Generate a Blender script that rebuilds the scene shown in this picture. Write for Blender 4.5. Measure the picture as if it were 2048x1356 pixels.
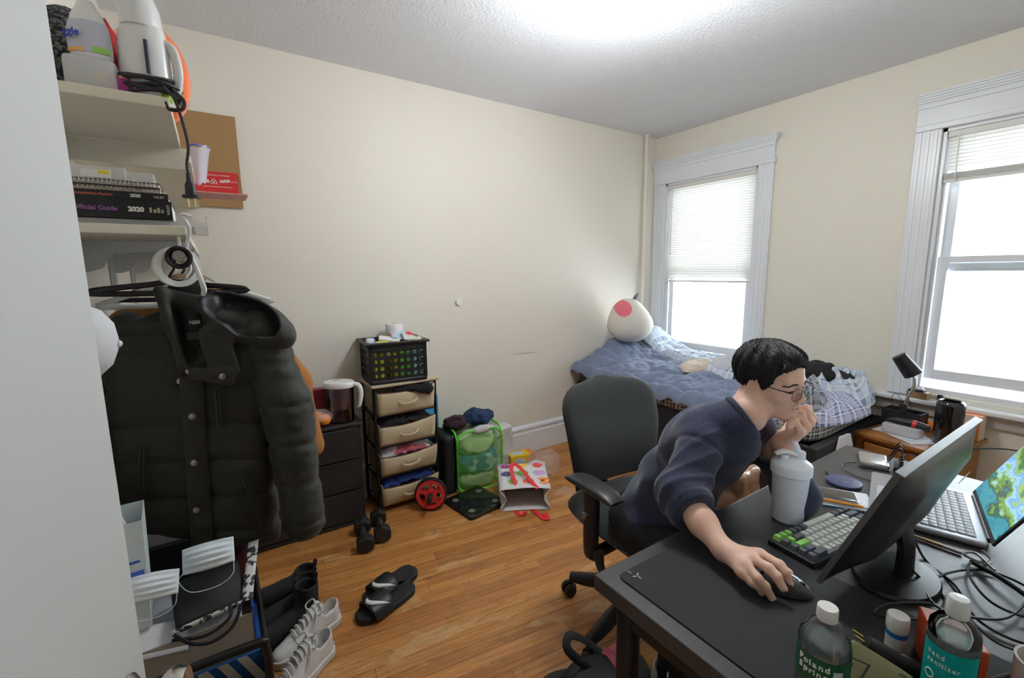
import bpy, bmesh, math, random
import numpy as np
from math import pi, sin, cos, radians as rad
from mathutils import Vector, Matrix, noise, Euler
for _o in list(bpy.data.objects): bpy.data.objects.remove(_o)
SC = bpy.context.scene; COL = SC.collection; random.seed(7)

# ---------------- camera ----------------
cam = bpy.data.objects.new('camera', bpy.data.cameras.new('camera')); COL.objects.link(cam)
def cam_axes(yaw, p, r):
    cy, sy = cos(yaw), sin(yaw)
    f = Vector((sy*cos(p), cy*cos(p), -sin(p))); R = Vector((cy, -sy, 0)); U = R.cross(f)
    return R*cos(r)+U*sin(r), U*cos(r)-R*sin(r), f
_r, _u, _f = cam_axes(rad(33.4787), rad(8.4529), rad(-0.5842))
_M = Matrix.Identity(4)
for _i in range(3): _M[_i][0], _M[_i][1], _M[_i][2] = _r[_i], _u[_i], -_f[_i]
_M.translation = Vector((-3.4415, -2.8081, 1.4294)); cam.matrix_world = _M
cam.data.sensor_width = 36; cam.data.lens = 36*895.77/2048; cam.data.clip_start = 0.02
SC.camera = cam
# ---------------- light and exposure ----------------
SC.view_settings.view_transform = 'Standard'; SC.view_settings.look = 'None'
SC.view_settings.gamma = 1; SC.view_settings.use_curve_mapping = False
SC.view_settings.exposure = 0.2
W = bpy.data.worlds.new('overcast'); SC.world = W; W.use_nodes = True
W.node_tree.nodes['Background'].inputs[0].default_value = (0.86, 0.93, 1.0, 1)
W.node_tree.nodes['Background'].inputs[1].default_value = 12.0
def area(name, loc, rot, sx, sy, power, col=(1, 1, 1), portal=False):
    l = bpy.data.lights.new(name, 'AREA'); l.shape = 'RECTANGLE'; l.size = sx; l.size_y = sy; l.energy = power; l.color = col
    l.cycles.is_portal = portal
    o = bpy.data.objects.new(name, l); COL.objects.link(o); o.location = loc; o.rotation_euler = rot; return o
area('window_portal', (0.14, -0.52, 1.45), (0, rad(90), 0), 1.7, 0.9, 1, portal=True)
area('window_portal', (0.14, -2.33, 1.45), (0, rad(90), 0), 1.7, 0.9, 1, portal=True)
CEIL_POWER = 34.0
SC.cycles.max_bounces = 8; SC.cycles.diffuse_bounces = 5; SC.cycles.glossy_bounces = 4
SC.cycles.transmission_bounces = 8; SC.cycles.transparent_max_bounces = 12
SC.cycles.caustics_reflective = False; SC.cycles.caustics_refractive = False
SC.cycles.sample_clamp_indirect = 6

# ---------------- materials ----------------
MATS = {}
def s2l(c): return tuple(((v/12.92) if v <= .04045 else ((v+.055)/1.055)**2.4) for v in c)
def hexc(h): return s2l(tuple(int(h[i:i+2], 16)/255 for i in (0, 2, 4)))
def C4(c):
    if isinstance(c, str): c = hexc(c)
    return (c[0], c[1], c[2], 1)
def mat(name, col, rough=.6, metal=0, bump=None, trans=0, emit=None, alpha=1, coat=0, ior=1.45, sheen=0, var=None, sss=0, spec=.5):
    if name in MATS: return MATS[name]
    m = bpy.data.materials.new(name); m.use_nodes = True; MATS[name] = m
    nt = m.node_tree; b = nt.nodes['Principled BSDF']; I = b.inputs
    I['Base Color'].default_value = C4(col); I['Roughness'].default_value = rough; I['Metallic'].default_value = metal
    I['Transmission Weight'].default_value = trans; I['IOR'].default_value = ior; I['Alpha'].default_value = alpha
    I['Coat Weight'].default_value = coat; I['Sheen Weight'].default_value = sheen; I['Specular IOR Level'].default_value = spec
    if sss:
        I['Subsurface Weight'].default_value = sss; I['Subsurface Radius'].default_value = (.02, .008, .005); I['Subsurface Scale'].default_value = .5
    if emit: I['Emission Color'].default_value = C4(emit[0]); I['Emission Strength'].default_value = emit[1]
    if bump or var:
        tc = nt.nodes.new('ShaderNodeTexCoord')
    if bump:   # (scale, strength, distance)
        n = nt.nodes.new('ShaderNodeTexNoise'); n.inputs['Scale'].default_value = bump[0]; n.inputs['Detail'].default_value = 4
        B = nt.nodes.new('ShaderNodeBump'); B.inputs['Strength'].default_value = bump[1]; B.inputs['Distance'].default_value = bump[2] if len(bump) > 2 else .01
        nt.links.new(tc.outputs['Object'], n.inputs['Vector']); nt.links.new(n.outputs['Fac'], B.inputs['Height']); nt.links.new(B.outputs['Normal'], I['Normal'])
    if var:    # (other colour, scale, low, high)
        n = nt.nodes.new('ShaderNodeTexNoise'); n.inputs['Scale'].default_value = var[1]; n.inputs['Detail'].default_value = 5
        r = nt.nodes.new('ShaderNodeValToRGB'); e = r.color_ramp.elements
        e[0].position = var[2]; e[1].position = var[3]; e[0].color = C4(col); e[1].color = C4(var[0])
        nt.links.new(tc.outputs['Object'], n.inputs['Vector']); nt.links.new(n.outputs['Fac'], r.inputs['Fac']); nt.links.new(r.outputs['Color'], I['Base Color'])
    return m
def nodes(m):
    nt = m.node_tree; return nt, nt.nodes['Principled BSDF'], nt.nodes.new, nt.links.new

# ---------------- mesh builder ----------------
def rotm(rx=0, ry=0, rz=0): return Euler((rx, ry, rz)).to_matrix().to_4x4()
def TR(x=0, y=0, z=0, rx=0, ry=0, rz=0): return Matrix.Translation((x, y, z)) @ rotm(rx, ry, rz)
def frame_z(d):
    d = Vector(d).normalized(); return d.to_track_quat('Z', 'Y').to_matrix().to_4x4()
class MB:
    def __init__(s): s.v = []; s.f = []; s.mi = []; s.m = 0; s.M = Matrix.Identity(4)
    def add(s, vs, fs, M=None):
        T = s.M @ M if M is not None else s.M
        o = len(s.v); s.v += [tuple(T @ Vector(v)) for v in vs]
        s.f += [tuple(i+o for i in f) for f in fs]; s.mi += [s.m]*len(fs); return s
    def box(s, c, d, M=None, taper=1.0):
        x, y, z = [k/2 for k in d]; t = taper
        vs = [(c[0]+a*x*(t if e > 0 else 1), c[1]+b*y*(t if e > 0 else 1), c[2]+e*z) for e in (-1, 1) for b in (-1, 1) for a in (-1, 1)]
        return s.add(vs, [(0, 2, 3, 1), (4, 5, 7, 6), (0, 1, 5, 4), (2, 6, 7, 3), (0, 4, 6, 2), (1, 3, 7, 5)], M)
    def bx(s, x0, x1, y0, y1, z0, z1, M=None): return s.box(((x0+x1)/2, (y0+y1)/2, (z0+z1)/2), (x1-x0, y1-y0, z1-z0), M)
    def rbox(s, c, d, r=.01, n=3, M=None):
        """box with rounded vertical corners and softly rounded rims"""
        x, y, z = [k/2 for k in d]; r = min(r, x*.99, y*.99); e = min(r*.5, z*.8)
        prof = [(-z, e), (-z+e*.3, e*.3), (-z+e, 0), (z-e, 0), (z-e*.3, e*.3), (z, e)]
        rings = []
        for (zz, ins) in prof:
            for q, (sx, sy) in enumerate(((1, 1), (-1, 1), (-1, -1), (1, -1))):
                for k in range(n+1):
                    a = pi/2*(q+k/n); rr = max(r-ins, 1e-4)
                    rings.append((c[0]+sx*(x-r)+rr*cos(a), c[1]+sy*(y-r)+rr*sin(a), c[2]+zz))
        N = 4*(n+1); fs = []
        for j in range(len(prof)-1):
            for k in range(N): fs.append((j*N+k, j*N+(k+1) % N, (j+1)*N+(k+1) % N, (j+1)*N+k))
        fs.append(tuple(range(N-1, -1, -1))); fs.append(tuple((len(prof)-1)*N+k for k in range(N)))
        return s.add(rings, fs, M)
    def lathe(s, prof, n=32, M=None, sq=(1, 1), a0=0, a1=2*pi):
        """prof [(r,z)...] around Z"""
        full = abs(a1-a0-2*pi) < 1e-6; N = n if full else n+1; vs = []; fs = []
        for r, z in prof:
            for k in range(N):
                a = a0+(a1-a0)*k/n; vs.append((r*cos(a)*sq[0], r*sin(a)*sq[1], z))
        for j in range(len(prof)-1):
            for k in range(n):
                k2 = (k+1) % N; fs.append((j*N+k, j*N+k2, (j+1)*N+k2, (j+1)*N+k))
        ring_ = tuple(prof[0]) == tuple(prof[-1]) or (len(prof) == 4 and min(p[0] for p in prof) > .9*max(p[0] for p in prof))
        if full and not ring_:
            if prof[0][0] > 1e-5: fs.append(tuple(range(N-1, -1, -1)))
            if prof[-1][0] > 1e-5: fs.append(tuple((len(prof)-1)*N+k for k in range(N)))
        return s.add(vs, fs, M)
    def cyl(s, p0, p1, r0, r1=None, n=20):
        p0, p1 = Vector(p0), Vector(p1); d = p1-p0; r1 = r0 if r1 is None else r1
        return s.lathe([(r0, 0), (r1, d.length)], n, Matrix.Translation(p0) @ frame_z(d))
    def tube(s, pts, r, n=10, closed=False, sq=1.0, up=(0, 0, 1), sub=1):
        P = [Vector(p) for p in pts]
        if sub > 1: P = spline(P, sub, closed)
        m = len(P); R = r if isinstance(r, (list, tuple)) else [r]*m
        if len(R) != m: R = [np.interp(i/(m-1)*(len(R)-1), range(len(R)), R) for i in range(m)]
        vs = []; U = None
        for i in range(m):
            a = P[(i-1) % m] if (closed or i > 0) else P[i]; b = P[(i+1) % m] if (closed or i < m-1) else P[i]
            t = (b-a).normalized()
            if U is None:
                u = Vector(up)
                if abs(u.dot(t)) > .95: u = Vector((1, 0, 0))
                U = (u-t*u.dot(t)).normalized()
            else:
                U = U-t*U.dot(t); U = U.normalized() if U.length > 1e-6 else Vector((1, 0, 0))
            Wv = t.cross(U)
            for k in range(n):
                a_ = 2*pi*k/n; vs.append(P[i]+U*(R[i]*sq*cos(a_))+Wv*(R[i]*sin(a_)))
        fs = []
        for i in range(m if closed else m-1):
            j = (i+1) % m
            for k in range(n): fs.append((i*n+k, i*n+(k+1) % n, j*n+(k+1) % n, j*n+k))
        if not closed: fs.append(tuple(range(n-1, -1, -1))); fs.append(tuple((m-1)*n+k for k in range(n)))
        return s.add(vs, fs)
    def ball(s, c, r, nu=20, nv=12, M=None):
        rx, ry, rz = r if isinstance(r, (tuple, list)) else (r, r, r)
        prof = [(max(sin(pi*j/nv), 0), -cos(pi*j/nv)) for j in range(nv+1)]; vs = []; fs = []
        for (q, z) in prof:
            for k in range(nu): vs.append((c[0]+rx*q*cos(2*pi*k/nu), c[1]+ry*q*sin(2*pi*k/nu), c[2]+rz*z))
        for j in range(nv):
            for k in range(nu): fs.append((j*nu+k, j*nu+(k+1) % nu, (j+1)*nu+(k+1) % nu, (j+1)*nu+k))
        return s.add(vs, fs, M)
    def torus(s, c, R, r, n=32, m=10, M=None, sq=(1, 1)):
        pts = [(c[0]+R*sq[0]*cos(2*pi*k/n), c[1]+R*sq[1]*sin(2*pi*k/n), c[2]) for k in range(n)]
        if M is not None: pts = [M @ Vector(p) for p in pts]
        return s.tube(pts, r, m, closed=True, up=(0, 0, 1) if M is None else tuple(M.to_3x3() @ Vector((0, 0, 1))))
    def prism(s, pts, z0, z1, M=None, cap=True):
        n = len(pts); vs = [(p[0], p[1], z0) for p in pts]+[(p[0], p[1], z1) for p in pts]
        fs = [(k, (k+1) % n, n+(k+1) % n, n+k) for k in range(n)]
        if cap: fs += [tuple(range(n-1, -1, -1)), tuple(range(n, 2*n))]
        return s.add(vs, fs, M)
    def grid(s, fn, nu, nv, wrapu=False, M=None):
        vs = [fn(i/(nu if wrapu else nu-1), j/(nv-1)) for j in range(nv) for i in range(nu)]; fs = []
        for j in range(nv-1):
            for i in range(nu if wrapu else nu-1): fs.append((j*nu+i, j*nu+(i+1) % nu, (j+1)*nu+(i+1) % nu, (j+1)*nu+i))
        return s.add(vs, fs, M)
    def poly(s, pts, M=None): return s.add(pts, [tuple(range(len(pts)))], M)
    def build(s, name, mats, parent=None, smooth=True, bevel=0, sub=0, solid=0, loc=None, rz=0, ang=40, merge=False):
        me = bpy.data.meshes.new(name); me.from_pydata([tuple(v) for v in s.v], [], s.f)
        if not isinstance(mats, (list, tuple)): mats = [mats]
        for m in mats: me.materials.append(m)
        if len(mats) > 1: me.polygons.foreach_set('material_index', [min(i, len(mats)-1) for i in s.mi])
        bm = bmesh.new(); bm.from_mesh(me)
        if merge: bmesh.ops.remove_doubles(bm, verts=bm.verts, dist=1e-5)
        bmesh.ops.recalc_face_normals(bm, faces=bm.faces)
        if smooth:
            A = rad(ang)
            for f in bm.faces: f.smooth = True
            for e in bm.edges:
                if len(e.link_faces) == 2 and e.calc_face_angle(0) > A: e.smooth = False
        bm.to_mesh(me); bm.free()
        o = bpy.data.objects.new(name, me); COL.objects.link(o)
        if parent: o.parent = parent
        if loc: o.location = loc
        if rz: o.rotation_euler = (0, 0, rz)
        if solid: md = o.modifiers.new('thick', 'SOLIDIFY'); md.thickness = solid; md.offset = 0
        if bevel:
            md = o.modifiers.new('bevel', 'BEVEL'); md.width = bevel; md.segments = 2; md.limit_method = 'ANGLE'; md.angle_limit = rad(35); md.use_clamp_overlap = True
        if sub: md = o.modifiers.new('sub', 'SUBSURF'); md.levels = sub; md.render_levels = sub
        return o
def spline(P, sub, closed=False):
    P = [Vector(p) for p in P]; n = len(P); out = []
    for i in range(n if closed else n-1):
        p0 = P[(i-1) % n] if closed or i > 0 else P[i]*2-P[i+1]; p1 = P[i]; p2 = P[(i+1) % n]
        p3 = P[(i+2) % n] if closed or i < n-2 else P[-1]*2-P[-2]
        for k in range(sub):
            t = k/sub; out.append(.5*((2*p1)+(p2-p0)*t+(2*p0-5*p1+4*p2-p3)*t*t+(3*p1-p0-3*p2+p3)*t**3))
    if not closed: out.append(P[-1])
    return out
def tag(o, label, cat, group=None, kind=None):
    o['label'] = label; o['category'] = cat
    if group: o['group'] = group
    if kind: o['kind'] = kind
    return o
def thing(name, label, cat, loc=(0, 0, 0), rz=0, group=None, rot=None):
    o = bpy.data.objects.new(name, None); COL.objects.link(o); o.location = loc
    o.rotation_euler = rot if rot else (0, 0, rz); o.empty_display_size = .05
    return tag(o, label, cat, group)
def struct(mb, name, mats, **k):
    o = mb.build(name, mats, **k)
    if not k.get('parent'): o['kind'] = 'structure'
    return o
def dup(root, loc=None, rz=None, label=None, group=None, rot=None):
    r = root.copy(); COL.objects.link(r)
    if loc is not None: r.location = loc
    if rz is not None: r.rotation_euler = (0, 0, rz)
    if rot is not None: r.rotation_euler = rot
    if label: r['label'] = label
    if group: r['group'] = group
    for ch in [c for c in bpy.data.objects if c.parent == root]:
        c = ch.copy(); COL.objects.link(c); c.parent = r
        for g in [q for q in bpy.data.objects if q.parent == ch]:
            d = g.copy(); COL.objects.link(d); d.parent = c
    return r
def text(name, s, size, m, parent, loc, rot, ext=.0004, sx=1, align='LEFT', bold=0):
    cu = bpy.data.curves.new(name, 'FONT'); cu.body = s; cu.size = size; cu.extrude = ext; cu.offset = bold; cu.align_x = align
    cu.resolution_u = 3; cu.materials.append(m)
    t = bpy.data.objects.new(name, cu); me = bpy.data.meshes.new_from_object(t); bpy.data.objects.remove(t); me.name = name
    o = bpy.data.objects.new(name, me); COL.objects.link(o); o.parent = parent; o.location = loc; o.rotation_euler = rot; o.scale = (sx, 1, 1); return o
def nz(x, y=0, z=0): return noise.noise(Vector((x, y, z)))

# ---------------- signed distance modelling (people, plush, cloth) ----------------
def smin(a, b, k): h = np.clip(.5+.5*(b-a)/k, 0, 1); return b+(a-b)*h-k*h*(1-h)
def smax(a, b, k): return -smin(-a, -b, k)
def d_cap(P, a, b, ra, rb=None):
    rb = ra if rb is None else rb; a = np.array(a, float); ba = np.array(b, float)-a
    h = np.clip(((P-a)@ba)/(ba@ba), 0, 1); return np.linalg.norm(P-a-h[:, None]*ba, axis=1)-(ra+(rb-ra)*h)
def d_ell(P, c, r, R=None):
    q = P-np.array(c, float)
    if R is not None: q = q@np.array(R)
    r = np.array(r, float); k0 = np.linalg.norm(q/r, axis=1); k1 = np.linalg.norm(q/(r*r), axis=1)
    return k0*(k0-1)/np.maximum(k1, 1e-9)
def d_box(P, c, h, r=0, R=None):
    q = P-np.array(c, float)
    if R is not None: q = q@np.array(R)
    q = np.abs(q)-(np.array(h)-r); return np.linalg.norm(np.maximum(q, 0), axis=1)+np.minimum(q.max(1), 0)-r
def sdf_mesh(f, lo, hi, h, block=20, slack=1.6):
    """surface nets over blocks of a grid; f takes an (N,3) array"""
    lo = np.array(lo, float); n = np.ceil((np.array(hi)-lo)/h).astype(int); nb = -(-n//block)
    B = [(i, j, k) for i in range(nb[0]) for j in range(nb[1]) for k in range(nb[2])]
    cen = np.array([lo+(np.array(b)+.5)*block*h for b in B]); rad_ = block*h*.8660254
    keep = np.abs(f(cen)) < rad_*slack
    V = []; ids = {}; F = []; m = block+2
    g = np.stack(np.meshgrid(*[np.arange(m)]*3, indexing='ij'), -1).reshape(-1, 3)
    for b in [B[i] for i in np.nonzero(keep)[0]]:
        o = np.array(b)*block; val = f(lo+(g+o)*h).reshape(m, m, m); s = val < 0
        if s.all() or not s.any(): continue
        c = m-1; cs = np.zeros((c, c, c), int)
        for dx in (0, 1):
            for dy in (0, 1):
                for dz in (0, 1): cs += s[dx:dx+c, dy:dy+c, dz:dz+c]
        act = np.argwhere((cs > 0) & (cs < 8)); acc = np.zeros((len(act), 3)); cnt = np.zeros(len(act))
        for ax in range(3):
            oth = [a for a in range(3) if a != ax]
            for p in (0, 1):
                for q in (0, 1):
                    A = act.copy(); A[:, oth[0]] += p; A[:, oth[1]] += q; E = A.copy(); E[:, ax] += 1
                    v0 = val[A[:, 0], A[:, 1], A[:, 2]]; v1 = val[E[:, 0], E[:, 1], E[:, 2]]
                    cr = (v0 < 0) != (v1 < 0); t = np.where(cr, v0/np.where(cr, v0-v1, 1), 0)
                    pt = A.astype(float); pt[:, ax] += t; acc += np.where(cr[:, None], pt, 0); cnt += cr
        pos = lo+(acc/cnt[:, None]+o)*h; loc = {}
        for a, p in zip(map(tuple, act), pos):
            key = (a[0]+o[0], a[1]+o[1], a[2]+o[2])
            if key not in ids: ids[key] = len(V); V.append(tuple(p))
        for ax in range(3):
            u, w = (ax+1) % 3, (ax+2) % 3
            sl = [slice(1, block+1)]*3; s0 = s[tuple(sl)]; sl2 = list(sl); sl2[ax] = slice(2, block+2); s1 = s[tuple(sl2)]
            for e in np.argwhere(s0 != s1)+1:
                q = []
                for (du, dw) in ((0, 0), (-1, 0), (-1, -1), (0, -1)):
                    k = e.copy(); k[u] += du; k[w] += dw; q.append(ids.get((k[0]+o[0], k[1]+o[1], k[2]+o[2]), -1))
                if min(q) < 0: continue
                F.append(tuple(q) if s[tuple(e)] else tuple(q[::-1]))
    return V, F
def sdf_obj(name, f, lo, hi, h, mats, parent=None, matfn=None, smooth_it=0):
    V, F = sdf_mesh(f, lo, hi, h); me = bpy.data.meshes.new(name); me.from_pydata(V, [], F)
    mats = mats if isinstance(mats, (list, tuple)) else [mats]
    for m in mats: me.materials.append(m)
    me.polygons.foreach_set('use_smooth', [True]*len(F))
    if matfn:
        A = np.array(V); cen = np.array([A[list(q)].mean(0) for q in F]); me.polygons.foreach_set('material_index', matfn(cen).astype(int).tolist())
    me.update(); o = bpy.data.objects.new(name, me); COL.objects.link(o)
    if parent: o.parent = parent
    if smooth_it: md = o.modifiers.new('smooth', 'SMOOTH'); md.factor = .5; md.iterations = smooth_it
    return o
def wob(P, fr, seed=0):
    r = np.zeros(len(P)); rng = np.random.RandomState(seed)
    for k in range(6):
        a = rng.normal(size=3); a = a/np.linalg.norm(a)*fr*(1+.35*k); r += np.sin(P@a+rng.rand()*6.28)/(1+.4*k)
    return r/3.2
# ================= ROOM =================
XL, YF, H = -3.75, -2.93, 2.60
def wall_mat():
    m = mat('cream_wall_paint', (.79, .755, .65), .55); nt, b, N, L = nodes(m)
    tc = N('ShaderNodeTexCoord'); n = N('ShaderNodeTexNoise'); n.inputs['Scale'].default_value = 26; n.inputs['Detail'].default_value = 6; n.inputs['Roughness'].default_value = .65
    n2 = N('ShaderNodeTexNoise'); n2.inputs['Scale'].default_value = 2.2
    ad = N('ShaderNodeMath'); ad.operation = 'MULTIPLY_ADD'; ad.inputs[1].default_value = .5
    B = N('ShaderNodeBump'); B.inputs['Strength'].default_value = .45; B.inputs['Distance'].default_value = .012
    L(tc.outputs['Object'], n.inputs['Vector']); L(tc.outputs['Object'], n2.inputs['Vector']); L(n.outputs['Fac'], ad.inputs[0]); L(n2.outputs['Fac'], ad.inputs[2])
    L(ad.outputs[0], B.inputs['Height']); L(B.outputs['Normal'], b.inputs['Normal'])
    return m
def smooth_wall_mat():
    return mat('cream_wall_smooth', (.77, .72, .635), .55, bump=(9, .18, .006))
def ceil_mat():
    m = mat('textured_ceiling', (.82, .83, .86), .7); nt, b, N, L = nodes(m)
    tc = N('ShaderNodeTexCoord'); n = N('ShaderNodeTexNoise'); n.inputs['Scale'].default_value = 60; n.inputs['Detail'].default_value = 5; n.inputs['Roughness'].default_value = .7
    B = N('ShaderNodeBump'); B.inputs['Strength'].default_value = .8; B.inputs['Distance'].default_value = .012
    L(tc.outputs['Object'], n.inputs['Vector']); L(n.outputs['Fac'], B.inputs['Height']); L(B.outputs['Normal'], b.inputs['Normal'])
    return m
def floor_mat():
    m = mat('worn_oak_strip_floor', (.4, .2, .08), .33); nt, b, N, L = nodes(m)
    tc = N('ShaderNodeTexCoord'); mp = N('ShaderNodeMapping'); mp.inputs['Rotation'].default_value = (0, 0, rad(7.5))
    L(tc.outputs['Object'], mp.inputs['Vector'])
    br = N('ShaderNodeTexBrick'); br.offset = 0; br.squash = 1; I = br.inputs
    I['Scale'].default_value = 1; I['Brick Width'].default_value = 1.5; I['Row Height'].default_value = .057; I['Mortar Size'].default_value = .0011
    I['Mortar Smooth'].default_value = .3; I['Bias'].default_value = 0
    I['Color1'].default_value = (.40, .155, .038, 1); I['Color2'].default_value = (.56, .245, .068, 1); I['Mortar'].default_value = (.11, .05, .018, 1)
    sx_ = N('ShaderNodeSeparateXYZ'); L(mp.outputs[0], sx_.inputs[0]); dv = N('ShaderNodeMath'); dv.operation = 'DIVIDE'; dv.inputs[1].default_value = .057; L(sx_.outputs[1], dv.inputs[0])
    fl_ = N('ShaderNodeMath'); fl_.operation = 'FLOOR'; L(dv.outputs[0], fl_.inputs[0]); wn_ = N('ShaderNodeTexWhiteNoise'); wn_.noise_dimensions = '1D'; L(fl_.outputs[0], wn_.inputs['W'])
    mm = N('ShaderNodeMath'); mm.operation = 'MULTIPLY_ADD'; mm.inputs[1].default_value = 1.7; L(wn_.outputs[0], mm.inputs[0]); L(sx_.outputs[0], mm.inputs[2]); cm = N('ShaderNodeCombineXYZ'); L(mm.outputs[0], cm.inputs[0]); L(sx_.outputs[1], cm.inputs[1])
    L(cm.outputs[0], br.inputs['Vector'])
    g = N('ShaderNodeMapping'); g.inputs['Scale'].default_value = (3.2, 60, 1); L(mp.outputs[0], g.inputs['Vector'])
    gn = N('ShaderNodeTexNoise'); gn.inputs['Scale'].default_value = 1.4; gn.inputs['Detail'].default_value = 6; gn.inputs['Roughness'].default_value = .65; L(g.outputs[0], gn.inputs['Vector'])
    gr = N('ShaderNodeMapRange'); gr.inputs[1].default_value = .3; gr.inputs[2].default_value = .72; gr.inputs[3].default_value = .62; gr.inputs[4].default_value = 1.25; L(gn.outputs['Fac'], gr.inputs[0])
    mx = N('ShaderNodeMix'); mx.data_type = 'RGBA'; mx.blend_type = 'MULTIPLY'; mx.inputs[0].default_value = 1
    L(br.outputs['Color'], mx.inputs[6]); L(gr.outputs[0], mx.inputs[7])
    # worn pale patches and dark scuffs
    wn = N('ShaderNodeTexNoise'); wn.inputs['Scale'].default_value = 3.1; wn.inputs['Detail'].default_value = 9; wn.inputs['Roughness'].default_value = .62
    wm = N('ShaderNodeMapping'); wm.inputs['Scale'].default_value = (.8, 2.2, 1); L(mp.outputs[0], wm.inputs['Vector']); L(wm.outputs[0], wn.inputs['Vector'])
    wr = N('ShaderNodeMapRange'); wr.inputs[1].default_value = .57; wr.inputs[2].default_value = .62; wr.inputs[4].default_value = .6; L(wn.outputs['Fac'], wr.inputs[0])
    m2 = N('ShaderNodeMix'); m2.data_type = 'RGBA'; m2.inputs[7].default_value = (.62, .38, .18, 1); L(wr.outputs[0], m2.inputs[0]); L(mx.outputs[2], m2.inputs[6])
    dn = N('ShaderNodeTexNoise'); dn.inputs['Scale'].default_value = 11; dn.inputs['Detail'].default_value = 10; dn.inputs['Roughness'].default_value = .75; L(mp.outputs[0], dn.inputs['Vector'])
    dr = N('ShaderNodeMapRange'); dr.inputs[1].default_value = .54; dr.inputs[2].default_value = .72; dr.inputs[4].default_value = .7; L(dn.outputs['Fac'], dr.inputs[0])
    m3 = N('ShaderNodeMix'); m3.data_type = 'RGBA'; m3.inputs[7].default_value = (.13, .075, .04, 1); L(dr.outputs[0], m3.inputs[0]); L(m2.outputs[2], m3.inputs[6])
    L(m3.outputs[2], b.inputs['Base Color'])
    rr = N('ShaderNodeMapRange'); rr.inputs[1].default_value = .35; rr.inputs[2].default_value = .7; rr.inputs[3].default_value = .26; rr.inputs[4].default_value = .5; L(wn.outputs['Fac'], rr.inputs[0]); L(rr.outputs[0], b.inputs['Roughness'])
    B = N('ShaderNodeBump'); B.inputs['Strength'].default_value = .35; B.inputs['Distance'].default_value = .002; B.invert = True; L(br.outputs['Fac'], B.inputs['Height']); L(B.outputs['Normal'], b.inputs['Normal'])
    return m
M_wall, M_wallA, M_ceil, M_floor = wall_mat(), smooth_wall_mat(), ceil_mat(), floor_mat()
M_trim = mat('white_gloss_trim', (.78, .80, .83), .28, bump=(14, .1, .003))
M_door = mat('door_paint', (.60, .61, .60), .45)
mb = MB().bx(XL-.1, .14, -4.3, .1, -.08, 0); struct(mb, 'floor', M_floor, smooth=False)
mb = MB().bx(XL-.1, .14, -4.3, .1, H, H+.08); struct(mb, 'ceiling', M_ceil, smooth=False)
mb = MB().bx(XL-.1, .14, 0, .1, 0, H); struct(mb, 'wall_back', M_wallA, smooth=False)
mb = MB().bx(XL-.1, XL, -4.3, 0, 0, H); struct(mb, 'wall_left', M_wallA, smooth=False)
# wall with two windows: opening = y range and z range
WIN = [(-.94, -.12, .70, 2.19), (-2.76, -1.95, .70, 2.19)]
WT = .14
mb = MB()
ys = [0, -.12, -.94, -1.95, -2.76, -4.3]
mb.bx(0, WT, -.12, 0, 0, H); mb.bx(0, WT, -1.95, -.94, 0, H); mb.bx(0, WT, -4.3, -2.76, 0, H)
for a, b_, z0, z1 in WIN: mb.bx(0, WT, a, b_, 0, z0); mb.bx(0, WT, a, b_, z1, H)
struct(mb, 'wall_right', M_wall, smooth=False)
# wall behind the viewer with the doorway the viewer stands in, and the hall beyond
mb = MB().bx(-2.85, 0, YF-.12, YF, 0, H).bx(XL, -2.85, YF-.12, YF, 2.05, H)
struct(mb, 'wall_front', M_wallA, smooth=False)
mb = MB().bx(XL, .0, -4.3, -4.2, 0, H); struct(mb, 'wall_hall', M_wallA, smooth=False)

def casing(mb, a, b, z0, z1, w=.115):
    """fluted side casings, head board with cornice; a<b along y"""
    for y0, y1 in ((a-w, a), (b, b+w)):
        y1_ = min(y1, -.004); mb.bx(-.022, -.001, y0, y1_, z0, z1)
        for q in (.2, .5, .8):
            yc = y0+(y1-y0)*q
            if yc+.012 < 0: mb.bx(-.026, -.02, yc-.010, yc+.010, z0, z1)
    yb = min(b+w, -.003)
    mb.bx(-.03, -.001, a-w-.01, yb, z1, z1+.03)
    mb.bx(-.025, -.001, a-w, yb, z1+.03, z1+.135)
    mb.bx(-.035, -.001, a-w-.005, yb, z1+.12, z1+.14)
    for k in range(5):
        e = .03+.011*k; mb.bx(-e, -.001, a-w-.006-.008*k, yb, z1+.137+.011*k, z1+.15+.011*k)
def sash(name, parent, a, b, z0, z1, x, t=.03, fw=.045, low=.05):
    mb = MB(); mb.bx(x, x+t, a, a+fw, z0, z1).bx(x, x+t, b-fw, b, z0, z1).bx(x, x+t, a+fw, b-fw, z0, z0+low).bx(x, x+t, a+fw, b-fw, z1-.035, z1)
    s_ = mb.build(name, M_trim, parent, smooth=False, bevel=.003)
    MB().bx(x+t/2-.002, x+t/2+.002, a+fw, b-fw, z0+low, z1-.035).build('glass_pane', M_glass, s_, smooth=False)
    return s_
def thin_glass():
    m = bpy.data.materials.new('window_glass'); m.use_nodes = True; nt = m.node_tree; nt.nodes.clear()
    o = nt.nodes.new('ShaderNodeOutputMaterial'); t = nt.nodes.new('ShaderNodeBsdfTransparent'); g = nt.nodes.new('ShaderNodeBsdfGlossy'); g.inputs['Roughness'].default_value = .02
    t.inputs[0].default_value = (.97, .985, .98, 1)
    fr = nt.nodes.new('ShaderNodeFresnel'); fr.inputs['IOR'].default_value = 1.35; mx = nt.nodes.new('ShaderNodeMixShader')
    nt.links.new(fr.outputs[0], mx.inputs[0]); nt.links.new(t.outputs[0], mx.inputs[1]); nt.links.new(g.outputs[0], mx.inputs[2]); nt.links.new(mx.outputs[0], o.inputs[0]); return m
M_glass = thin_glass()
M_blind = mat('blind_slat_white', (.86, .85, .82), .5)
nt, b, N, L = nodes(M_blind)   # light shines through the thin vinyl slats
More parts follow.
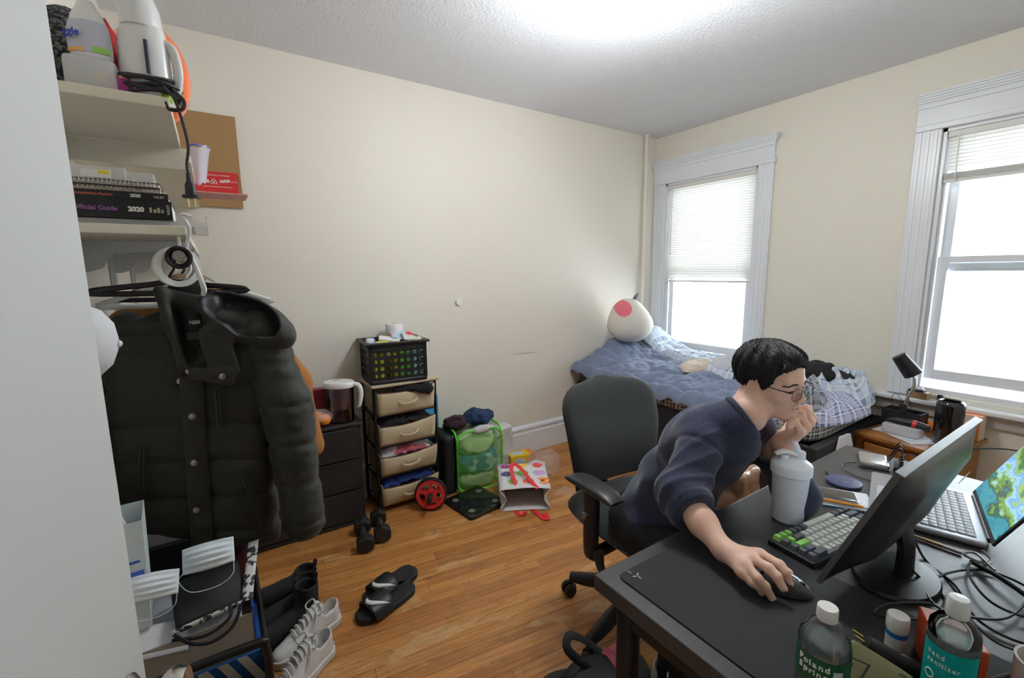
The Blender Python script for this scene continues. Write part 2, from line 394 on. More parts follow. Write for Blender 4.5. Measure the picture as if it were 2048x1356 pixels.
_tr = N('ShaderNodeBsdfTranslucent'); _tr.inputs[0].default_value = (.9, .88, .82, 1); _mx = N('ShaderNodeMixShader'); _mx.inputs[0].default_value = .16
L(b.outputs[0], _mx.inputs[1]); L(_tr.outputs[0], _mx.inputs[2]); L(_mx.outputs[0], nt.nodes['Material Output'].inputs[0])
M_rail = mat('blind_rail', (.74, .72, .68), .45)
def window(n, a, b, z0, z1, blind_z, label_b, openz=0.0):
    w = bpy.data.objects.new('window_%d' % n, None); COL.objects.link(w); w['kind'] = 'structure'
    mb = MB(); casing(mb, a, b, z0-.02, z1); mb.build('window_casing', M_trim, w, smooth=False, bevel=.004)
    mb = MB()  # jamb liners
    mb.bx(0, WT-.001, b-.018, b, z0, z1).bx(0, WT-.001, a, a+.018, z0, z1).bx(0, WT-.001, a, b, z1-.018, z1).bx(.035, WT+.02, a, b, z0-.01, z0+.03)
    for y in (a+.018, b-.03): mb.bx(.03, .042, y, y+.012, z0, z1)
    mb.build('jamb', M_trim, w, smooth=False)
    zm = z0+(z1-z0)*.49
    sash('upper_sash', w, a+.03, b-.03, zm-.02, z1-.02, .09)
    sash('lower_sash', w, a+.03, b-.03, z0+.035+openz, zm+.02+openz, .052, low=.06)
    # blind: head rail, slats as one part, bottom rail
    bl = thing('window_blind', label_b, 'blind', (0, 0, 0))
    MB().bx(-.0, .032, a+.022, b-.022, z1-.05, z1-.02).build('head_rail', M_rail, bl, smooth=False, bevel=.002)
    mb = MB(); z = z1-.06
    while z > blind_z+(.055 if n == 2 else .02):
        mb.grid(lambda u, v, z=z: (.010+.010*v+.003*sin(pi*v), a+.024+(b-a-.048)*u, z-.0125+.024*v), 2, 5); z -= .0195
    for q in range(8 if n == 2 else 0): mb.bx(.002, .030, a+.024, b-.024, blind_z+.014+.0045*q, blind_z+.0165+.0045*q)
    mb.build('slats', M_blind, bl)
    MB().bx(.004, .03, a+.022, b-.022, blind_z-.002, blind_z+.014).build('bottom_rail', M_rail, bl, smooth=False, bevel=.002)
    for q in (.16, .84): MB().cyl((.002, b+(a-b)*q, z1-.04), (.002, b+(a-b)*q, blind_z), .0008, n=5).build('lift_cord', M_rail, bl)
    wnd = MB(); wnd.cyl((-.006, b-.07, z1-.05), (-.01, b-.075, z1-.62 if blind_z < 1.5 else z1-.3), .003, n=6)
    wnd.build('tilt_wand', M_rail, bl)
    return w
window(1, *WIN[0], 1.333, 'white slatted blind lowered over the upper half of the window above the bed')
window(2, *WIN[1], 1.90, 'white slatted blind pulled high in the window above the nightstand', openz=.045)
# shared sill and apron
mb = MB().bx(-.075, .035, -2.90, -1.76, .648, .674); struct(mb, 'trim_1', M_trim, smooth=False, bevel=.006); bpy.data.objects['trim_1'].name = 'trim_1'
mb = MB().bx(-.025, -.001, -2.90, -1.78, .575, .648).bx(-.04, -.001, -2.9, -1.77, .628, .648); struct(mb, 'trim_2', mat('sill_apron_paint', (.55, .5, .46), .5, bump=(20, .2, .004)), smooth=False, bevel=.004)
mb = MB().bx(-.075, .035, -1.08, -.003, .648, .674).bx(-.025, -.001, -1.06, -.003, .575, .648); struct(mb, 'trim_3', M_trim, smooth=False, bevel=.005)
# baseboards
def baseboard(name, p0, p1, nrm):
    mb = MB(); d = Vector((p1[0]-p0[0], p1[1]-p0[1], 0)); Lg = d.length
    M = Matrix.Translation((p0[0], p0[1], 0)) @ Matrix(((d.x/Lg, nrm[0], 0, 0), (d.y/Lg, nrm[1], 0, 0), (0, 0, 1, 0), (0, 0, 0, 1)))
    prof = [(.001, 0), (.02, 0), (.02, .165), (.014, .172), (.014, .19), (.022, .197), (.02, .212), (.008, .226), (.001, .227)]
    mb.add([(0, y, z) for y, z in prof]+[(Lg, y, z) for y, z in prof], [(k, k+1, len(prof)+k+1, len(prof)+k) for k in range(len(prof)-1)]+[tuple(range(len(prof))), tuple(range(2*len(prof)-1, len(prof)-1, -1))], M)
    struct(mb, name, M_trim, smooth=False)
baseboard('baseboard_back', (XL, 0), (0, 0), (0, -1)); baseboard('baseboard_right', (0, -.02), (0, YF), (-1, 0)); baseboard('baseboard_left', (XL, -.02), (XL, YF), (1, 0))
baseboard('baseboard_front', (-2.8, YF), (-.02, YF), (0, 1))
# painted pipe in the corner
mb = MB().cyl((-.17, -.028, 0), (-.17, -.028, H), .015, n=14); mb.cyl((-.17, -.028, H-.02), (-.17, -.028, H-.001), .024, n=14); struct(mb, 'trim_4', M_wallA)
# open door in front of the shelf
u = Vector((.2, .98, 0)).normalized(); E_ = Vector((-3.57, -2.05, 0)); nrm = Vector((u.y, -u.x, 0))
dr = bpy.data.objects.new('door_1', None); COL.objects.link(dr); dr['kind'] = 'structure'; dr.location = E_
dr.rotation_euler = (0, 0, math.atan2(-u.y, -u.x))   # local +x runs from free edge to hinge; local y=-? : viewer side
_side = -1 if (Matrix.Rotation(math.atan2(-u.y, -u.x), 3, 'Z') @ Vector((0, 1, 0))).dot(nrm) < 0 else 1
mb = MB().bx(0, .80, min(0, -_side*.036), max(0, -_side*.036), .012, 2.03)
mb.build('door_leaf', M_door, dr, smooth=False, bevel=.003)
M_nickel = mat('satin_nickel', (.62, .60, .57), .25, 1)
for sd, nm in ((1, 'door_knob'), (-1, 'door_knob')):
    y0 = 0 if sd == 1 else -_side*.036; dirn = _side*sd
    mb = MB(); Mk = Matrix.Translation((.065, y0, .885)) @ frame_z((0, dirn, 0))
    mb.lathe([(.034, 0), (.034, .004), (.028, .009), (.012, .012), (.011, .03), (.018, .036), (.0275, .046), (.029, .056), (.025, .066), (.012, .071), (0, .072)], 28, Mk)
    mb.build(nm, M_nickel, dr)
# marks on the wall: round white bumper, grey scuff
mb = MB().lathe([(.026, 0), (.026, .008), (.022, .014), (.01, .016), (0, .016)], 24, Matrix.Translation((-2.028, -.001, 1.23)) @ frame_z((0, -1, 0)))
tag(mb.build('wall_bumper', mat('white_plastic', (.8, .8, .79), .35)), 'small round white disc fixed to the plain cream wall', 'wall disc')
_wb = bpy.data.objects['wall_back']; mb = MB(); mb.grid(lambda u, v: (-1.62+.30*u, -.0008, .812-.010*u+(v-.5)*.010*sin(pi*u)*(1+.8*nz(u*14, 3))), 18, 4); mb.build('scuff_mark', mat('grey_scuff', (.55, .56, .57), .7, alpha=.35), _wb)
# ceiling lamp
cl = thing('ceiling_lamp', 'round white glass ceiling lamp glowing at the top edge of the photo', 'ceiling lamp', (-1.99, -1.50, H))
MB().lathe([(.15, 0), (.15, -.02), (.145, -.025)][::-1], 40).build('lamp_base', mat('white_plastic', 0), cl)
MB().lathe([(0, -.118), (.05, -.112), (.10, -.092), (.14, -.06), (.155, -.03), (.15, -.022)], 40).build('lamp_shade', mat('lamp_glass', (.95, .95, .95), .3, emit=((.95, .98, 1), 11.0)), cl)
MB().lathe([(0, -.136), (.005, -.133), (.007, -.126), (.006, -.117)], 14).build('finial', mat('brass', (.6, .42, .15), .3, 1), cl)
_l = bpy.data.lights.new('ceiling_bulb', 'POINT'); _l.energy = CEIL_POWER; _l.shadow_soft_size = .12; _l.color = (.93, .97, 1)
_lo = bpy.data.objects.new('ceiling_bulb', _l); COL.objects.link(_lo); _lo.location = (-1.99, -1.50, H-.27)
# neighbouring house outside
mb = MB().bx(4.2, 4.4, -7, 5, -3, 7); nb = struct(mb, 'wall_outside', mat('neighbour_siding', (.8, .82, .84), .8), smooth=False)
mb = MB(); mb.bx(4.14, 4.19, -3.05, -2.55, 1.05, 1.75); struct(mb, 'window_3', mat('neighbour_window', (.10, .13, .18), .3), smooth=False)
# ================= FURNITURE =================
M_blackpl = mat('black_plastic', (.018, .018, .02), .42)
M_blackmt = mat('black_metal', (.015, .015, .016), .38, .4)
M_chairfab = mat('charcoal_mesh_fabric', (.019, .021, .021), .85, bump=(420, .5, .002), sheen=.15)
M_desktop = mat('dark_desk_laminate', (.045, .042, .042), .34, bump=(90, .08, .001))
nt, b, N, L = nodes(M_desktop)
_tc = N('ShaderNodeTexCoord'); _mp = N('ShaderNodeMapping'); _mp.inputs['Scale'].default_value = (2, 45, 2); _n = N('ShaderNodeTexNoise'); _n.inputs['Scale'].default_value = 3; _n.inputs['Detail'].default_value = 6
_r = N('ShaderNodeValToRGB'); _r.color_ramp.elements[0].color = (.028, .026, .027, 1); _r.color_ramp.elements[1].color = (.062, .057, .058, 1)
L(_tc.outputs['Object'], _mp.inputs[0]); L(_mp.outputs[0], _n.inputs['Vector']); L(_n.outputs['Fac'], _r.inputs[0]); L(_r.outputs[0], b.inputs['Base Color'])
# ---- desk ----
DZ = .745
dk = thing('desk', 'dark grey desk with black metal legs that the man leans on', 'desk', (-2.11, -2.53, 0))
def dx(x): return x+2.11
def dy(y): return y+2.53
MB().bx(dx(-2.775), dx(-1.42), dy(-2.92), dy(-2.13), .708, DZ).build('desk_top', M_desktop, dk, smooth=False, bevel=.0025)
for (x, y) in ((-2.735, -2.2), (-2.735, -2.88), (-1.46, -2.2), (-1.46, -2.88)):
    mb = MB(); mb.rbox((dx(x), dy(y), .354), (.034, .052, .708), .012); mb.build('desk_leg', M_blackmt, dk)
MB().bx(dx(-2.71), dx(-1.48), dy(-2.895), dy(-2.865), .62, .70).build('rear_rail', M_blackmt, dk, smooth=False)
MB().bx(dx(-2.748), dx(-2.722), dy(-2.86), dy(-2.22), .655, .705).build('side_rail', M_blackmt, dk, smooth=False)
MB().bx(dx(-1.473), dx(-1.447), dy(-2.86), dy(-2.22), .655, .705).build('side_rail', M_blackmt, dk, smooth=False)

# ---- office chair ----
ch = thing('office_chair', 'black fabric office chair with armrests behind the seated man', 'office chair', (-2.105, -1.71, 0), rad(-3))
def pad(mb, w, d, th, crown, zfn, nx=22, ny=22, pw=4.0, M=None):
    """superellipse cushion: zfn(x,y) lifts it"""
    def P(u, v, top):
        a = u*2*pi; r = v; c, s_ = cos(a), sin(a); k = (abs(c)**pw+abs(s_)**pw)**(-1/pw)
        x, y = c*k*r*w/2, s_*k*r*d/2
        e = (1-r**pw)**(1/3) if r < 1 else 0
        return (x, y, zfn(x, y)+(th/2*e+crown*(1-r*r) if top else -th/2*e))
    mb.grid(lambda u, v: P(u, v, True), 48, 14, True, M); mb.grid(lambda u, v: P(-u, v, False), 48, 14, True, M)
mb = MB(); mb.M = TR(0, -.0, .475)
pad(mb, .50, .49, .075, .012, lambda x, y: .012*(x/.25)**2-(.03*max(0, (-y-.12)/.12)**2)+.02*max(0, (y-.12)/.12)**2)
mb.build('seat', M_chairfab, ch, merge=True)
mb = MB(); mb.M = TR(0, .0, 0); mb.rbox((0, .01, .425), (.36, .36, .03), .05); mb.build('seat_pan', M_blackpl, ch)
# backrest: a curved shell, wide shoulders, narrower waist
def back_pt(u, v, off):
    z = .56+.43*v; wdt = .225+.035*sin(min(1, v*1.15)*pi*.62)-.012*(1-v)
    t = (u*2-1); edge = max(0, (abs(t)-.0)); cor = (max(0, (v-.80)/.20))**2.2
    s9 = max(0, (v-.70)/.30); x = t*wdt*(1-.95*s9**3.2)**(1/2.6); z = z-.012*t*t*v
    y = .16+.03*(v-.35)**2*4-.035*sin(pi*min(1, v*1.5))*(1-t*t)*.6-.035*(x/.26)**2+.05*v
    e = (1-abs(t)**6)*(1-max(0, 2*abs(v-.5))**10); e = max(0, e)**.5
    return (x, y-off*e*(.024)+(.0), z)
mb = MB()
mb.grid(lambda u, v: back_pt(u, v, 1), 28, 28); mb.grid(lambda u, v: back_pt(1-u, v, -1), 28, 28)
mb.build('backrest', M_chairfab, ch, merge=True, ang=80)
mb = MB(); mb.tube([(0, .10, .40), (0, .235, .42), (0, .262, .52), (0, .235, .70)], [.03, .03, .026, .02], 12, sq=2.0, up=(1, 0, 0), sub=6); mb.build('back_post', M_blackpl, ch)
for sx in (-1, 1):
    mb = MB(); mb.tube([(sx*.10, 0, .405), (sx*.24, 0, .395), (sx*.262, .0, .42), (sx*.262, 0, .60), (sx*.268, 0, .662)], [.02, .02, .026, .027, .022], 12, sq=1.25, up=(0, 1, 0), sub=5)
    a = mb.build('arm_post', M_blackpl, ch)
    MB().lathe([(.013, 0), (.013, .01), (.011, .014), (0, .015)], 20, Matrix.Translation((sx*.285, 0, .56)) @ frame_z((sx, 0, 0))).build('adjuster_button', mat('brushed_button', (.35, .35, .36), .35, 1), a)
    mb = MB(); mb.M = TR(sx*.268, -.01, .672, rz=rad(0))
    mb.grid(lambda u, v: ((.043-.012*abs(2*v-1)**3)*cos(u*2*pi), (v-.5)*.25*1.0, (.017*abs(sin(u*2*pi))**.6*(1 if sin(u*2*pi) > 0 else -1))*(1-(abs(2*v-1))**6*.7)-.012*(2*v-1)**2), 24, 20, True)
    mb.poly([((.031)*cos(k/24*2*pi), -.125, .005*sin(k/24*2*pi)-.012) for k in range(24)]); mb.poly([((.031)*cos(k/24*2*pi), .125, .005*sin(k/24*2*pi)-.012) for k in range(24)])
    mb.build('armrest', mat('armrest_rubber', (.03, .03, .032), .38), ch)
    if sx == -1:
        mb = MB(); mb.tube([(sx*.255, -.03, .43), (sx*.262, -.05, .385), (sx*.268, -.075, .365)], [.022, .016, .012], 10, sub=4); mb.build('height_lever', M_blackpl, ch)
mb = MB().lathe([(.03, .10), (.034, .14), (.03, .22), (.024, .23), (.022, .40), (.05, .405), (.05, .415)], 20); mb.build('gas_column', M_blackpl, ch)
for k in range(5):
    a = rad(116+72*k); c_, s_ = cos(a), sin(a)
    mb = MB(); mb.tube([(c_*.02, s_*.02, .125), (c_*.13, s_*.13, .125), (c_*.24, s_*.24, .098), (c_*.305, s_*.305, .085)], [.032, .03, .026, .02], 12, sq=1.1, sub=5)
    lg = mb.build('base_leg', M_blackpl, ch)
    mb = MB(); aa = a+rad(50+37*k); ux = Vector((cos(aa), sin(aa), 0)); cc = Vector((c_*.305, s_*.305, .029))+ux*.012
    for sd in (-1, 1):
        n_ = Vector((-ux.y, ux.x, 0)); mb.lathe([(0, -.010), (.024, -.010), (.0285, -.005), (.0285, .005), (.024, .010), (0, .010)], 20, Matrix.Translation(cc+n_*.017*sd) @ frame_z(n_))
    mb.tube([cc+Vector((0, 0, 0))-n_*.02, cc+n_*.02], .006, 8); mb.cyl((c_*.305, s_*.305, .03), (c_*.305, s_*.305, .085), .010)
    mb.lathe([(.031, -.012), (.034, 0), (.031, .012)], 18, Matrix.Translation(cc+Vector((0, 0, .006))) @ frame_z(n_), a0=rad(200), a1=rad(340)+1.5)
    mb.build('caster', M_blackpl, lg)

# ---- bed ----
def plaid(name, base, c1, c2, s1, s2, w=.34, rough=.9):
    m = mat(name, base, rough); nt, b, N, L = nodes(m); tc = N('ShaderNodeTexCoord'); sep = N('ShaderNodeSeparateXYZ'); L(tc.outputs['UV'], sep.inputs[0])
    def stripe(axis, per, width, off=0):
        a = N('ShaderNodeMath'); a.operation = 'MULTIPLY_ADD'; a.inputs[1].default_value = 1/per; a.inputs[2].default_value = off; L(sep.outputs[axis], a.inputs[0])
        f = N('ShaderNodeMath'); f.operation = 'FRACT'; L(a.outputs[0], f.inputs[0]); g = N('ShaderNodeMath'); g.operation = 'LESS_THAN'; g.inputs[1].default_value = width; L(f.outputs[0], g.inputs[0]); return g.outputs[0]
    cur = None; prev = C4(base)
    for (col, per, wd, off, fac) in ((c1, s1, w, 0, .55), (c2, s2, .16, .3, .6), (c2, s2, .06, .62, .5)):
        for ax in (0, 1):
            s_ = stripe(ax, per, wd, off); k = N('ShaderNodeMath'); k.operation = 'MULTIPLY'; k.inputs[1].default_value = fac; L(s_, k.inputs[0])
            mx = N('ShaderNodeMix'); mx.data_type = 'RGBA'; L(k.outputs[0], mx.inputs[0])
            if cur is None: mx.inputs[6].default_value = prev
            else: L(cur, mx.inputs[6])
            mx.inputs[7].default_value = C4(col); cur = mx.outputs[2]
    L(cur, b.inputs['Base Color']); return m
def cloth(name, fn, nu, nv, m, parent=None, su=1, sv=1, solid=.004, sub=1, smooth=True):
    """grid sheet with UVs in metres"""
    me = bpy.data.meshes.new(name); vs = [tuple(fn(i/(nu-1), j/(nv-1))) for j in range(nv) for i in range(nu)]
    fs = [(j*nu+i, j*nu+i+1, (j+1)*nu+i+1, (j+1)*nu+i) for j in range(nv-1) for i in range(nu-1)]
    me.from_pydata(vs, [], fs); me.materials.append(m); uv = me.uv_layers.new(name='uv')
    for p in me.polygons:
        p.use_smooth = True
        for li in p.loop_indices:
            vi = me.loops[li].vertex_index; uv.data[li].uv = ((vi % nu)/(nu-1)*su, (vi//nu)/(nv-1)*sv)
    o = bpy.data.objects.new(name, me); COL.objects.link(o)
    if parent: o.parent = parent
    if solid: md = o.modifiers.new('thick', 'SOLIDIFY'); md.thickness = solid; md.offset = -1
    if sub: md = o.modifiers.new('sub', 'SUBSURF'); md.levels = sub; md.render_levels = sub
    return o
M_plaid_dark = plaid('black_cream_plaid', (.03, .033, .05), (.45, .42, .38), (.72, .69, .62), .075, .075, .22)
M_plaid_blue = plaid('blue_white_plaid', (.20, .25, .42), (.55, .60, .75), (.85, .86, .9), .085, .085, .4)
M_plaid_soft = plaid('washed_blue_plaid', (.22, .29, .43), (.62, .68, .76), (.74, .76, .74), .12, .12, .45)
M_duvet = mat('slate_blue_cotton', (.165, .20, .30), .85, bump=(16, .35, .01), sheen=.2)
M_bedblk = mat('black_upholstery', (.012, .012, .014), .8, bump=(300, .3, .001))
bed = thing('bed', 'black upholstered bed with a plaid mattress along the window wall', 'bed', (-.5, -.95, 0))
def qx(x): return x+.5
def qy(y): return y+.95
mb = MB(); mb.bx(qx(-.96), qx(-.92), qy(-1.80), qy(-.04), .07, .52); mb.build('side_rail', M_bedblk, bed, smooth=False, bevel=.008)
mb = MB(); mb.bx(qx(-.07), qx(-.03), qy(-1.80), qy(-.04), .07, .52); mb.build('side_rail', M_bedblk, bed, smooth=False, bevel=.008)
mb = MB(); mb.bx(qx(-.96), qx(-.03), qy(-1.85), qy(-1.80), .07, .52); mb.build('footboard', M_bedblk, bed, smooth=False, bevel=.008)
mb = MB(); mb.bx(qx(-.92), qx(-.07), qy(-1.80), qy(-.04), .20, .30); mb.build('slat_base', M_bedblk, bed, smooth=False)
for x in (-.92, -.08):
    for y in (-1.78, -.10): MB().cyl((qx(x), qy(y), 0), (qx(x), qy(y), .08), .022).build('foot', M_blackpl, bed)
def matf(u, v):
    a = u*2*pi; c, s_ = cos(a), sin(a); k = (abs(c)**8+abs(s_)**8)**(-1/8); p = v
    ins = .02*(1-min(1, 5*min(v, 1-v)))**2
    return (qx(-.505+c*k*(.460-ins)), qy(-.925+s_*k*(.885-ins)), .515+.115*v+.006*nz(c*3, s_*3, v*3))
me_m = cloth('mattress_side', matf, 120, 10, M_plaid_dark, bed, su=4.9, sv=.13, solid=0, sub=0)
mb = MB(); mb.M = TR(qx(-.52), qy(-.92), .628)
mb.grid(lambda u, v: (lambda c, s_: (lambda k: (c*k*.442*v, s_*k*.857*v, .004))((abs(c)**8+abs(s_)**8)**(-1/8)))(cos(u*2*pi), sin(u*2*pi)), 60, 4, True)
me_top = mb.build('mattress_top', M_plaid_dark, bed)
# duvet (a thing on the bed)
def gz(x, y):   # height of the bedding pile above the bed
    z = .655+.012*nz(x*3, y*3)
    z += .17*math.exp(-((x+.28)/.33)**2-((y+.17)/.20)**2)     # pillow hump in the corner
    z += .10*math.exp(-((x+.62)/.22)**2-((y+.12)/.12)**2)
    z += .035*math.exp(-((x+.45)/.4)**2-((y+.75)/.5)**2)
    return z
def duv(u, v):
    x = -1.05+1.0*u; y = -.02-1.42*v
    if u < .12:                      # hangs over the long side
        q = (.12-u)/.12; x = -.955-.035*sin(q*pi/2)-.02*nz(y*6, 2)*q; z = gz(-.93, y)-.012-.062*q**1.3-.04*q*nz(y*3.1, 5)-.02*q*v
    else: z = gz(x, y)-.045*max(0, (.20-u)/.08)**2
    f = .020*nz(x*4+y*2.2, y*5.0-x*2, 1)+.011*nz(x*11+y*5, y*9, 3)-.032*abs(nz(x*7-y*3, y*4+x*5, 14))-.020*abs(nz(x*15+y*7, y*8-x*6, 17))-.016*abs(nz(x*9+y*14, y*3, 19))+.004*nz(x*30, y*24-x*9, 6)
    f += .015*max(0, sin(x*15+y*26+3*nz(x*2, y*2)))**3*(.4+.6*nz(x*3, y*3, 8))
    edge = min(1, 6*(1-v)+.1)
    return (x+.02*nz(y*4, x*3, 9), y+.03*nz(x*4, 4)*v, z+f*1.45+.030*edge)
dv = cloth('duvet', duv, 120, 150, M_duvet, solid=.022, sub=1)
tag(dv, 'crumpled slate blue duvet spread over the bed', 'duvet')
# plaid throw along the window side
def thr(u, v):
    x = -.42+.38*u-.10*v+.06*sin(v*5); y = -.16-1.0*v
    z = gz(min(x, -.04), y)+.055+.030*nz(x*7, y*6, 11)+.02*nz(x*15, y*13, 12)+.03*sin(u*pi)+.028*math.exp(-((v-.05)/.12)**2)
    if u < .1: z -= .03*(1-u/.1)
    return (x, y, z)
tag(cloth('plaid_sheet', thr, 50, 90, M_plaid_soft, su=.5, sv=1.1, solid=.012, sub=1), 'light blue checked sheet crumpled under the first window', 'sheet')
# heap of bedding at the foot end
def heap(cx, cy, rx, ry, zt, zb, seed, amp=.03, fr=9, nu=90, nv=44, pw=1):
    def f(u, v):
        a = u*2*pi; r = 1+.14*nz(cos(a)*1.6, sin(a)*1.6, seed)+.05*nz(cos(a)*5, sin(a)*5, seed); q = v
        x = cx+rx*r*q**.8*cos(a); y = cy+ry*r*q**.8*sin(a)
        z = zb+(zt-zb)*max(0, 1-q**(2.2*pw))**.6
        n_ = amp*(nz(x*fr, y*fr, seed)+.5*nz(x*fr*2.2, y*fr*2.2, seed+2)+.9*(abs(nz(x*fr*.8+3, y*fr*.8, seed+5))))*(1-q**8)
        return (x+n_*.4, y, z+n_)
    return f
tag(cloth('folded_blanket', heap(-.50, -1.62, .46, .24, .72, .60, 3, .045, 8), 90, 40, plaid('navy_white_flannel', (.13, .15, .30), (.46, .48, .62), (.78, .78, .82), .07, .07, .4), su=1.6, sv=.6, solid=0, sub=1), 'navy and white checked comforter piled on the foot of the bed', 'comforter')
tag(cloth('checked_shirt', heap(-.30, -1.60, .27, .26, .80, .64, 8, .07, 11), 90, 40, M_plaid_soft, su=1.2, sv=.45, solid=0, sub=1), 'pale blue checked blanket bunched on the comforter', 'blanket')
bpy.data.objects['checked_shirt'].name = 'checked_blanket'
tag(cloth('checked_pyjamas', heap(-.74, -1.66, .17, .12, .80, .66, 15, .05, 13), 70, 30, plaid('charcoal_check', (.05, .06, .08), (.3, .33, .38), (.5, .5, .5), .06, .06, .35), su=.8, sv=.3, solid=0, sub=1), 'dark grey checked garment at the near corner of the bed foot', 'garment')
sdf_obj('black_garment', lambda P: smin(d_ell(P, (-.36, -1.56, .80), (.17, .13, .062)), d_ell(P, (-.30, -1.66, .77), (.13, .09, .06)), .03)-.014*wob(P, 24, 2)-.016*np.abs(wob(P, 44, 5))+.006-.003*wob(P, 120, 4), (-.60, -1.82, .68), (-.08, -1.36, .92), .008, mat('black_jersey', (.008, .008, .009), .9, bump=(200, .2, .001))); tag(bpy.data.objects['black_garment'], 'black crumpled garment on top of the bedding heap', 'garment')
# clothes lying on the duvet
tag(cloth('beige_trousers', heap(-.50, -.86, .20, .10, .77, .715, 31, .02, 14), 60, 24, mat('beige_cotton', (.62, .52, .42), .85), su=1, sv=.4, solid=0, sub=1), 'beige garment lying on the duvet by the window', 'garment')
bpy.data.objects['beige_trousers'].name = 'beige_garment'
tag(cloth('grey_jeans', heap(-.38, -1.02, .15, .12, .82, .725, 37, .02, 14), 60, 24, mat('pale_denim', (.55, .57, .62), .85), su=1, sv=.4, solid=0, sub=1), 'pale grey folded jeans on the duvet behind the man', 'jeans')
bpy.data.objects['grey_jeans'].name = 'folded_jeans'

# ---- nightstand ----
M_pine = mat('orange_pine', (.36, .145, .035), .38, bump=(30, .06, .001), var=((.24, .085, .02), 7, .35, .7))
nsd = thing('nightstand', 'orange pine nightstand between the bed and the second window', 'nightstand', (-.26, -2.065, 0), rad(-8))
MB().rbox((0, -.008, .508), (.50, .395, .024), .012).build('top', M_pine, nsd)
mb = MB(); mb.bx(-.22, .22, -.185, -.165, .06, .496); mb.build('side_panel', M_pine, nsd, smooth=False)
mb = MB(); mb.bx(-.22, .22, .165, .185, .06, .496); mb.build('side_panel', M_pine, nsd, smooth=False)
mb = MB(); mb.bx(.20, .22, -.165, .165, .06, .496).bx(-.22, .2, -.165, .165, .06, .08); mb.build('back_panel', M_pine, nsd, smooth=False)
mb = MB(); mb.bx(-.225, -.205, -.185, -.15, .0, .496).bx(-.225, -.205, .15, .185, 0, .496).bx(-.225, -.205, -.15, .15, .475, .496).bx(-.225, -.205, -.15, .15, .06, .09); mb.build('front_frame', M_pine, nsd, smooth=False)
for z0, z1 in ((.29, .468), (.098, .28)):
    mb = MB(); mb.bx(-.232, -.212, -.146, .146, z0, z1); d = mb.build('drawer', M_pine, nsd, smooth=False, bevel=.006)
    MB().lathe([(.008, 0), (.008, .012), (.018, .02), (.02, .028), (.012, .036), (0, .037)], 20, Matrix.Translation((-.232, .0, (z0+z1)/2)) @ frame_z((-1, 0, 0))).build('knob', M_pine, d)

# ---- black wicker-look drawer unit ----
M_wick = mat('dark_brown_resin_weave', (.022, .017, .016), .45); nt, b, N, L = nodes(M_wick)
_tc = N('ShaderNodeTexCoord'); _w = N('ShaderNodeTexBrick'); _w.inputs['Scale'].default_value = 1; _w.inputs['Brick Width'].default_value = .022; _w.inputs['Row Height'].default_value = .009; _w.inputs['Mortar Size'].default_value = .0012; _w.inputs['Mortar Smooth'].default_value = 1
_mp = N('ShaderNodeMapping'); _mp.inputs['Rotation'].default_value = (rad(90), 0, 0); L(_tc.outputs['Object'], _mp.inputs[0]); L(_mp.outputs[0], _w.inputs['Vector'])
_B = N('ShaderNodeBump'); _B.inputs['Strength'].default_value = .9; _B.inputs['Distance'].default_value = .003; _B.invert = True; L(_w.outputs['Fac'], _B.inputs['Height']); L(_B.outputs['Normal'], b.inputs['Normal'])
dw = thing('drawer_unit', 'low black woven-plastic drawer unit behind the hanging jacket', 'drawer unit', (-3.12, -.17, 0))
mb = MB(); mb.bx(-.31, -.29, -.10, .145, .02, .585).bx(.29, .31, -.10, .145, .02, .585).bx(-.29, .29, .13, .145, .02, .585); mb.build('carcass', M_wick, dw, smooth=False, bevel=.004)
MB().rbox((0, .01, .595), (.64, .30, .024), .02).build('top', mat('dark_brown_resin', (.022, .017, .016), .4), dw)
MB().rbox((0, .01, .012), (.63, .28, .024), .02).build('base', M_wick, dw)
for k in range(3):
    z0 = .028+.186*k; mb = MB(); mb.bx(-.285, .285, -.13-.004*k, .12, z0, z0+.178); d = mb.build('drawer', M_wick, dw, smooth=False, bevel=.006)
    MB().tube([(-.05, -.134-.004*k, z0+.12), (-.048, -.15-.004*k, z0+.12), (.048, -.15-.004*k, z0+.12), (.05, -.134-.004*k, z0+.12)], .004, 8).build('handle', mat('chrome', (.6, .6, .6), .15, 1), d)

# ---- fabric drawer tower ----
M_beige = mat('beige_nonwoven_fabric', (.53, .44, .285), .85, bump=(14, .25, .01)); M_brown = mat('brown_binding', (.07, .03, .025), .8)
tw = thing('drawer_tower', 'narrow black metal tower with four sagging beige fabric drawers', 'drawer tower', (-2.535, -.155, 0))
mb = MB()
for sx in (-1, 1):
    for y in (-.115, .125): mb.tube([(sx*.19, y, 0), (sx*.19, y, .775)], .009, 10)
    for z in (.04, .22, .41, .60, .77): mb.tube([(sx*.19, -.115, z), (sx*.19, .125, z)], .006, 8)
for z in (.04, .22, .41, .60, .77):
    for y in (-.115, .125): mb.tube([(-.19, y, z), (.19, y, z)], .006, 8)
mb.build('frame', M_blackmt, tw)
MB().rbox((0, .0, .785), (.42, .285, .018), .012).build('top_board', mat('beige_top_board', (.52, .42, .29), .7), tw)
fills = [((.02, .03, .10), 'x'), ((.35, .12, .14), 'x'), ((.02, .02, .022), 'x'), ((.012, .012, .013), 'x')]
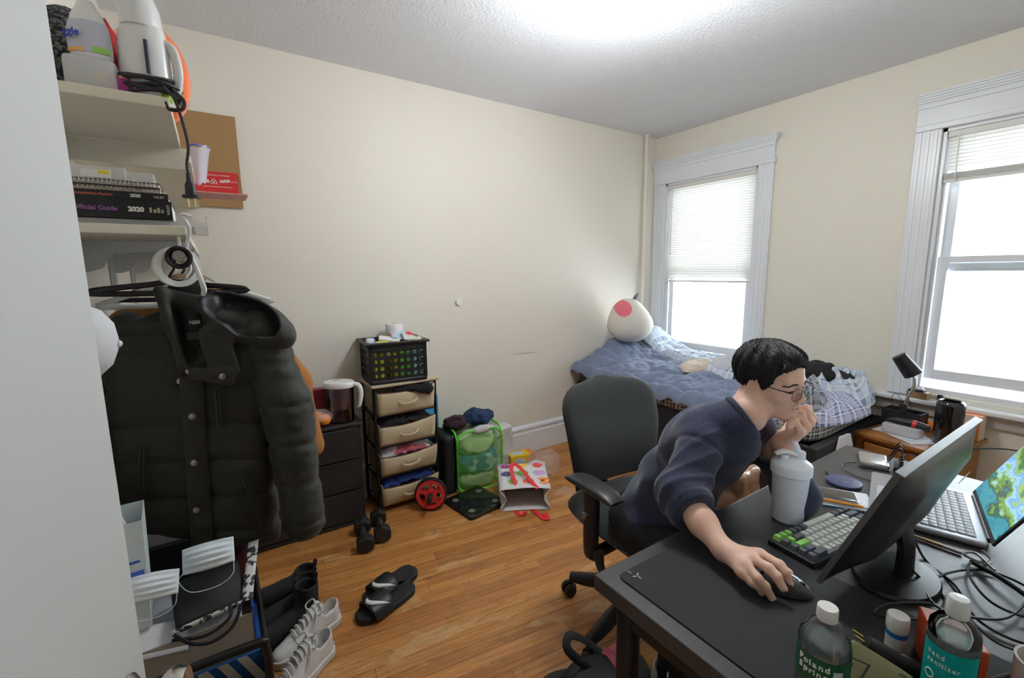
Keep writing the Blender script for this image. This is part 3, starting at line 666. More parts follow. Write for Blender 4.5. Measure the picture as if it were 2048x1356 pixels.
for k in range(4):
    z0 = .045+.187*k; hgt = .135 if k < 3 else .15; tilt = (.035, .03, .02, .02)[k]
    def front(u, v, z0=z0, h=hgt, tl=tilt): # slumped, corners pulled
        x = -.172+.344*u; z = z0+h*v-(.018*sin(pi*u)*v)+(.02*(u-.5))*v*(1 if k % 2 else 1.2)
        return (x+.006*(v)*(u-.5), -.125-tl*sin(pi*.5*v)*(.6+.4*u)-.010*sin(pi*v)*sin(pi*u)+.002*nz(x*20, z*20), z)
    mb = MB(); mb.grid(front, 14, 8)
    o = mb.build('drawer', M_beige, tw, solid=.004)
    mb = MB(); pts = [front(q/12, 1) for q in range(13)]; mb.tube(pts, .0035, 6); mb.build('top_binding', M_brown, o)
    f0 = front(.5, .55); mb = MB(); mb.tube([(-.055, f0[1]-.004, f0[2]+.004), (-.03, f0[1]-.016, f0[2]-.008), (.03, f0[1]-.017, f0[2]-.006), (.06, f0[1]-.004, f0[2]+.010)], .007, 8, sq=.3, up=(0, 1, 0), sub=5); mb.build('handle', M_beige, o)
    mb = MB(); mb.bx(-.172, -.168, -.12, .115, z0, z0+hgt-.01).bx(.168, .172, -.12, .115, z0, z0+hgt-.01).bx(-.17, .17, -.12, .115, z0, z0+.004).bx(-.17, .17, .112, .116, z0, z0+hgt-.01)
    mb.build('drawer_box', M_beige, o, smooth=False)
stuffc = [('folded_blue_clothes', (.02, .04, .17), 'dark blue clothes in the lowest fabric drawer', 0), ('folded_shirts', (.55, .52, .52), 'grey and red shirts in the second lowest fabric drawer', 1), ('dark_clothes', (.012, .012, .014), 'dark clothes in the second highest fabric drawer', 2)]
for nm, c, lb, k in stuffc:
    z0 = .045+.187*k+.05; mb = MB()
    mb.grid(lambda u, v, z0=z0, k=k: (-2.535-.155+.31*u, -.155-.105+.20*v, z0+.11-.05*(2*abs(v-.5))**3-.03*(2*abs(u-.5))**4+.022*nz(u*6, v*5, k)+.01*nz(u*15, v*9, k)), 30, 20)
    mm = [mat(nm, c, .9)]
    if k == 1: mm = mat('grey_red_cloth', (.5, .47, .47), .9, var=((.45, .10, .12), 9, .56, .59))
    tag(mb.build(nm, mm, solid=.02), lb, 'clothes')
mb = MB(); mb.grid(lambda u, v: (-2.535-.10+.27*u, -.155-.125-.035*max(0, 1-v*2)+.10*v, .735-.05*max(0, 1-v*2.2)**1.2*(u**.7)+.012*nz(u*6, v*6)+.01*sin(u*9)), 30, 14)
sdf_obj('hanging_black_garment', lambda P: smin(smin(d_cap(P, (-2.60, -.27, .745), (-2.47, -.30, .752), .014, .022), d_ell(P, (-2.425, -.318, .738), (.050, .026, .030)), .02), d_cap(P, (-2.43, -.31, .75), (-2.36, -.29, .755), .018, .008), .02)-.007*wob(P, 60, 3)-.004*np.abs(wob(P, 120, 5)), (-2.64, -.37, .69), (-2.33, -.24, .80), .005, mat('black_jersey', 0)); tag(bpy.data.objects['hanging_black_garment'], 'black garment hanging out of the top fabric drawer', 'garment')

# ---- shelf on the left wall ----
M_shelf = mat('cream_shelf_board', (.66, .61, .50), .5); M_shelfg = mat('grey_white_paint', (.52, .53, .53), .5)
sh = thing('wall_shelf', 'cream painted wall shelf on brackets holding books and the clothes rod', 'shelf', (XL, -.7, 0))
def hx(x): return x-XL
def hy(y): return y+.7
MB().bx(0, hx(-3.485), hy(-1.50), hy(-1.12), 1.80, 1.822).build('upper_board', [M_shelf], sh, smooth=False, bevel=.002)
MB().bx(0, hx(-3.463), hy(-1.10), hy(-.01), 1.765, 1.787).build('upper_board', [M_shelf], sh, smooth=False, bevel=.002)
MB().bx(0.0, hx(-3.47), hy(-1.12), hy(-1.102), 1.74, 1.80).build('cleat', M_shelf, sh, smooth=False)
MB().bx(0, hx(-3.485), hy(-1.42), hy(-.01), 1.528, 1.55).build('lower_board', M_shelf, sh, smooth=False, bevel=.002)
for y in (-1.15, -.62, -.12):
    mb = MB(); mb.bx(0.001, .018, hy(y)-.016, hy(y)+.016, 1.10, 1.86)
    st = mb.build('upright', M_shelfg, sh, smooth=False, bevel=.002)
    for zz, nm in ((1.527, 'bracket'),):
        mb = MB(); mb.prism([(0, 0), (.25, 0), (.25, -.022), (.07, -.035), (.045, -.075), (.016, -.085), (0, -.085)], -.004, .004, Matrix.Translation((.016, hy(y), zz)) @ rotm(rad(90)))
        mb.build(nm, M_shelfg, st, smooth=False)
rod = MB(); rod.tube([(-3.505, -1.42, 1.478), (-3.505, -.02, 1.478)], .0135, 16)
for y in (-1.36, -.75, -.1): rod.tube([(-3.505, y, 1.528), (-3.505, y, 1.495)], .006, 8)
rod.M = Matrix.Translation((3.75, .7, 0)); rd = MB(); rd.M = Matrix.Translation((-XL, .7, 0)); rd.v = []; 
rd = MB(); rd.tube([(hx(-3.505), hy(-1.42), 1.478), (hx(-3.505), hy(-.02), 1.478)], .0135, 16)
for y in (-1.36, -.75, -.1): rd.tube([(hx(-3.505), hy(y), 1.528), (hx(-3.505), hy(y), 1.49)], .005, 8)
rd.lathe([(.0105, 0), (.0105, .002), (0, .002)], 14, Matrix.Translation((hx(-3.505), hy(-1.4225), 1.478)) @ frame_z((0, 1, 0)))
rd.build('clothes_rod', mat('worn_steel', (.45, .44, .42), .4, .9), sh)
# ================= THE SEATED MAN =================
PP = {'NB': (-2.2307, -2.1449, 1.0063), 'RS': (-2.3287, -2.0914, 0.9429), 'E': (-2.4511, -2.1202, 0.8376), 'W': (-2.5082, -2.2848, 0.7850), 'Ri0': (-2.4752, -2.3454, 0.8000), 'Ri1': (-2.4812, -2.3888, 0.8020), 'Ri2': (-2.4850, -2.4127, 0.7760), 'Rm0': (-2.5076, -2.3460, 0.8020), 'Rm1': (-2.5128, -2.3828, 0.8030), 'Rm2': (-2.5148, -2.4138, 0.7780), 'Rr0': (-2.5353, -2.3472, 0.7970), 'Rr1': (-2.5459, -2.3770, 0.7900), 'Rr2': (-2.5327, -2.4013, 0.7560), 'Rp0': (-2.5499, -2.3485, 0.7860), 'Rp1': (-2.5517, -2.3704, 0.7780), 'Rp2': (-2.5364, -2.3827, 0.7560), 'mouseF': (-2.4958, -2.4325, 0.7600), 'mouseB': (-2.4571, -2.3543, 0.7600), 'LW': (-2.1189, -2.2072, 0.9357), 'LE': (-2.1258, -2.2695, 0.7900), 'Lp0': (-2.1416, -2.2673, 0.9903), 'Lp1': (-2.1536, -2.2539, 1.0214), 'Lp2': (-2.1699, -2.2462, 1.0041), 'Lr0': (-2.1141, -2.2659, 0.9984), 'Lr1': (-2.1213, -2.2550, 1.0326), 'Lr2': (-2.1401, -2.2457, 1.0151), 'Lm0': (-2.0874, -2.2639, 1.0068), 'Lm1': (-2.0938, -2.2540, 1.0387), 'Lm2': (-2.1138, -2.2434, 1.0237), 'Li0': (-2.0654, -2.2592, 1.0129), 'Li1': (-2.0735, -2.2488, 1.0409), 'Li2': (-2.0921, -2.2384, 1.0300), 'Lt0': (-2.0826, -2.1933, 0.9446), 'Lt1': (-2.0509, -2.1971, 0.9730), 'Lt2': (-2.0553, -2.2136, 1.0000), 'T0': (-2.2949, -2.0608, 0.9681), 'T1': (-2.1793, -2.1066, 1.0040), 'RC': (-2.2250, -2.1468, 1.0174), 'headc': (-2.1476, -2.1806, 1.1148)}
PV = {k: np.array(v) for k, v in PP.items()}
person = thing('person', 'young man in a navy sweater and glasses leaning on his hand at the desk', 'person', (-2.2, -1.9, 0))
PO = np.array((-2.2, -1.9, 0))
HC = PV['headc']+np.array((0, 0, .004)); _fw = Vector((-.06, -1, 0)).normalized(); HS = .86; _X = _fw.cross(Vector((0, 0, 1)))
HR = Matrix((_X, _fw, (0, 0, 1))).transposed() @ Matrix.Rotation(rad(-5), 3, 'X') @ Matrix.Rotation(rad(3), 3, 'Y')
HRn = np.array(HR)                      # columns: person's right, forward, up
def hl(P): return (P-HC)@HRn/HS            # world -> head space
def hw(p): return Vector(HC)+HR @ (Vector(p)*HS)
def both(c): return [np.array((c[0]*s_, c[1], c[2])) for s_ in (1, -1)]
def head_sdf(q):
    d = d_ell(q, (0, -.020, .030), (.0755, .095, .086))
    d = smin(d, d_ell(q, (0, .030, -.022), (.063, .058, .086)), .03)
    d = smin(d, d_ell(q, (0, .030, .045), (.064, .060, .052)), .02)
    for s_ in (1, -1):
        d = smin(d, d_cap(q, (s_*.054, -.004, -.058), (s_*.020, .062, -.094), .017, .015), .03)
        d = smin(d, d_ell(q, (s_*.044, .050, -.026), (.023, .024, .022)), .02)
        d = smin(d, d_cap(q, (s_*.040, .074, .020), (s_*.010, .084, .017), .009, .008), .016)
        d = smax(d, -d_ell(q, (s_*.032, .101, -.002), (.019, .017, .012)), .012)
        d = smin(d, d_ell(q, (s_*.032, .0735, -.003), (.0155, .0135, .0115)), .005)
        d = smin(d, d_ell(q, (s_*.012, .098, -.037), (.0085, .010, .0075)), .006)
    d = smin(d, d_ell(q, (0, .066, -.100), (.020, .018, .015)), .018)
    d = smin(d, d_ell(q, (0, .072, -.066), (.028, .020, .022)), .018)
    d = smin(d, d_cap(q, (0, .082, .006), (0, .100, -.027), .0075, .0082), .011)
    d = smin(d, d_ell(q, (0, .1015, -.0325), (.0105, .0100, .0092)), .008)
    d = smin(d, d_ell(q, (0, .0905, -.0585), (.020, .0075, .0055)), .006)
    d = smin(d, d_ell(q, (0, .089, -.0695), (.018, .0085, .0065)), .006)
    d = smax(d, -d_cap(q, (-.022, .094, -.064), (.022, .094, -.064), .0022), .003)
    for s_ in (1, -1):
        d = smax(d, -d_ell(q, (s_*.007, .101, -.0435), (.0035, .005, .003)), .003)
        # ear: helix bowl
        R = np.array(Matrix.Rotation(rad(-12), 3, 'X') @ Matrix.Rotation(rad(s_*22), 3, 'Z'))
        e = d_ell(q, (s_*.0805, -.010, -.008), (.0075, .019, .032), R)
        e = smax(e, -d_ell(q, (s_*.0875, -.006, -.004), (.0055, .0115, .020), R), .004)
        e = smin(e, d_cap(q, (s_*.079, .002, -.008), (s_*.079, .004, -.018), .005), .004)
        d = smin(d, e, .006)
    return d
def finger(P, pts, r, k=.006):
    d = None
    for i in range(len(pts)-1):
        c = d_cap(P, pts[i], pts[i+1], r[i], r[i+1]); d = c if d is None else smin(d, c, k)
    return d
def hand(P, W_, mc, rows, rads, thumb, k=.007):
    """palm from wrist to the knuckle row, four fingers, thumb"""
    d = d_cap(P, W_, W_*.6+(mc[1]+mc[2])/2*.4, .024, .022)
    for i, m in enumerate(mc): d = smin(d, d_cap(P, W_*.85+m*.15, m, .016, .0115 if i < 3 else .010), .012)
    for i in range(3): d = smin(d, d_cap(P, mc[i]*.9+W_*.1, mc[i+1]*.9+W_*.1, .0105), .01)
    f = None
    for pts, r in zip(rows, rads):
        c = finger(P, pts, r); f = c if f is None else np.minimum(f, c)
    d = smin(d, f, k); d = smin(d, finger(P, thumb[0], thumb[1]), .010); return d
def mids(a, b, lift): return (a+b)/2+np.array(lift)
def fpts(n, side, lift):
    m, p, t = PV[side+n+'0'], PV[side+n+'1'], PV[side+n+'2']; return [m, p, (p*.45+t*.55)+np.array(lift), t]
UPR = (0, 0, .006)
RF = [fpts(n, 'R', UPR) for n in 'imrp']; RR = [[.0115, .0102, .0092, .0080], [.0115, .0103, .0093, .0082], [.011, .0098, .0088, .0078], [.0098, .0085, .0077, .0068]]
Wr = PV['W']+np.array((-.002, .006, .004))
Rth = [[Wr+np.array((.018, -.022, -.006)), np.array((-2.468, -2.335, .782)), np.array((-2.448, -2.368, .776)), np.array((-2.442, -2.392, .768))], [.017, .0135, .0112, .0095]]
LF = [[PV['L'+n+'0'], PV['L'+n+'1'], PV['L'+n+'1']*.4+PV['L'+n+'2']*.6+np.array((0, .002, .003)), PV['L'+n+'2']] for n in 'imrp']; LR_ = [[.0115, .0105, .0095, .0085]]*3+[[.0105, .0095, .0085, .0075]]
LWr = PV['LW']
Lth = [[LWr+np.array((.01, 0, .012)), PV['Lt0'], PV['Lt1'], PV['Lt2']], [.018, .016, .012, .010]]
NB, RS, EL, LE = PV['NB'], PV['RS'], PV['E'], PV['LE']; LS = np.array((-2.06, -2.12, .945))
JAW = np.array(hw((0, -.035, -.055)))
NAX = np.array((.58, -.52, .55)); NAX = NAX/np.linalg.norm(NAX)
def body_sdf(P):
    q = hl(P); d = head_sdf(q)*HS
    n_ = d_cap(P, PV['RC']+NAX*.014, JAW, .053, .050)
    n_ = smin(n_, d_cap(P, PV['RC']+np.array((-.03, .01, -.01)), np.array(hw((.052, -.025, -.045))), .016, .013), .03)
    d = smin(d, n_, .022)
    d = smin(d, d_cap(P, PV['RC']+NAX*.0, NB-np.array((0, -.02, .09)), .030), .02)
    for A, Ew, Ww, hnd in ((RS, EL, Wr, (RF, RR, Rth)), (LS, LE, LWr, (LF, LR_, Lth))):
        a = smin(d_cap(P, A, Ew, .036, .036), d_cap(P, Ew, Ew*.45+Ww*.55, .039, .0325), .02)
        a = smin(a, d_cap(P, Ew*.45+Ww*.55, Ww, .0325, .0235), .02)
        mc = [f[0] for f in hnd[0]]; a = smin(a, hand(P, Ww, mc, hnd[0], hnd[1], hnd[2]), .012); d = np.minimum(d, a) if A is RS else smin(d, a, .002)
    d = smin(d, d_cap(P, NB+np.array((0, .045, -.07)), np.array((-2.19, -1.88, .64)), .045, .05), .02)
    return d
M_skin = mat('skin', (.60, .345, .245), .48, bump=(260, .12, .0008), sss=.12)
nt, b, N, L = nodes(M_skin)
_tc = N('ShaderNodeTexCoord'); _n = N('ShaderNodeTexNoise'); _n.inputs['Scale'].default_value = 14; _r = N('ShaderNodeValToRGB')
_r.color_ramp.elements[0].position = .35; _r.color_ramp.elements[1].position = .7; _r.color_ramp.elements[0].color = (.76, .50, .385, 1); _r.color_ramp.elements[1].color = (.70, .42, .315, 1)
L(_tc.outputs['Object'], _n.inputs['Vector']); L(_n.outputs['Fac'], _r.inputs[0]); L(_r.outputs[0], b.inputs['Base Color'])
body = sdf_obj('body', lambda P: body_sdf(P+PO), np.array((-2.62, -2.46, .60))-PO, np.array((-1.90, -1.80, 1.28))-PO, .0028, M_skin, person)
def onface(pts, off, n=12):
    p = np.array(pts, float)
    if len(p) > 1: p = np.stack([np.interp(np.linspace(0, len(p)-1, n), range(len(p)), p[:, k]) for k in range(3)], 1)
    for _ in range(4):
        e = 1e-3; g = np.stack([head_sdf(p+np.eye(3)[k]*e)-head_sdf(p-np.eye(3)[k]*e) for k in range(3)], 1); g /= np.linalg.norm(g, axis=1)[:, None]; p = p-g*(head_sdf(p)-off)[:, None]
    return [tuple(v) for v in p]
for _pts, _rr in zip(RF, RR):     # nails of the hand on the mouse
    _a, _b = Vector(_pts[2]), Vector(_pts[3]); _d = (_b-_a).normalized(); _up = (Vector((0, 0, 1))-_d*_d.z).normalized(); _s = _d.cross(_up)
    _T = Matrix((_d, _s, _up)).transposed().to_4x4(); _T.translation = _b+_up*(_rr[3]*.80)+_d*.001-Vector(PO)
    MB().ball((0, 0, 0), (.0062, .0046, .0016), 16, 8, _T).build('fingernail', mat('nail', (.72, .47, .40), .28), person)
# lips, lids and brows as fine shapes on the face
def hpart(mb, name, m, **k):
    T = Matrix.Translation(Vector(HC)-Vector(PO)) @ HR.to_4x4() @ Matrix.Scale(HS, 4); mb.v = [tuple(T @ Vector(v)) for v in mb.v]; return mb.build(name, m, person, **k)
M_hair = mat('black_hair', (.006, .0055, .006), .6, bump=(60, .3, .002)); nt, b, N, L = nodes(M_hair)
def hair_sdf(q):
    d = d_ell(q, (0, -.020, .042), (.0885, .106, .092))
    d = smin(d, d_ell(q, (0, .035, .088), (.060, .052, .030)), .03)
    y, z = q[:, 1], q[:, 2]; ax = np.abs(q[:, 0])
    line = np.interp(y, [-.12, -.045, -.022, .006, .012, .030, .040, .058, .075, .11], [-.098, -.088, .010, .012, -.030, -.018, .020, .048, .066, .080])
    d = smax(d, (line-z), .006)
    th = np.arctan2(q[:, 0], y+.05); rr = np.hypot(q[:, 0], y+.05)
    st = np.sin(th*46+8*rr*20+np.sin(z*70)*1.2)*.0008+np.sin(th*13-rr*60+z*30)*.0022+wob(q, 60, 4)*.002
    return d+st
V, F = sdf_mesh(hair_sdf, (-.11, -.15, -.09), (.11, .115, .15), .0026)
mb = MB(); mb.add(V, F); rng = random.Random(5)
NL = 1500; _rs = np.random.RandomState(3)
_a = _rs.uniform(-pi, pi, NL); _ph = np.arccos(_rs.uniform(-.45, 1, NL)); _len = _rs.uniform(.6, 1.25, NL)
p_ = np.stack([.09*np.sin(_ph)*np.sin(_a), -.020+.11*np.sin(_ph)*np.cos(_a), .042+.095*np.cos(_ph)], 1)
def hgrad(p):
    e = 1e-3; return np.stack([hair_sdf(p+np.eye(3)[k]*e)-hair_sdf(p-np.eye(3)[k]*e) for k in range(3)], 1)/(2*e)
def proj_(p, off):
    for _ in range(3): g_ = hgrad(p); g_ /= np.maximum(np.linalg.norm(g_, axis=1), 1e-6)[:, None]; p = p-g_*(hair_sdf(p)-off)[:, None]
    return p, g_
_path = []; p_, g_ = proj_(p_, .0)
for st_ in range(6):
    _path.append(p_.copy()); top = np.clip((p_[:, 2]-.06)/.05, 0, 1)[:, None]; sg = np.sign(p_[:, 0:1]+.012)
    dr_ = top*np.concatenate([.55*sg+.3, np.full((NL, 1), 1.0), np.full((NL, 1), -.1)], 1)+(1-top)*np.concatenate([.1*sg, np.full((NL, 1), .30), np.full((NL, 1), -1.0)], 1)
    dr_ += _rs.normal(size=(NL, 3))*.10; dr_ -= g_*np.sum(dr_*g_, 1)[:, None]; dr_ /= np.linalg.norm(dr_, axis=1)[:, None]
    p_, g_ = proj_(p_+dr_*(.0085*_len)[:, None], (0.0004, .0012, .0018, .0018, .0014, .0004)[st_])
_path = np.stack(_path, 1)
for k in range(NL):
    q_ = _path[k]
    if abs(hair_sdf(q_[:1])[0]) > .004 or q_[-1][2] < -.096: continue
    if q_[-1][1] > -.03 and q_[-1][2] < .0 and q_[-1][1] < .0: continue
    mb.tube([tuple(v) for v in q_], [.0009, .0016, .0018, .0016, .0012, .0002], 5)
for k in range(46):       # fringe and sideburn ends
    s_ = k/45; x = -.058+.125*s_; c = Vector((x, .074-.28*(x-.01)**2*7, .088-.3*abs(x)**1.3)); t = Vector((.012+.01*sin(k), .014, -.020+.006*sin(k*2.3)))
    mb.tube([c-t*.6, c+Vector((0, .006, 0)), c+t*rng.uniform(.5, 1.0)], [.004, .0042, .0005], 5)
hair = hpart(mb, 'hair', M_hair)
for s_ in (1, -1): mb = MB(); mb.tube(onface([(s_*.014, .0865, .0175), (s_*.022, .0865, .0190), (s_*.030, .0855, .0190), (s_*.038, .080, .0180), (s_*.052, .066, .0105)], .0001), [.0016, .0026, .0030, .0028, .0016], 8); hpart(mb, 'eyebrow', M_hair)
for s_ in (1, -1): mb = MB(); mb.tube(onface([(s_*.0185, .0815, -.0065), (s_*.026, .0885, -.0035), (s_*.035, .0885, -.0030), (s_*.0465, .0795, -.0060)], .0004), [.0005, .0013, .0016, .0008], 6, sub=4); hpart(mb, 'eyelashes', M_hair)
for s_ in (1, -1): mb = MB(); mb.ball(onface([(s_*.033, .0795, -.0070)], -.0012)[0], (.0100, .0030, .0026), 16, 10); hpart(mb, 'eye', mat('eye_dark', (.05, .035, .03), .12))
mb = MB(); mb.tube(onface([(-.023, .085, -.0650), (-.012, .0935, -.0640), (0, .0955, -.0645), (.012, .0935, -.0640), (.023, .085, -.0650)], .0), [.0012, .0013, .0012, .0013, .0012], 6, sub=4); hpart(mb, 'lip_line', mat('lip', (.30, .10, .085), .5))
# glasses
SE = lambda t: math.copysign(abs(t)**.72, t)
gl = MB(); gm = mat('dark_gunmetal', (.02, .02, .025), .3, .7)
for s_ in (1, -1):
    pts = [(s_*(.034+.0255*SE(cos(a))), .1035-.14*abs(.034+.0255*SE(cos(a)))**1.5, -.010+.0190*SE(sin(a))) for a in [2*pi*k/28 for k in range(28)]]
    gl.tube(pts, .0010, 6, closed=True, up=(0, 1, 0))
    gl.tube([(s_*.0585, .1015, .002), (s_*.072, .090, .003), (s_*.0765, .060, .004), (s_*.080, .020, .008), (s_*.081, -.010, .010), (s_*.081, -.022, -.004)], [.0019, .0019, .0015, .0015, .0015, .0015], 8, sub=4)
    gl.tube([(s_*.014, .1035, -.012), (s_*.010, .098, -.013), (s_*.009, .096, -.018)], .0008, 5)
gl.tube([(-.0125, .1035, -.003), (-.005, .1065, .001), (.005, .1065, .001), (.0125, .1035, -.003)], .0012, 6, sub=4)
g = hpart(gl, 'glasses', gm)
M_lens = thin_glass(); M_lens.name = 'lens_glass'; M_lens.node_tree.nodes['Fresnel'].inputs['IOR'].default_value = 1.12
for s_ in (1, -1): mb = MB(); mb.poly([(s_*(.034+.0250*SE(cos(2*pi*k/28))), .1035-.14*abs(.034+.0250*SE(cos(2*pi*k/28)))**1.5, -.010+.0186*SE(sin(2*pi*k/28))) for k in range(28)]); o = hpart(mb, 'lens', M_lens); o.parent = g
# sweater
HIPC = np.array((-2.19, -1.82, .55))
def sweater_sdf(P, off=0.0):
    d = d_ell(P, (-2.185, -1.865, .60), (.165, .140, .13))
    d = smin(d, d_ell(P, (-2.19, -1.93, .735), (.150, .124, .14)), .05)
    d = smin(d, d_ell(P, (-2.20, -2.025, .885), (.160, .122, .130)), .06)
    d = smin(d, d_cap(P, RS+np.array((.02, .012, .005)), LS+np.array((-.02, .01, .0)), .060), .05)
    d = smin(d, d_cap(P, PV['T0'], PV['T1'], .060, .052), .04)
    d = smin(d, d_cap(P, NB+np.array((0, .03, -.055)), NB+np.array((-.003, .003, -.008)), .088, .070), .045)
    ra = smin(d_cap(P, RS, EL, .064, .056), d_cap(P, EL, EL*.66+Wr*.34, .058, .052), .03)
    la = smin(d_cap(P, LS, LE+np.array((0, .004, .006)), .060, .052), d_cap(P, LE+np.array((0, .004, .006)), LE*.3+LWr*.7, .052, .041), .03)
    # fabric ridges near the elbows
    for A, B_, n_ in ((EL, EL*.66+Wr*.34, 1), ):
        ax = (B_-A)/np.linalg.norm(B_-A); t = (P-A)@ax
        ra = ra-.0045*np.maximum(0, np.sin(t*170+wob(P, 25, 3)*2))*(t > -.09)-.003*wob(P, 40, 9)
        ra = smin(ra, np.abs(t-np.linalg.norm(B_-A)+.012)*.0+d_cap(P, A*.12+B_*.88, B_, .0575, .0565), .006)
    ax = (EL-RS)/np.linalg.norm(EL-RS); t = (P-RS)@ax
    tr_ = (P-RS)@((EL-RS)/np.linalg.norm(EL-RS)); ra = ra+.0045*np.exp(-((tr_-.018)/.006)**2)
    cu_ = (P-(EL*.66+Wr*.34))@((Wr-EL)/np.linalg.norm(Wr-EL)); ra = ra+.003*np.exp(-((cu_+.022)/.0035)**2)+.0025*np.exp(-((cu_+.036)/.003)**2)
    ra = smax(ra, (P-(EL*.66+Wr*.34))@((Wr-EL)/np.linalg.norm(Wr-EL))-.004, .004); lc = LE*.3+LWr*.7; la = smax(la, (P-lc)@((LWr-LE)/np.linalg.norm(LWr-LE))-.004, .004)
    d = smin(d, ra, .014); d = smin(d, la, .03)
    d = d-.006*wob(P, 22, 1)-.0035*np.sin(P[:, 2]*46+P[:, 0]*38+P[:, 1]*30+2*wob(P, 14, 2))*np.clip((1.0-P[:, 2])*4, 0, 1)
    return d
def sweater(P):
    d = sweater_sdf(P)
    t = (P-PV['RC'])@NAX; reg = np.maximum(.002-t, np.linalg.norm(P-PV['RC'], axis=1)-.115); d = smax(d, -reg, .005)   # neck opening
    d = smax(d, -d_cap(P, PV['RC']+NAX*.035, PV['RC']+NAX*.09, .059), .004)
    z = P[:, 2]; d = smax(d, -(z-.545-.35*(P[:, 1]+1.95)*.0-.012*wob(P, 12, 5)), .006)
    return d
M_swt = mat('navy_heather_knit', (.035, .045, .105), .95, bump=(240, .6, .0015), sheen=.25); nt, b, N, L = nodes(M_swt)
_tc = N('ShaderNodeTexCoord'); _mp = N('ShaderNodeMapping'); _mp.inputs['Scale'].default_value = (230, 300, 1100); _mp.inputs['Rotation'].default_value = (.3, .5, .2); _n = N('ShaderNodeTexNoise'); _n.inputs['Scale'].default_value = 1.1; _n.inputs['Detail'].default_value = 3
_r = N('ShaderNodeValToRGB'); _e = _r.color_ramp.elements; _e[0].position = .56; _e[1].position = .80; _e[0].color = (.021, .026, .058, 1); _e[1].color = (.15, .17, .27, 1)
L(_tc.outputs['Object'], _mp.inputs[0]); L(_mp.outputs[0], _n.inputs['Vector']); L(_n.outputs['Fac'], _r.inputs[0]); L(_r.outputs[0], b.inputs['Base Color'])
sdf_obj('sweater', lambda P: sweater(P+PO), np.array((-2.62, -2.40, .50))-PO, np.array((-1.88, -1.66, 1.10))-PO, .0055, M_swt, person, smooth_it=2)
# neckband
mb = MB(); ring = []; fz = Vector(NAX); e1 = fz.orthogonal().normalized(); e2 = fz.cross(e1); c = Vector(PV['RC']-PO)+fz*.001
mb.tube([c+(e1*cos(a)+e2*sin(a))*.0635 for a in [2*pi*k/40 for k in range(40)]], .0065, 8, closed=True, sq=1.2, up=tuple(fz)); mb.build('neckband', M_swt, person)
# trousers, socks, shoes
M_trs = mat('black_trousers', (.010, .010, .012), .85, bump=(60, .3, .004))
def trousers(P):
    d = d_ell(P, (-2.19, -1.83, .555), (.172, .145, .10))
    for hx_, k0, k1, a0 in ((-2.28, (-2.31, -2.27, .53), (-2.27, -2.02, .14), None), (-2.10, (-2.06, -2.28, .53), (-2.02, -2.20, .12), None)):
        t = d_cap(P, (hx_, -1.86, .545), k0, .088, .068); t = smin(t, d_cap(P, k0, k1, .066, .046), .03); d = smin(d, t, .03)
    return d-.004*wob(P, 24, 7)
sdf_obj('trousers', lambda P: trousers(P+PO), np.array((-2.45, -2.42, .05))-PO, np.array((-1.90, -1.64, .68))-PO, .009, M_trs, person)
M_shoe = mat('white_leather', (.70, .69, .66), .45, bump=(60, .1, .001)); M_sole = mat('white_rubber', (.66, .65, .61), .6, bump=(80, .3, .001))
def foot2d(P, r=0.0, k=1.0):
    Q = P.copy(); Q[:, 2] = 0; c = [(.048, 0, .036), (.13, .004, .0345), (.20, .003, .045), (.238, .0, .040), (.255, -.003, .028)]; d = None
    for a, b_ in zip(c[:-1], c[1:]): e = d_cap(Q, (a[0], a[1]*k, 0), (b_[0], b_[1]*k, 0), a[2], b_[2]); d = e if d is None else smin(d, e, .02)
    return d-r
def shoe_upper_sdf(P, k=1.0):
    x, y, z = P.T; d = foot2d(P, -.001, k)
    top = np.interp(x, [-.01, .012, .05, .085, .105, .135, .19, .24, .28], [.098, .100, .082, .078, .104, .098, .070, .056, .044])
    side = np.interp(x, [0, .10, .15, .22, .28], [.004, .006, .018, .014, .010])
    d = smax(d+np.clip((z-.030)/.07, 0, 1)**1.6*side*1.0, z-top+np.clip(np.abs(y)/.04, 0, 1)**2*np.interp(x, [.09, .12], [0, .022]), .018)
    ins = foot2d(P, -.0100, k); hole = smax(ins, np.abs(x-.056)-.046, .01); hole = smax(hole, .040-z, .004); d = smax(d, -hole, .003)
    return smax(d, .020-z, .003)
_shoe_cache = {}
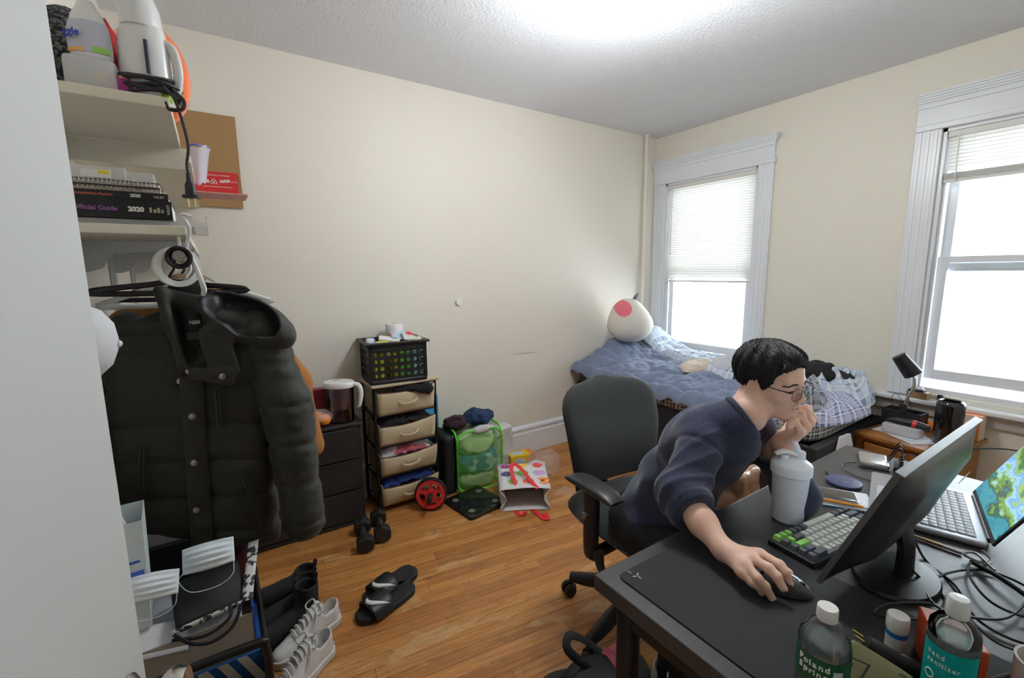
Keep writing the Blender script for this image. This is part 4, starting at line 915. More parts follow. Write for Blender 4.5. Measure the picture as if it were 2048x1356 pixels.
def shoe_parts(parent, T, upper=M_shoe, sole=M_sole, laces=True, k=1.0):
    """sneaker: heel at x=0, toe at +x; T places it under the parent"""
    def put(me, name, m):
        me = me.copy(); me.transform(T); me.materials.clear(); me.materials.append(m); o = bpy.data.objects.new(name, me); COL.objects.link(o); o.parent = parent; return o
    if k not in _shoe_cache:
        a = sdf_obj('u', lambda P: shoe_upper_sdf(P, k), (-.01, -.07, .0), (.30, .07, .13), .003, upper); b_ = sdf_obj('s', lambda P: smax(foot2d(P, .004+0, k)-.0009*np.sin(P[:, 0]*900)*(P[:, 2] < .018), smax(P[:, 2]-.0275+.0*P[:, 0], .001-P[:, 2], .002), .004), (-.01, -.07, -.01), (.31, .07, .05), .003, sole)
        _shoe_cache[k] = (a.data, b_.data); bpy.data.objects.remove(a); bpy.data.objects.remove(b_)
    put(_shoe_cache[k][0], 'upper', upper); put(_shoe_cache[k][1], 'sole', sole)
    mb = MB(); mb.grid(lambda u, v: (.014+.09*v, (.028)*(2*u-1), .0415), 4, 8); mb.v = [tuple(T @ Vector(v)) for v in mb.v]; mb.build('insole', mat('shoe_lining', (.33, .33, .33), .9), parent)
    mb = MB(); mb.grid(lambda u, v: (.092+.075*v, .024*(2*u-1)*(1-.25*v), .122-.036*v-.010*(2*u-1)**2), 7, 8); mb.v = [tuple(T @ Vector(v)) for v in mb.v]; mb.build('tongue', upper, parent, solid=.006)
    if laces:
        mb = MB()
        for q in range(6):
            x = .112+.017*q; zt = np.interp(x, [.105, .135, .19, .24], [.112, .105, .080, .062])
            mb.tube([(x, -.026, zt-.012), (x+.003, -.010, zt+.001), (x+.005, .010, zt+.001), (x+.008, .026, zt-.012)], .0032, 6, sub=3)
        mb.tube([(.105, 0, .114), (.098, .026, .128), (.112, .048, .112), (.12, .034, .100), (.108, 0, .112)], .0030, 6, sub=5); mb.tube([(.105, 0, .114), (.10, -.026, .126), (.118, -.046, .108), (.122, -.03, .098), (.108, 0, .112)], .0030, 6, sub=5)
        mb.tube([(.105, 0, .114), (.128, .036, .100), (.150, .052, .068)], .0028, 6, sub=4)
        mb.v = [tuple(T @ Vector(v)) for v in mb.v]; mb.build('laces', mat('white_lace', (.74, .73, .70), .8), parent)
OFF = Matrix.Translation(-Vector(PO))
for sn, (loc, ang_) in (('right', ((-2.262, -1.905, .0), -97)), ('left', ((-2.02, -2.13, 0), -88))):
    T = OFF @ Matrix.Translation(loc) @ rotm(0, 0, rad(ang_)); e = bpy.data.objects.new('shoe', None); COL.objects.link(e); e.parent = person
    shoe_parts(e, T)
    mb = MB(); mb.tube([(.075, 0, .045), (.075, 0, .10), (.085, 0, .17)], [.036, .038, .043], 16); mb.v = [tuple(T @ Vector(v)) for v in mb.v]; mb.build('sock', mat('black_sock', (.008, .008, .009), .9), person)
# ================= SHELF, RAIL AND CORNER BY THE DOOR =================
def fuzzy(P, fr, seed): return wob(P, fr, seed)
M_olive = mat('dark_olive_nylon', (.0150, .0148, .0088), .62, bump=(45, .35, .006), sheen=.1)
M_lining = mat('black_lining', (.012, .013, .016), .5, bump=(60, .4, .004))
M_snap = mat('antique_snap', (.35, .31, .25), .35, 1)
JK = thing('puffer_jacket', 'dark olive hooded puffer jacket hanging nearest on the clothes rail', 'jacket', (-3.50, -1.27, 1.45), rad(-12))
SEAM = [(-.225, .0), (-.325, -.06), (-.43, -.08), (-.535, -.10), (-.645, -.12), (-.75, -.16)]
def jk_body(P):
    x, y, z = P[:, 0], P[:, 1], P[:, 2]; Q = P.copy(); Q[:, 0] = x+.02+.035*(z+.45)*(x < 0)*-1*0
    cx = -.012-.02*np.clip(-z-.2, 0, .6)
    Q = np.stack([x-cx, y, z], 1)
    d = d_box(Q, (0, 0, -.47), (.188, .062, .42), .055)
    sh = z+.085+.42*np.abs(x-.02)**1.15                 # shoulder slope
    d = smax(d, sh, .05)
    d = smax(d, -(z+.775+.34*(x+.02)), .03)             # hem rides up on the far side
    # puffed rows between stitched seams
    zz = z-(-.06)*x*np.clip((-z-.2)*3, 0, 1)*np.where(x < 0, 2.0, 2.4)
    puff = np.full(len(P), 1.0)
    for s0, sl in SEAM: puff = np.minimum(puff, np.abs(zz-s0)/.026)
    puff = np.clip(puff, 0, 1)**.6
    d = d-.011*puff*(z < -.17)+.005-.005*wob(P, 24, 2)-.0028*np.abs(wob(P, 60, 5))-.0012*wob(P, 130, 6)
    # open front: dark gap under the collar
    V = d_ell(P, (.002, -.075, -.13), (.040+0, .075, .125)); d = smax(d, -V, .01)
    return d
def jk_sleeve(P):
    z = P[:, 2]; pf = np.clip(np.abs(((z+.09*P[:, 0]+.02)/.098) % 1-.0)*2, 0, 1); ph_ = (z+.05*P[:, 0])*8.4+.2; pf = np.minimum(ph_ % 1, 1-ph_ % 1)*2
    r = d_cap(P, (.165, -.005, -.185), (.225, -.045, -.40), .058, .062); r = smin(r, d_cap(P, (.225, -.045, -.40), (.248, -.075, -.76), .062, .056), .03)
    r = smax(r, -(z+.80+.1*P[:, 0]), .02); r = r-.0065*np.clip(pf*3, 0, 1)**.6+.003-.005*wob(P, 26, 8)-.004*np.abs(wob(P, 70, 9))
    l = d_cap(P, (-.15, .02, -.17), (-.215, .04, -.42), .05, .052); l = smin(l, d_cap(P, (-.215, .04, -.42), (-.225, .03, -.68), .052, .045), .03)
    l = l-.010*np.clip(pf, 0, 1)**.5
    return np.minimum(r, l)
sdf_obj('jacket_body', lambda P: smin(jk_body(P), jk_sleeve(P), .004), (-.34, -.17, -.92), (.36, .12, -.02), .0062, M_olive, JK)
def hood_sdf(P):
    R = np.array(Matrix.Rotation(rad(32), 3, 'Y'))
    o = d_ell(P, (.150, -.045, -.150), (.130, .075, .066), R)
    i = d_ell(P, (.135, -.075, -.125), (.105, .070, .052), R)
    d = smax(o, -i, .012)
    c = d_cap(P, (-.035, -.03, -.075), (.06, -.035, -.105), .022); c = smin(c, d_cap(P, (-.05, -.05, -.06), (-.01, -.085, -.26), .014, .012), .02)
    d = smin(d, c, .02)
    fl = d_box(P, (.078, -.088, -.225), (.036, .010, .070), .009, np.array(Matrix.Rotation(rad(-8), 3, 'Y'))); d = smin(d, fl, .03)
    fl2 = d_box(P, (.055, -.094, -.288), (.055, .008, .020), .008, np.array(Matrix.Rotation(rad(12), 3, 'Y'))); d = smin(d, fl2, .012)
    return d-.004*wob(P, 38, 3)-.0018*wob(P, 95, 6)
def hood_mat(C):
    R = np.array(Matrix.Rotation(rad(32), 3, 'Y')); return (d_ell(C, (.135, -.075, -.125), (.108, .073, .055), R) < .004)
sdf_obj('hood', hood_sdf, (-.10, -.16, -.34), (.31, .06, .0), .0045, [M_olive, M_lining], JK, matfn=hood_mat)
mb = MB(); mb.grid(lambda u, v: (-.04+.085*u, -.012-.012*sin(pi*u), -.03-.24*v), 8, 12); mb.build('lining', M_lining, JK, solid=.004)
text('neck_label', 'H&M', .015, mat('label_print', (.55, .55, .52), .7), JK, (.002, -.034, -.152), (rad(90), 0, 0), sx=.8, bold=.0004)
mb = MB(); mb.bx(-.008, .022, -.0335, -.0325, -.195, -.175); mb.build('size_label', mat('grey_label', (.06, .06, .065), .7), JK, smooth=False)
mb = MB(); mb.grid(lambda u, v: (-.022+.052*u-.022*v, -.073-.006*sin(pi*u)-.004*sin(v*40), -.285-.52*v), 6, 40); mb.build('placket', M_olive, JK, solid=.006)
for (x, z, y) in ((.004, -.272, -.088), (-.022, -.300, -.074), (.082, -.290, -.106), (-.002, -.397, -.085), (-.010, -.528, -.086), (-.018, -.665, -.086)):
    mb = MB().lathe([(.0085, 0), (.0085, .003), (.005, .0045), (0, .005)], 16, Matrix.Translation((x, y, z)) @ frame_z((0, -1, 0))); mb.build('snap', M_snap, JK)
for pts in (((.098, -.086, -.575), (.115, -.088, -.66), (.135, -.087, -.745)), ((-.125, -.086, -.47), (-.135, -.086, -.55), (-.145, -.084, -.65)), ((.056, -.086, -.33), (.056, -.087, -.44))):
    mb = MB(); mb.tube(pts, .0035, 6, sub=3); mb.tube([Vector(pts[0])+Vector((.008, 0, 0)), Vector(pts[-1])+Vector((.008, 0, 0))], .003, 6); mb.build('pocket_zip', M_blackpl, JK)
def hanger(name, label, y, m, a, w=.20, drop=.055, parent=None, x=-3.505):
    h = thing(name, label, 'hanger', (x, y, 1.478), a); mb = MB()
    mb.tube([(.012, 0, -.016), (.019, 0, -.0), (.012, 0, .018), (-.006, 0, .021), (-.017, 0, .006)][::-1]+[(.012, 0, -.03), (.0, 0, -.05), (0, 0, -.065)], .0035, 8, sub=5); mb.build('hook', m, h)
    mb = MB(); mb.tube([(-w, 0, -.065-drop), (-.05, 0, -.072), (0, 0, -.065), (.05, 0, -.072), (w, 0, -.065-drop), (w*.9, 0, -.075-drop), (-w*.9, 0, -.075-drop)], .006, 8, closed=True, sub=4, sq=1.3); mb.build('shoulder_bar', m, h); return h
M_hw = mat('white_hanger_plastic', (.72, .72, .70), .35)
hanger('clothes_hanger', 'black plastic hanger with its shoulder above the left of the olive jacket', -1.235, M_blackpl, rad(-14), .17, .02, x=-3.54)
hanger('clothes_hanger', 'white plastic hanger just behind the olive jacket', -1.13, M_hw, rad(-6), .20, .06)
# tan coat behind with sherpa collar and other garments
M_tan = mat('caramel_suede', (.33, .13, .035), .9, bump=(90, .3, .003)); M_sherpa = mat('tan_sherpa', (.38, .23, .13), .95, bump=(170, 1.2, .006)); M_whsh = mat('cream_sherpa', (.6, .56, .48), .95, bump=(170, 1.2, .006))
def garment(name, label, y, m, a, w=.19, ln=.62, th=.05, sleeve=.0, collar=None, seed=1, sx=.0, x=-3.505):
    g = thing(name, label, 'coat', (x, y, 1.45), a)
    def f(P):
        z = P[:, 2]; d = d_box(P, (0, 0, -.08-ln/2), (w, th, ln/2), .04); d = smax(d, z+.075+.45*np.abs(P[:, 0])**1.1, .04)
        d = smin(d, d_cap(P, (w-.02, 0, -.17), (w+.06+sx, -.01, -.40), .052, .048), .03); d = smin(d, d_cap(P, (w+.06+sx, -.01, -.40), (w+.085+sx*1.4, -.02, -.66-sleeve), .048, .045), .03)
        d = smin(d, d_cap(P, (-w+.02, 0, -.17), (-w-.04, .01, -.60), .05, .045), .03)
        return d-.005*wob(P, 24, seed)
    sdf_obj('coat_body', f, (-w-.14, -th-.09, -ln-.2), (w+.30, th+.06, 0), .009, m, g)
    if collar: mb = MB(); mb.tube([(-.07, -.02, -.075), (-.03, -.035, -.045), (.03, -.035, -.045), (.09, -.03, -.09), (.13, -.02, -.125)], [.02, .028, .026, .024, .015], 12, sub=4); mb.build('collar', collar, g)
    return g
garment('suede_coat', 'caramel coat with tan fleece collar hanging behind the olive jacket', -1.03, M_tan, rad(-8), .19, .50, .035, collar=M_sherpa, sx=.03, sleeve=-.02, seed=4)
garment('dark_coat', 'black coat hanging behind the caramel coat', -.84, mat('black_wool', (.01, .01, .012), .9), rad(-4), .18, .75, .045, collar=mat('navy_wool', (.02, .03, .07), .9), seed=9)
hanger('clothes_hanger', 'black plastic hanger holding the coats behind the white hanger', -.92, M_blackpl, rad(-4), .16, .05, x=-3.53)
# tape roll on the rail
mb = MB(); M_ = Matrix.Translation((-3.512, -1.385, 1.452)) @ rotm(rad(90), rad(14), rad(20))
mb.lathe([(.036, -.010), (.036, .010)], 40, M_); mb.lathe([(.050, -.010), (.050, .010)], 40, M_); mb.lathe([(.036, .010), (.050, .010)], 40, M_); mb.lathe([(.036, -.010), (.050, -.010)], 40, M_)
mb2 = MB(); M_ = Matrix.Translation((-3.512, -1.395, 1.452)) @ rotm(rad(90), rad(14), rad(20)); pr = [(.036, -.010), (.050, -.010), (.050, .010), (.036, .010), (.036, -.010)]
vs = []; n_ = 40
mb2.grid(lambda u, v: (pr[int(round(v*4))][0]*cos(u*2*pi), pr[int(round(v*4))][0]*sin(u*2*pi), pr[int(round(v*4))][1]), 40, 5, True, M_)
tag(mb2.build('ribbon_roll', mat('white_ribbon', (.66, .66, .64), .5), ang=30), 'white ribbon ring hanging on the end of the clothes rail', 'ribbon roll')
mb = MB(); mb.tube([(-3.488, -1.415, 1.50), (-3.478, -1.43, 1.545), (-3.49, -1.44, 1.575), (-3.47, -1.44, 1.572)], [.004, .005, .005, .003], 8, sub=5); mb.tube([(-3.490, -1.405, 1.50), (-3.476, -1.41, 1.46), (-3.462, -1.40, 1.40), (-3.465, -1.38, 1.38)], [.004, .006, .007, .005], 8, sub=5)
tag(mb.build('white_strap', mat('white_ribbon', 0)), 'white strap looped over the clothes rail end', 'strap')
mb = MB()
for k in range(3): mb.torus((-3.505+.006*k, -1.405-.006*k, 1.475-.004*k), .021+.003*k, .005, 22, 8, None) if False else mb.tube([(-3.505+(.020+.002*k)*cos(a), -1.408-.007*k+.004*sin(3*a), 1.474+(.020+.002*k)*sin(a)) for a in [2*pi*q/18 for q in range(18)]], .0045, 8, closed=True)
tag(mb.build('hair_tie', mat('black_elastic', (.012, .012, .012), .8)), 'black elastic bands wound round the clothes rail end', 'hair ties')

# white cap on the wall behind the door
cap = thing('baseball_cap', 'white cap hanging on the wall beside the open door', 'cap', (-3.745, -1.555, 1.30), 0)
mb = MB(); Mc = TR(.004, 0, .0, ry=rad(96)); mb.lathe([(.088, 0), (.090, .02), (.086, .055), (.070, .092), (.045, .112), (.015, .120), (0, .121)], 36, Mc, sq=(1, .9)); mb.build('crown', mat('white_cotton_twill', (.62, .62, .63), .85, bump=(30, .5, .006)), cap)
mb = MB(); mb.lathe([(.007, .118), (.008, .123), (.004, .127), (0, .128)], 14, Mc); mb.build('top_button', mat('white_cotton_twill', 0), cap)
mb = MB(); mb.grid(lambda u, v: (.018+.05*v*cos((u-.5)*1.2), (u-.5)*.15*(1-.25*v*v), -.085-.055*v+.012*((u-.5)*2)**2), 12, 8); mb.build('brim', mat('white_cotton_twill', 0), cap, solid=.003)
mb = MB()
for a, b_ in ((.45, .07), (-.3, .07)): mb.torus((0, 0, 0), .0028, .0009, 12, 5, Mc @ Matrix.Translation((.079*cos(a), .07*sin(a), b_)) @ frame_z((cos(a), sin(a), .5)))
mb.build('eyelets', mat('white_cotton_twill', 0), cap)
mb = MB(); Ml = TR(.062, -.035, -.072, ry=rad(40), rx=0, rz=rad(-25)); mb.m = 0; mb.lathe([(.0, 0), (.011, 0), (.011, .002)], 16, Ml, sq=(.6, 1)); mb.m = 1; mb.lathe([(0, .0022), (.0055, .0022), (.0055, .003)], 14, Ml, sq=(.6, 1)); mb.build('c_emblem', [mat('emblem_navy', (.03, .03, .18), .6), mat('emblem_red', (.5, .04, .06), .6)], cap)
MB().cyl((-.002, 0, .05), (.03, 0, .055), .004).build('hook', M_nickel, cap)

# ---- books on the lower board ----
def book(name, label, x0, x1, y0, y1, z0, z1, cov, pages=True, grp=None, shear=0):
    b_ = thing(name, label, 'book', ((x0+x1)/2, (y0+y1)/2, z0), shear); w, d_, h = x1-x0, y1-y0, z1-z0; t = .0015
    MB().bx(-w/2, w/2, -d_/2, d_/2, 0, t).bx(-w/2, w/2, -d_/2, d_/2, h-t, h).bx(-w/2, w/2, -d_/2, -d_/2+t, t, h-t).build('cover', cov, b_, smooth=False)
    MB().bx(-w/2+.003, w/2-.003, -d_/2+t, d_/2-.003, t, h-t).build('pages', mat('paper_edge', (.72, .71, .68), .8), b_, smooth=False); return b_
M_bk = mat('black_book_cover', (.012, .012, .015), .35)
pt = mat('print_purple', (.28, .10, .30), .5); pw_ = mat('print_white', (.75, .75, .72), .5); po = mat('print_orange', (.45, .10, .05), .5); pgd = mat('print_gold', (.35, .30, .2), .5)
# papers and clear tray under the books
tr = thing('paper_tray', 'clear acrylic tray of papers under the stack of books', 'tray', (-3.59, -1.25, 1.551))
MB().bx(-.155, .15, -.15, .15, 0, .003).bx(-.155, .15, -.153, -.149, 0, .012).bx(.148, .151, -.15, .15, 0, .028).build('acrylic_tray', mat('clear_acrylic', (.8, .8, .82), .1, alpha=.45), tr, smooth=False)
mb = MB()
for k in range(4): mb.bx(-.150+.003*k, .12-.008*k, -.145+.002*k, .145, .0035+.0022*k, .0050+.0022*k)
mb.build('paper_sheets', mat('grey_paper', (.45, .45, .46), .7), tr, smooth=False)
Z0 = 1.565
b1 = book('textbook', 'thick black 2020 official guide with purple title at the bottom of the stack', -3.745, -3.508, -1.415, -1.225, Z0, Z0+.042, M_bk)
text('spine_title', 'GMAT  Official Guide', .0138, pt, b1, (-.106, -.0957, .0155), (rad(90), 0, 0), bold=.0003); text('spine_title', '2020', .0145, pw_, b1, (.036, -.0957, .0155), (rad(90), 0, 0), bold=.0007)
text('publisher_mark', 'WILEY', .0085, pw_, b1, (.114, -.0957, .010), (rad(90), rad(-90), 0)); mb = MB()
for k, x in enumerate((.078, .086, .093, .1)): mb.bx(x-.003, x+.002, -.0958, -.0951, .014, .026-.004*(k % 2))
mb.build('spine_marks', pgd, b1, smooth=False)
b2 = book('textbook', 'thin black 2020 quantitative review with orange title, second from the bottom', -3.745, -3.513, -1.412, -1.225, Z0+.043, Z0+.060, M_bk)
text('spine_title', 'Official Guide Quantitative Review', .0083, po, b2, (-.103, -.0943, .0055), (rad(90), 0, 0), bold=.0002); text('spine_title', '2020', .0095, pw_, b2, (.045, -.0943, .0055), (rad(90), 0, 0), bold=.0004)
text('publisher_mark', 'WILEY', .007, pw_, b2, (.088, -.0943, .0055), (rad(90), 0, 0))
def spiral_book(label, z, h, cov, x1, rz):
    s_ = thing('spiral_notebook', label, 'notebook', ((-3.745+x1)/2, -1.30, z), rz); w = x1+3.745
    MB().bx(-w/2, w/2, -.09, .105, 0, .0012).bx(-w/2, w/2, -.09, .105, h-.0012, h).build('cover', cov, s_, smooth=False)
    MB().bx(-w/2+.002, w/2-.002, -.086, .100, .0012, h-.0012).build('pages', mat('cream_paper', (.60, .52, .44), .8), s_, smooth=False)
    mb = MB()
    for k in range(26):
        x = -w/2+.01+(w-.02)*k/25; mb.torus((0, 0, 0), h*.62, .0007, 12, 4, Matrix.Translation((x, -.09, h/2)) @ frame_z((1, .12, 0)))
    mb.build('wire_binding', M_nickel, s_); return s_
spiral_book('spiral notebook with cream pages lying on the books', Z0+.061, .012, mat('kraft_cover', (.5, .42, .36), .7), -3.520, rad(1)); spiral_book('black spiral notebook topmost on the stack of books', Z0+.075, .012, M_bk, -3.528, 0)
MB2 = MB().bx(-3.512, -3.478, -1.405, -1.24, 1.5775, 1.5785)
mb = MB(); mb.grid(lambda u, v: (-3.515+.055*v, -1.40+.14*u-.03*v, Z0+.0425+.001-.03*v*v-.0), 6, 6)
# clear case with yellow price label
cc = thing('plastic_case', 'clear plastic case with a yellow price label on the notebooks', 'case', (-3.665, -1.32, Z0+.088))
MB().bx(-.075, .075, -.06, .05, 0, .030).build('case_shell', mat('clear_acrylic', 0), cc, smooth=False, bevel=.003)
MB().bx(-.005, .048, -.0615, -.0605, .004, .022).build('price_label', mat('print_white', 0), cc, smooth=False); MB().bx(.026, .046, -.0622, -.0616, .012, .020).build('yellow_sticker', mat('yellow_sticker', (.75, .62, .05), .6), cc, smooth=False)
cc2 = thing('plastic_case', 'smaller clear plastic case right of the labelled case', 'case', (-3.565, -1.31, Z0+.088)); MB().bx(-.02, .026, -.05, .04, 0, .026).build('case_shell', mat('clear_acrylic', 0), cc2, smooth=False, bevel=.003)

# ---- things on the upper board ----
SZ = 1.8225
mb = MB().rbox((-3.618, -1.43, SZ+.034), (.088, .075, .066), .014); tag(mb.build('plastic_tub', mat('milky_plastic', (.75, .76, .78), .3, alpha=.6)), 'translucent plastic tub at the near end of the upper shelf', 'tub')
sf = thing('softener_bottle', 'white fabric softener bottle with coloured label standing on the tub', 'bottle', (-3.616, -1.425, SZ+.0725), rad(-12)); sf.scale = (.78, .78, .85)
mb = MB(); mb.lathe([(0, 0), (.040, 0), (.045, .006), (.0465, .03), (.044, .07), (.034, .105), (.022, .125), (.018, .135), (.014, .14), (0, .141)], 32, sq=(1.05, .62)); mb.build('bottle_body', mat('milky_white_plastic', (.70, .70, .70), .35), sf)
mb = MB(); mb.lathe([(.0475, .012), (.0485, .03), (.0462, .070), (.040, .088)], 24, sq=(1.05, .63), a0=rad(200), a1=rad(340)); mb.build('label', mat('lilac_label', (.50, .50, .58), .4), sf)
mb = MB(); mb.lathe([(.0478, .012), (.0488, .020)], 24, sq=(1.06, .645), a0=rad(205), a1=rad(262)); mb.build('label_band', mat('orange_label', (.8, .42, .12), .5), sf)
mb = MB(); mb.lathe([(.0478, .012), (.0488, .026)], 24, sq=(1.06, .645), a0=rad(285), a1=rad(335)); mb.build('label_band', mat('green_label', (.3, .6, .12), .5), sf)
text('brand_word', 'ggle', .024, mat('label_blue', (.02, .04, .35), .5), sf, (-.046, -.0325, .045), (rad(90), 0, rad(-8)), bold=.0006)
mb = MB(); mb.grid(lambda u, v: (-3.70+.0+.10*u, -1.34+.12*v, SZ+.02+.20*sin(pi*min(1, u*1.1))**.5*(1-.3*v)+.012*nz(u*9, v*9)), 20, 14)
def fz_(P): return d_ell(P, (-3.675, -1.28, SZ+.115), (.068, .10, .108))-.006*wob(P, 90, 3)-.004*wob(P, 200, 4)
M_fur = mat('grey_marl_fleece', (.05, .055, .06), .95, bump=(230, 1.5, .01), var=((.34, .37, .38), 130, .45, .6))
sdf_obj('x', fz_, (-3.745, -1.40, SZ), (-3.59, -1.15, SZ+.24), .006, M_fur); o = bpy.data.objects[-1] if False else bpy.data.objects['x']; o.name = 'fleece_blanket'; tag(o, 'grey marl fleece bundle behind the softener bottle', 'blanket')
sdf_obj('x', lambda P: d_ell(P, (-3.572, -1.22, SZ+.135), (.046, .06, .09))-.006*wob(P, 90, 13)-.004*wob(P, 200, 14), (-3.64, -1.33, SZ+.02), (-3.51, -1.12, SZ+.25), .006, M_fur); o = bpy.data.objects['x']; o.name = 'fleece_hat'; tag(o, 'grey marl fleece lump between the red cloth and the steamer', 'fleece')
mb = MB(); mb.grid(lambda u, v: (-3.595+.045*u+.03*(1-v)*u, -1.37+.05*u+.012*sin(v*8), SZ+.008+.185*v*(1-.45*u)+.006*nz(u*5, v*7)), 12, 20); tag(mb.build('red_cloth', mat('red_fabric', (.38, .02, .02), .8), solid=.005), 'red cloth wedged beside the softener bottle', 'cloth')
mb = MB().rbox((-3.583, -1.445, SZ+.022), (.06, .03, .042), .008); tag(mb.build('snack_packet', mat('purple_yellow_packet', (.30, .02, .18), .4, var=((.75, .5, .02), 22, .5, .55))), 'purple and yellow packet on the shelf beside the tub', 'packet')
st = thing('garment_steamer', 'white handheld garment steamer wound with its black cord', 'steamer', (-3.525, -1.415, SZ), rad(-20))
M_wp = mat('white_gloss_plastic', (.66, .66, .655), .25)
MB().lathe([(0, 0), (.046, 0), (.050, .008), (.051, .05), (.049, .12), (.044, .155), (.042, .165), (0, .166)], 36, sq=(1, .88)).build('water_tank', M_wp, st)
mb = MB(); mb.tube([(0, 0, .160), (-.002, 0, .20), (-.020, 0, .245), (-.045, 0, .285)], [.043, .043, .040, .036], 24, sq=.9, sub=4); mb.build('steam_head', M_wp, st)
mb = MB(); mb.tube([(.040, 0, .140), (.058, 0, .122), (.064, 0, .075), (.056, 0, .034), (.044, 0, .026)], [.007, .008, .008, .008, .007], 12, sub=5, sq=1.3); mb.build('handle', M_wp, st)
mb = MB(); mb.bx(.020, .026, -.046, -.040, .055, .125); mb.build('water_gauge', mat('dark_window', (.02, .025, .06), .2), st, smooth=False)
cd = []
for k in range(150):
    a = k/150*2*pi*7.2; cd.append((.058*cos(a)+.005*sin(a*.37), .056*sin(a), .012+.040*(k/150)+.007*sin(a*1.3)))
mb = MB(); mb.tube(cd, .0042, 7)
mb.tube([cd[-1], (.07, -.045, .02), (.088, -.05, .0), (.085, -.055, -.02), (.064, -.064, -.024), (.058, -.066, -.01)], .0042, 7, sub=6)
mb.tube([(.05, -.045, .03), (.072, -.055, .0), (.085, -.06, -.05), (.090, -.058, -.10), (.084, -.06, -.14), (.086, -.062, -.165)], .0032, 7, sub=6); mb.build('power_cord', mat('black_cord', (.012, .012, .013), .4), st)
mb = MB(); mb.tube([(.086, -.062, -.160), (.086, -.062, -.178), (.087, -.062, -.186), (.087, -.062, -.212)], [.005, .006, .011, .0125], 10); mb.bx(.072, .102, -.072, -.052, -.216, -.209); mb.build('plug', mat('black_cord', 0), st)
MB().bx(.079, .0805, -.066, -.058, -.236, -.216).bx(.0925, .094, -.066, -.058, -.236, -.216).build('prongs', mat('brass', 0), st, smooth=False)
bl_ = thing('orange_balloon', 'shiny orange balloon at the far side of the steamer', 'balloon', (-3.530, -1.225, SZ+.002))
MB().ball((0, 0, .128), (.088, .088, .127), 36, 24).build('balloon_skin', mat('orange_rubber', (.85, .16, .03), .18, coat=.4), bl_)
mb = MB(); mb.lathe([(.004, .252), (.010, .262), (.013, .280), (.008, .283)], 12); mb.build('knot', mat('pink_rubber', (.6, .25, .22), .4), bl_)
mb = MB(); mb.ball((-3.492, -1.445, SZ+.014), (.014, .014, .014)); tag(mb.build('green_ball', mat('lime_plastic', (.35, .6, .05), .4)), 'small lime green ball under the coiled cord', 'ball')

# cardboard flat, red box, bag on the far board
M_card = mat('kraft_cardboard', (.36, .215, .095), .85, bump=(40, .15, .002))
FZ = 1.7875
cb = thing('cardboard_sheet', 'brown corrugated cardboard sheet standing against the back wall', 'cardboard', (-3.38, -.012, 0)); mb = MB(); mb.bx(-.20, .108, -.005, .006, 1.775, 2.225); mb.build('board', M_card, cb, smooth=False)
text('recycle_mark', '20  PAP', .014, mat('faint_print', (.42, .28, .15), .8), cb, (.045, -.0054, 1.795), (rad(90), 0, 0))
rb = thing('red_box', 'red retail box with white sponsor logos on the far end of the shelf', 'box', (-3.385, -.30, FZ+.0065), rad(-4))
MB().bx(-.10, .083, -.05, .06, 0, .092).build('carton', mat('red_card', (.62, .03, .03), .45), rb, smooth=False, bevel=.0015)
mb = MB(); mb.add([(.083, -.05, .092), (.083, .06, .092), (.10, .055, .01), (.098, -.045, .01)], [(0, 1, 2, 3)]); mb.build('end_flap', mat('red_card', 0), rb, smooth=False, solid=.001)
ptw = mat('print_white', 0)
text('print', 'OFFICIAL SPONSOR', .0095, ptw, rb, (-.03, -.0505, .073), (rad(90), 0, 0)); text('print', 'www.monkeymoves.com', .006, ptw, rb, (-.055, -.0505, .012), (rad(90), 0, 0)) if False else None
for x in (-.012, .0, -.006): pass
mb = MB()
for (x, z) in ((-.016, .045), (-.002, .045), (-.009, .054)): mb.torus((0, 0, 0), .0058, .0014, 16, 5, Matrix.Translation((x, -.0502, z)) @ frame_z((0, 1, 0)))
mb.build('logo', ptw, rb); text('logo', 'NAVI', .016, ptw, rb, (.016, -.0505, .045), (rad(90), rad(-8), 0), bold=.0012)
mb = MB(); mb.tube([(.048+.0045*k, -.0504, .046+.010*abs(sin(k*1.1))) for k in range(8)], .0007, 5, sub=3); mb.build('logo', ptw, rb); mb = MB().bx(-.056, -.026, -.0506, -.0500, .042, .056); mb.build('logo', ptw, rb, smooth=False)
mb = MB().bx(-.052, .06, -.0506, -.0500, .026, .028); mb.build('print_line', ptw, rb, smooth=False)
mb = MB().bx(-3.50, -3.272, -.38, -.20, FZ+.0005, FZ+.006); tag(mb.build('flat_packet', mat('pink_card', (.55, .22, .2), .5), smooth=False), 'thin pink and white packet under the red box', 'packet')
mb = MB(); mb.grid(lambda u, v: (-3.475+.045*u+.03*v*u, -.48-.03*sin(pi*u), FZ+.015+.15*v+.008*sin(u*9+v*7)), 12, 16); tag(mb.build('zip_bag', mat('clear_bag', (.75, .75, .85), .15, alpha=.5), solid=.001), 'crumpled clear zip bag with a blue and purple seal beside the red box', 'bag')
mb = MB(); mb.tube([(-3.475, -.482, FZ+.165), (-3.45, -.512, FZ+.168), (-3.405, -.485, FZ+.165)], .004, 6, sub=4); tag(mb.build('bag_seal', mat('violet_seal', (.12, .12, .5), .4)), 'blue strip along the mouth of the zip bag', 'strip')
mb = MB(); mb.ball((-3.478, -.95, 1.8), (.012, .02, .012)); tag(mb.build('teal_clip', mat('teal_plastic', (.03, .35, .28), .4)), 'small teal clip at the front edge of the far shelf', 'clip')

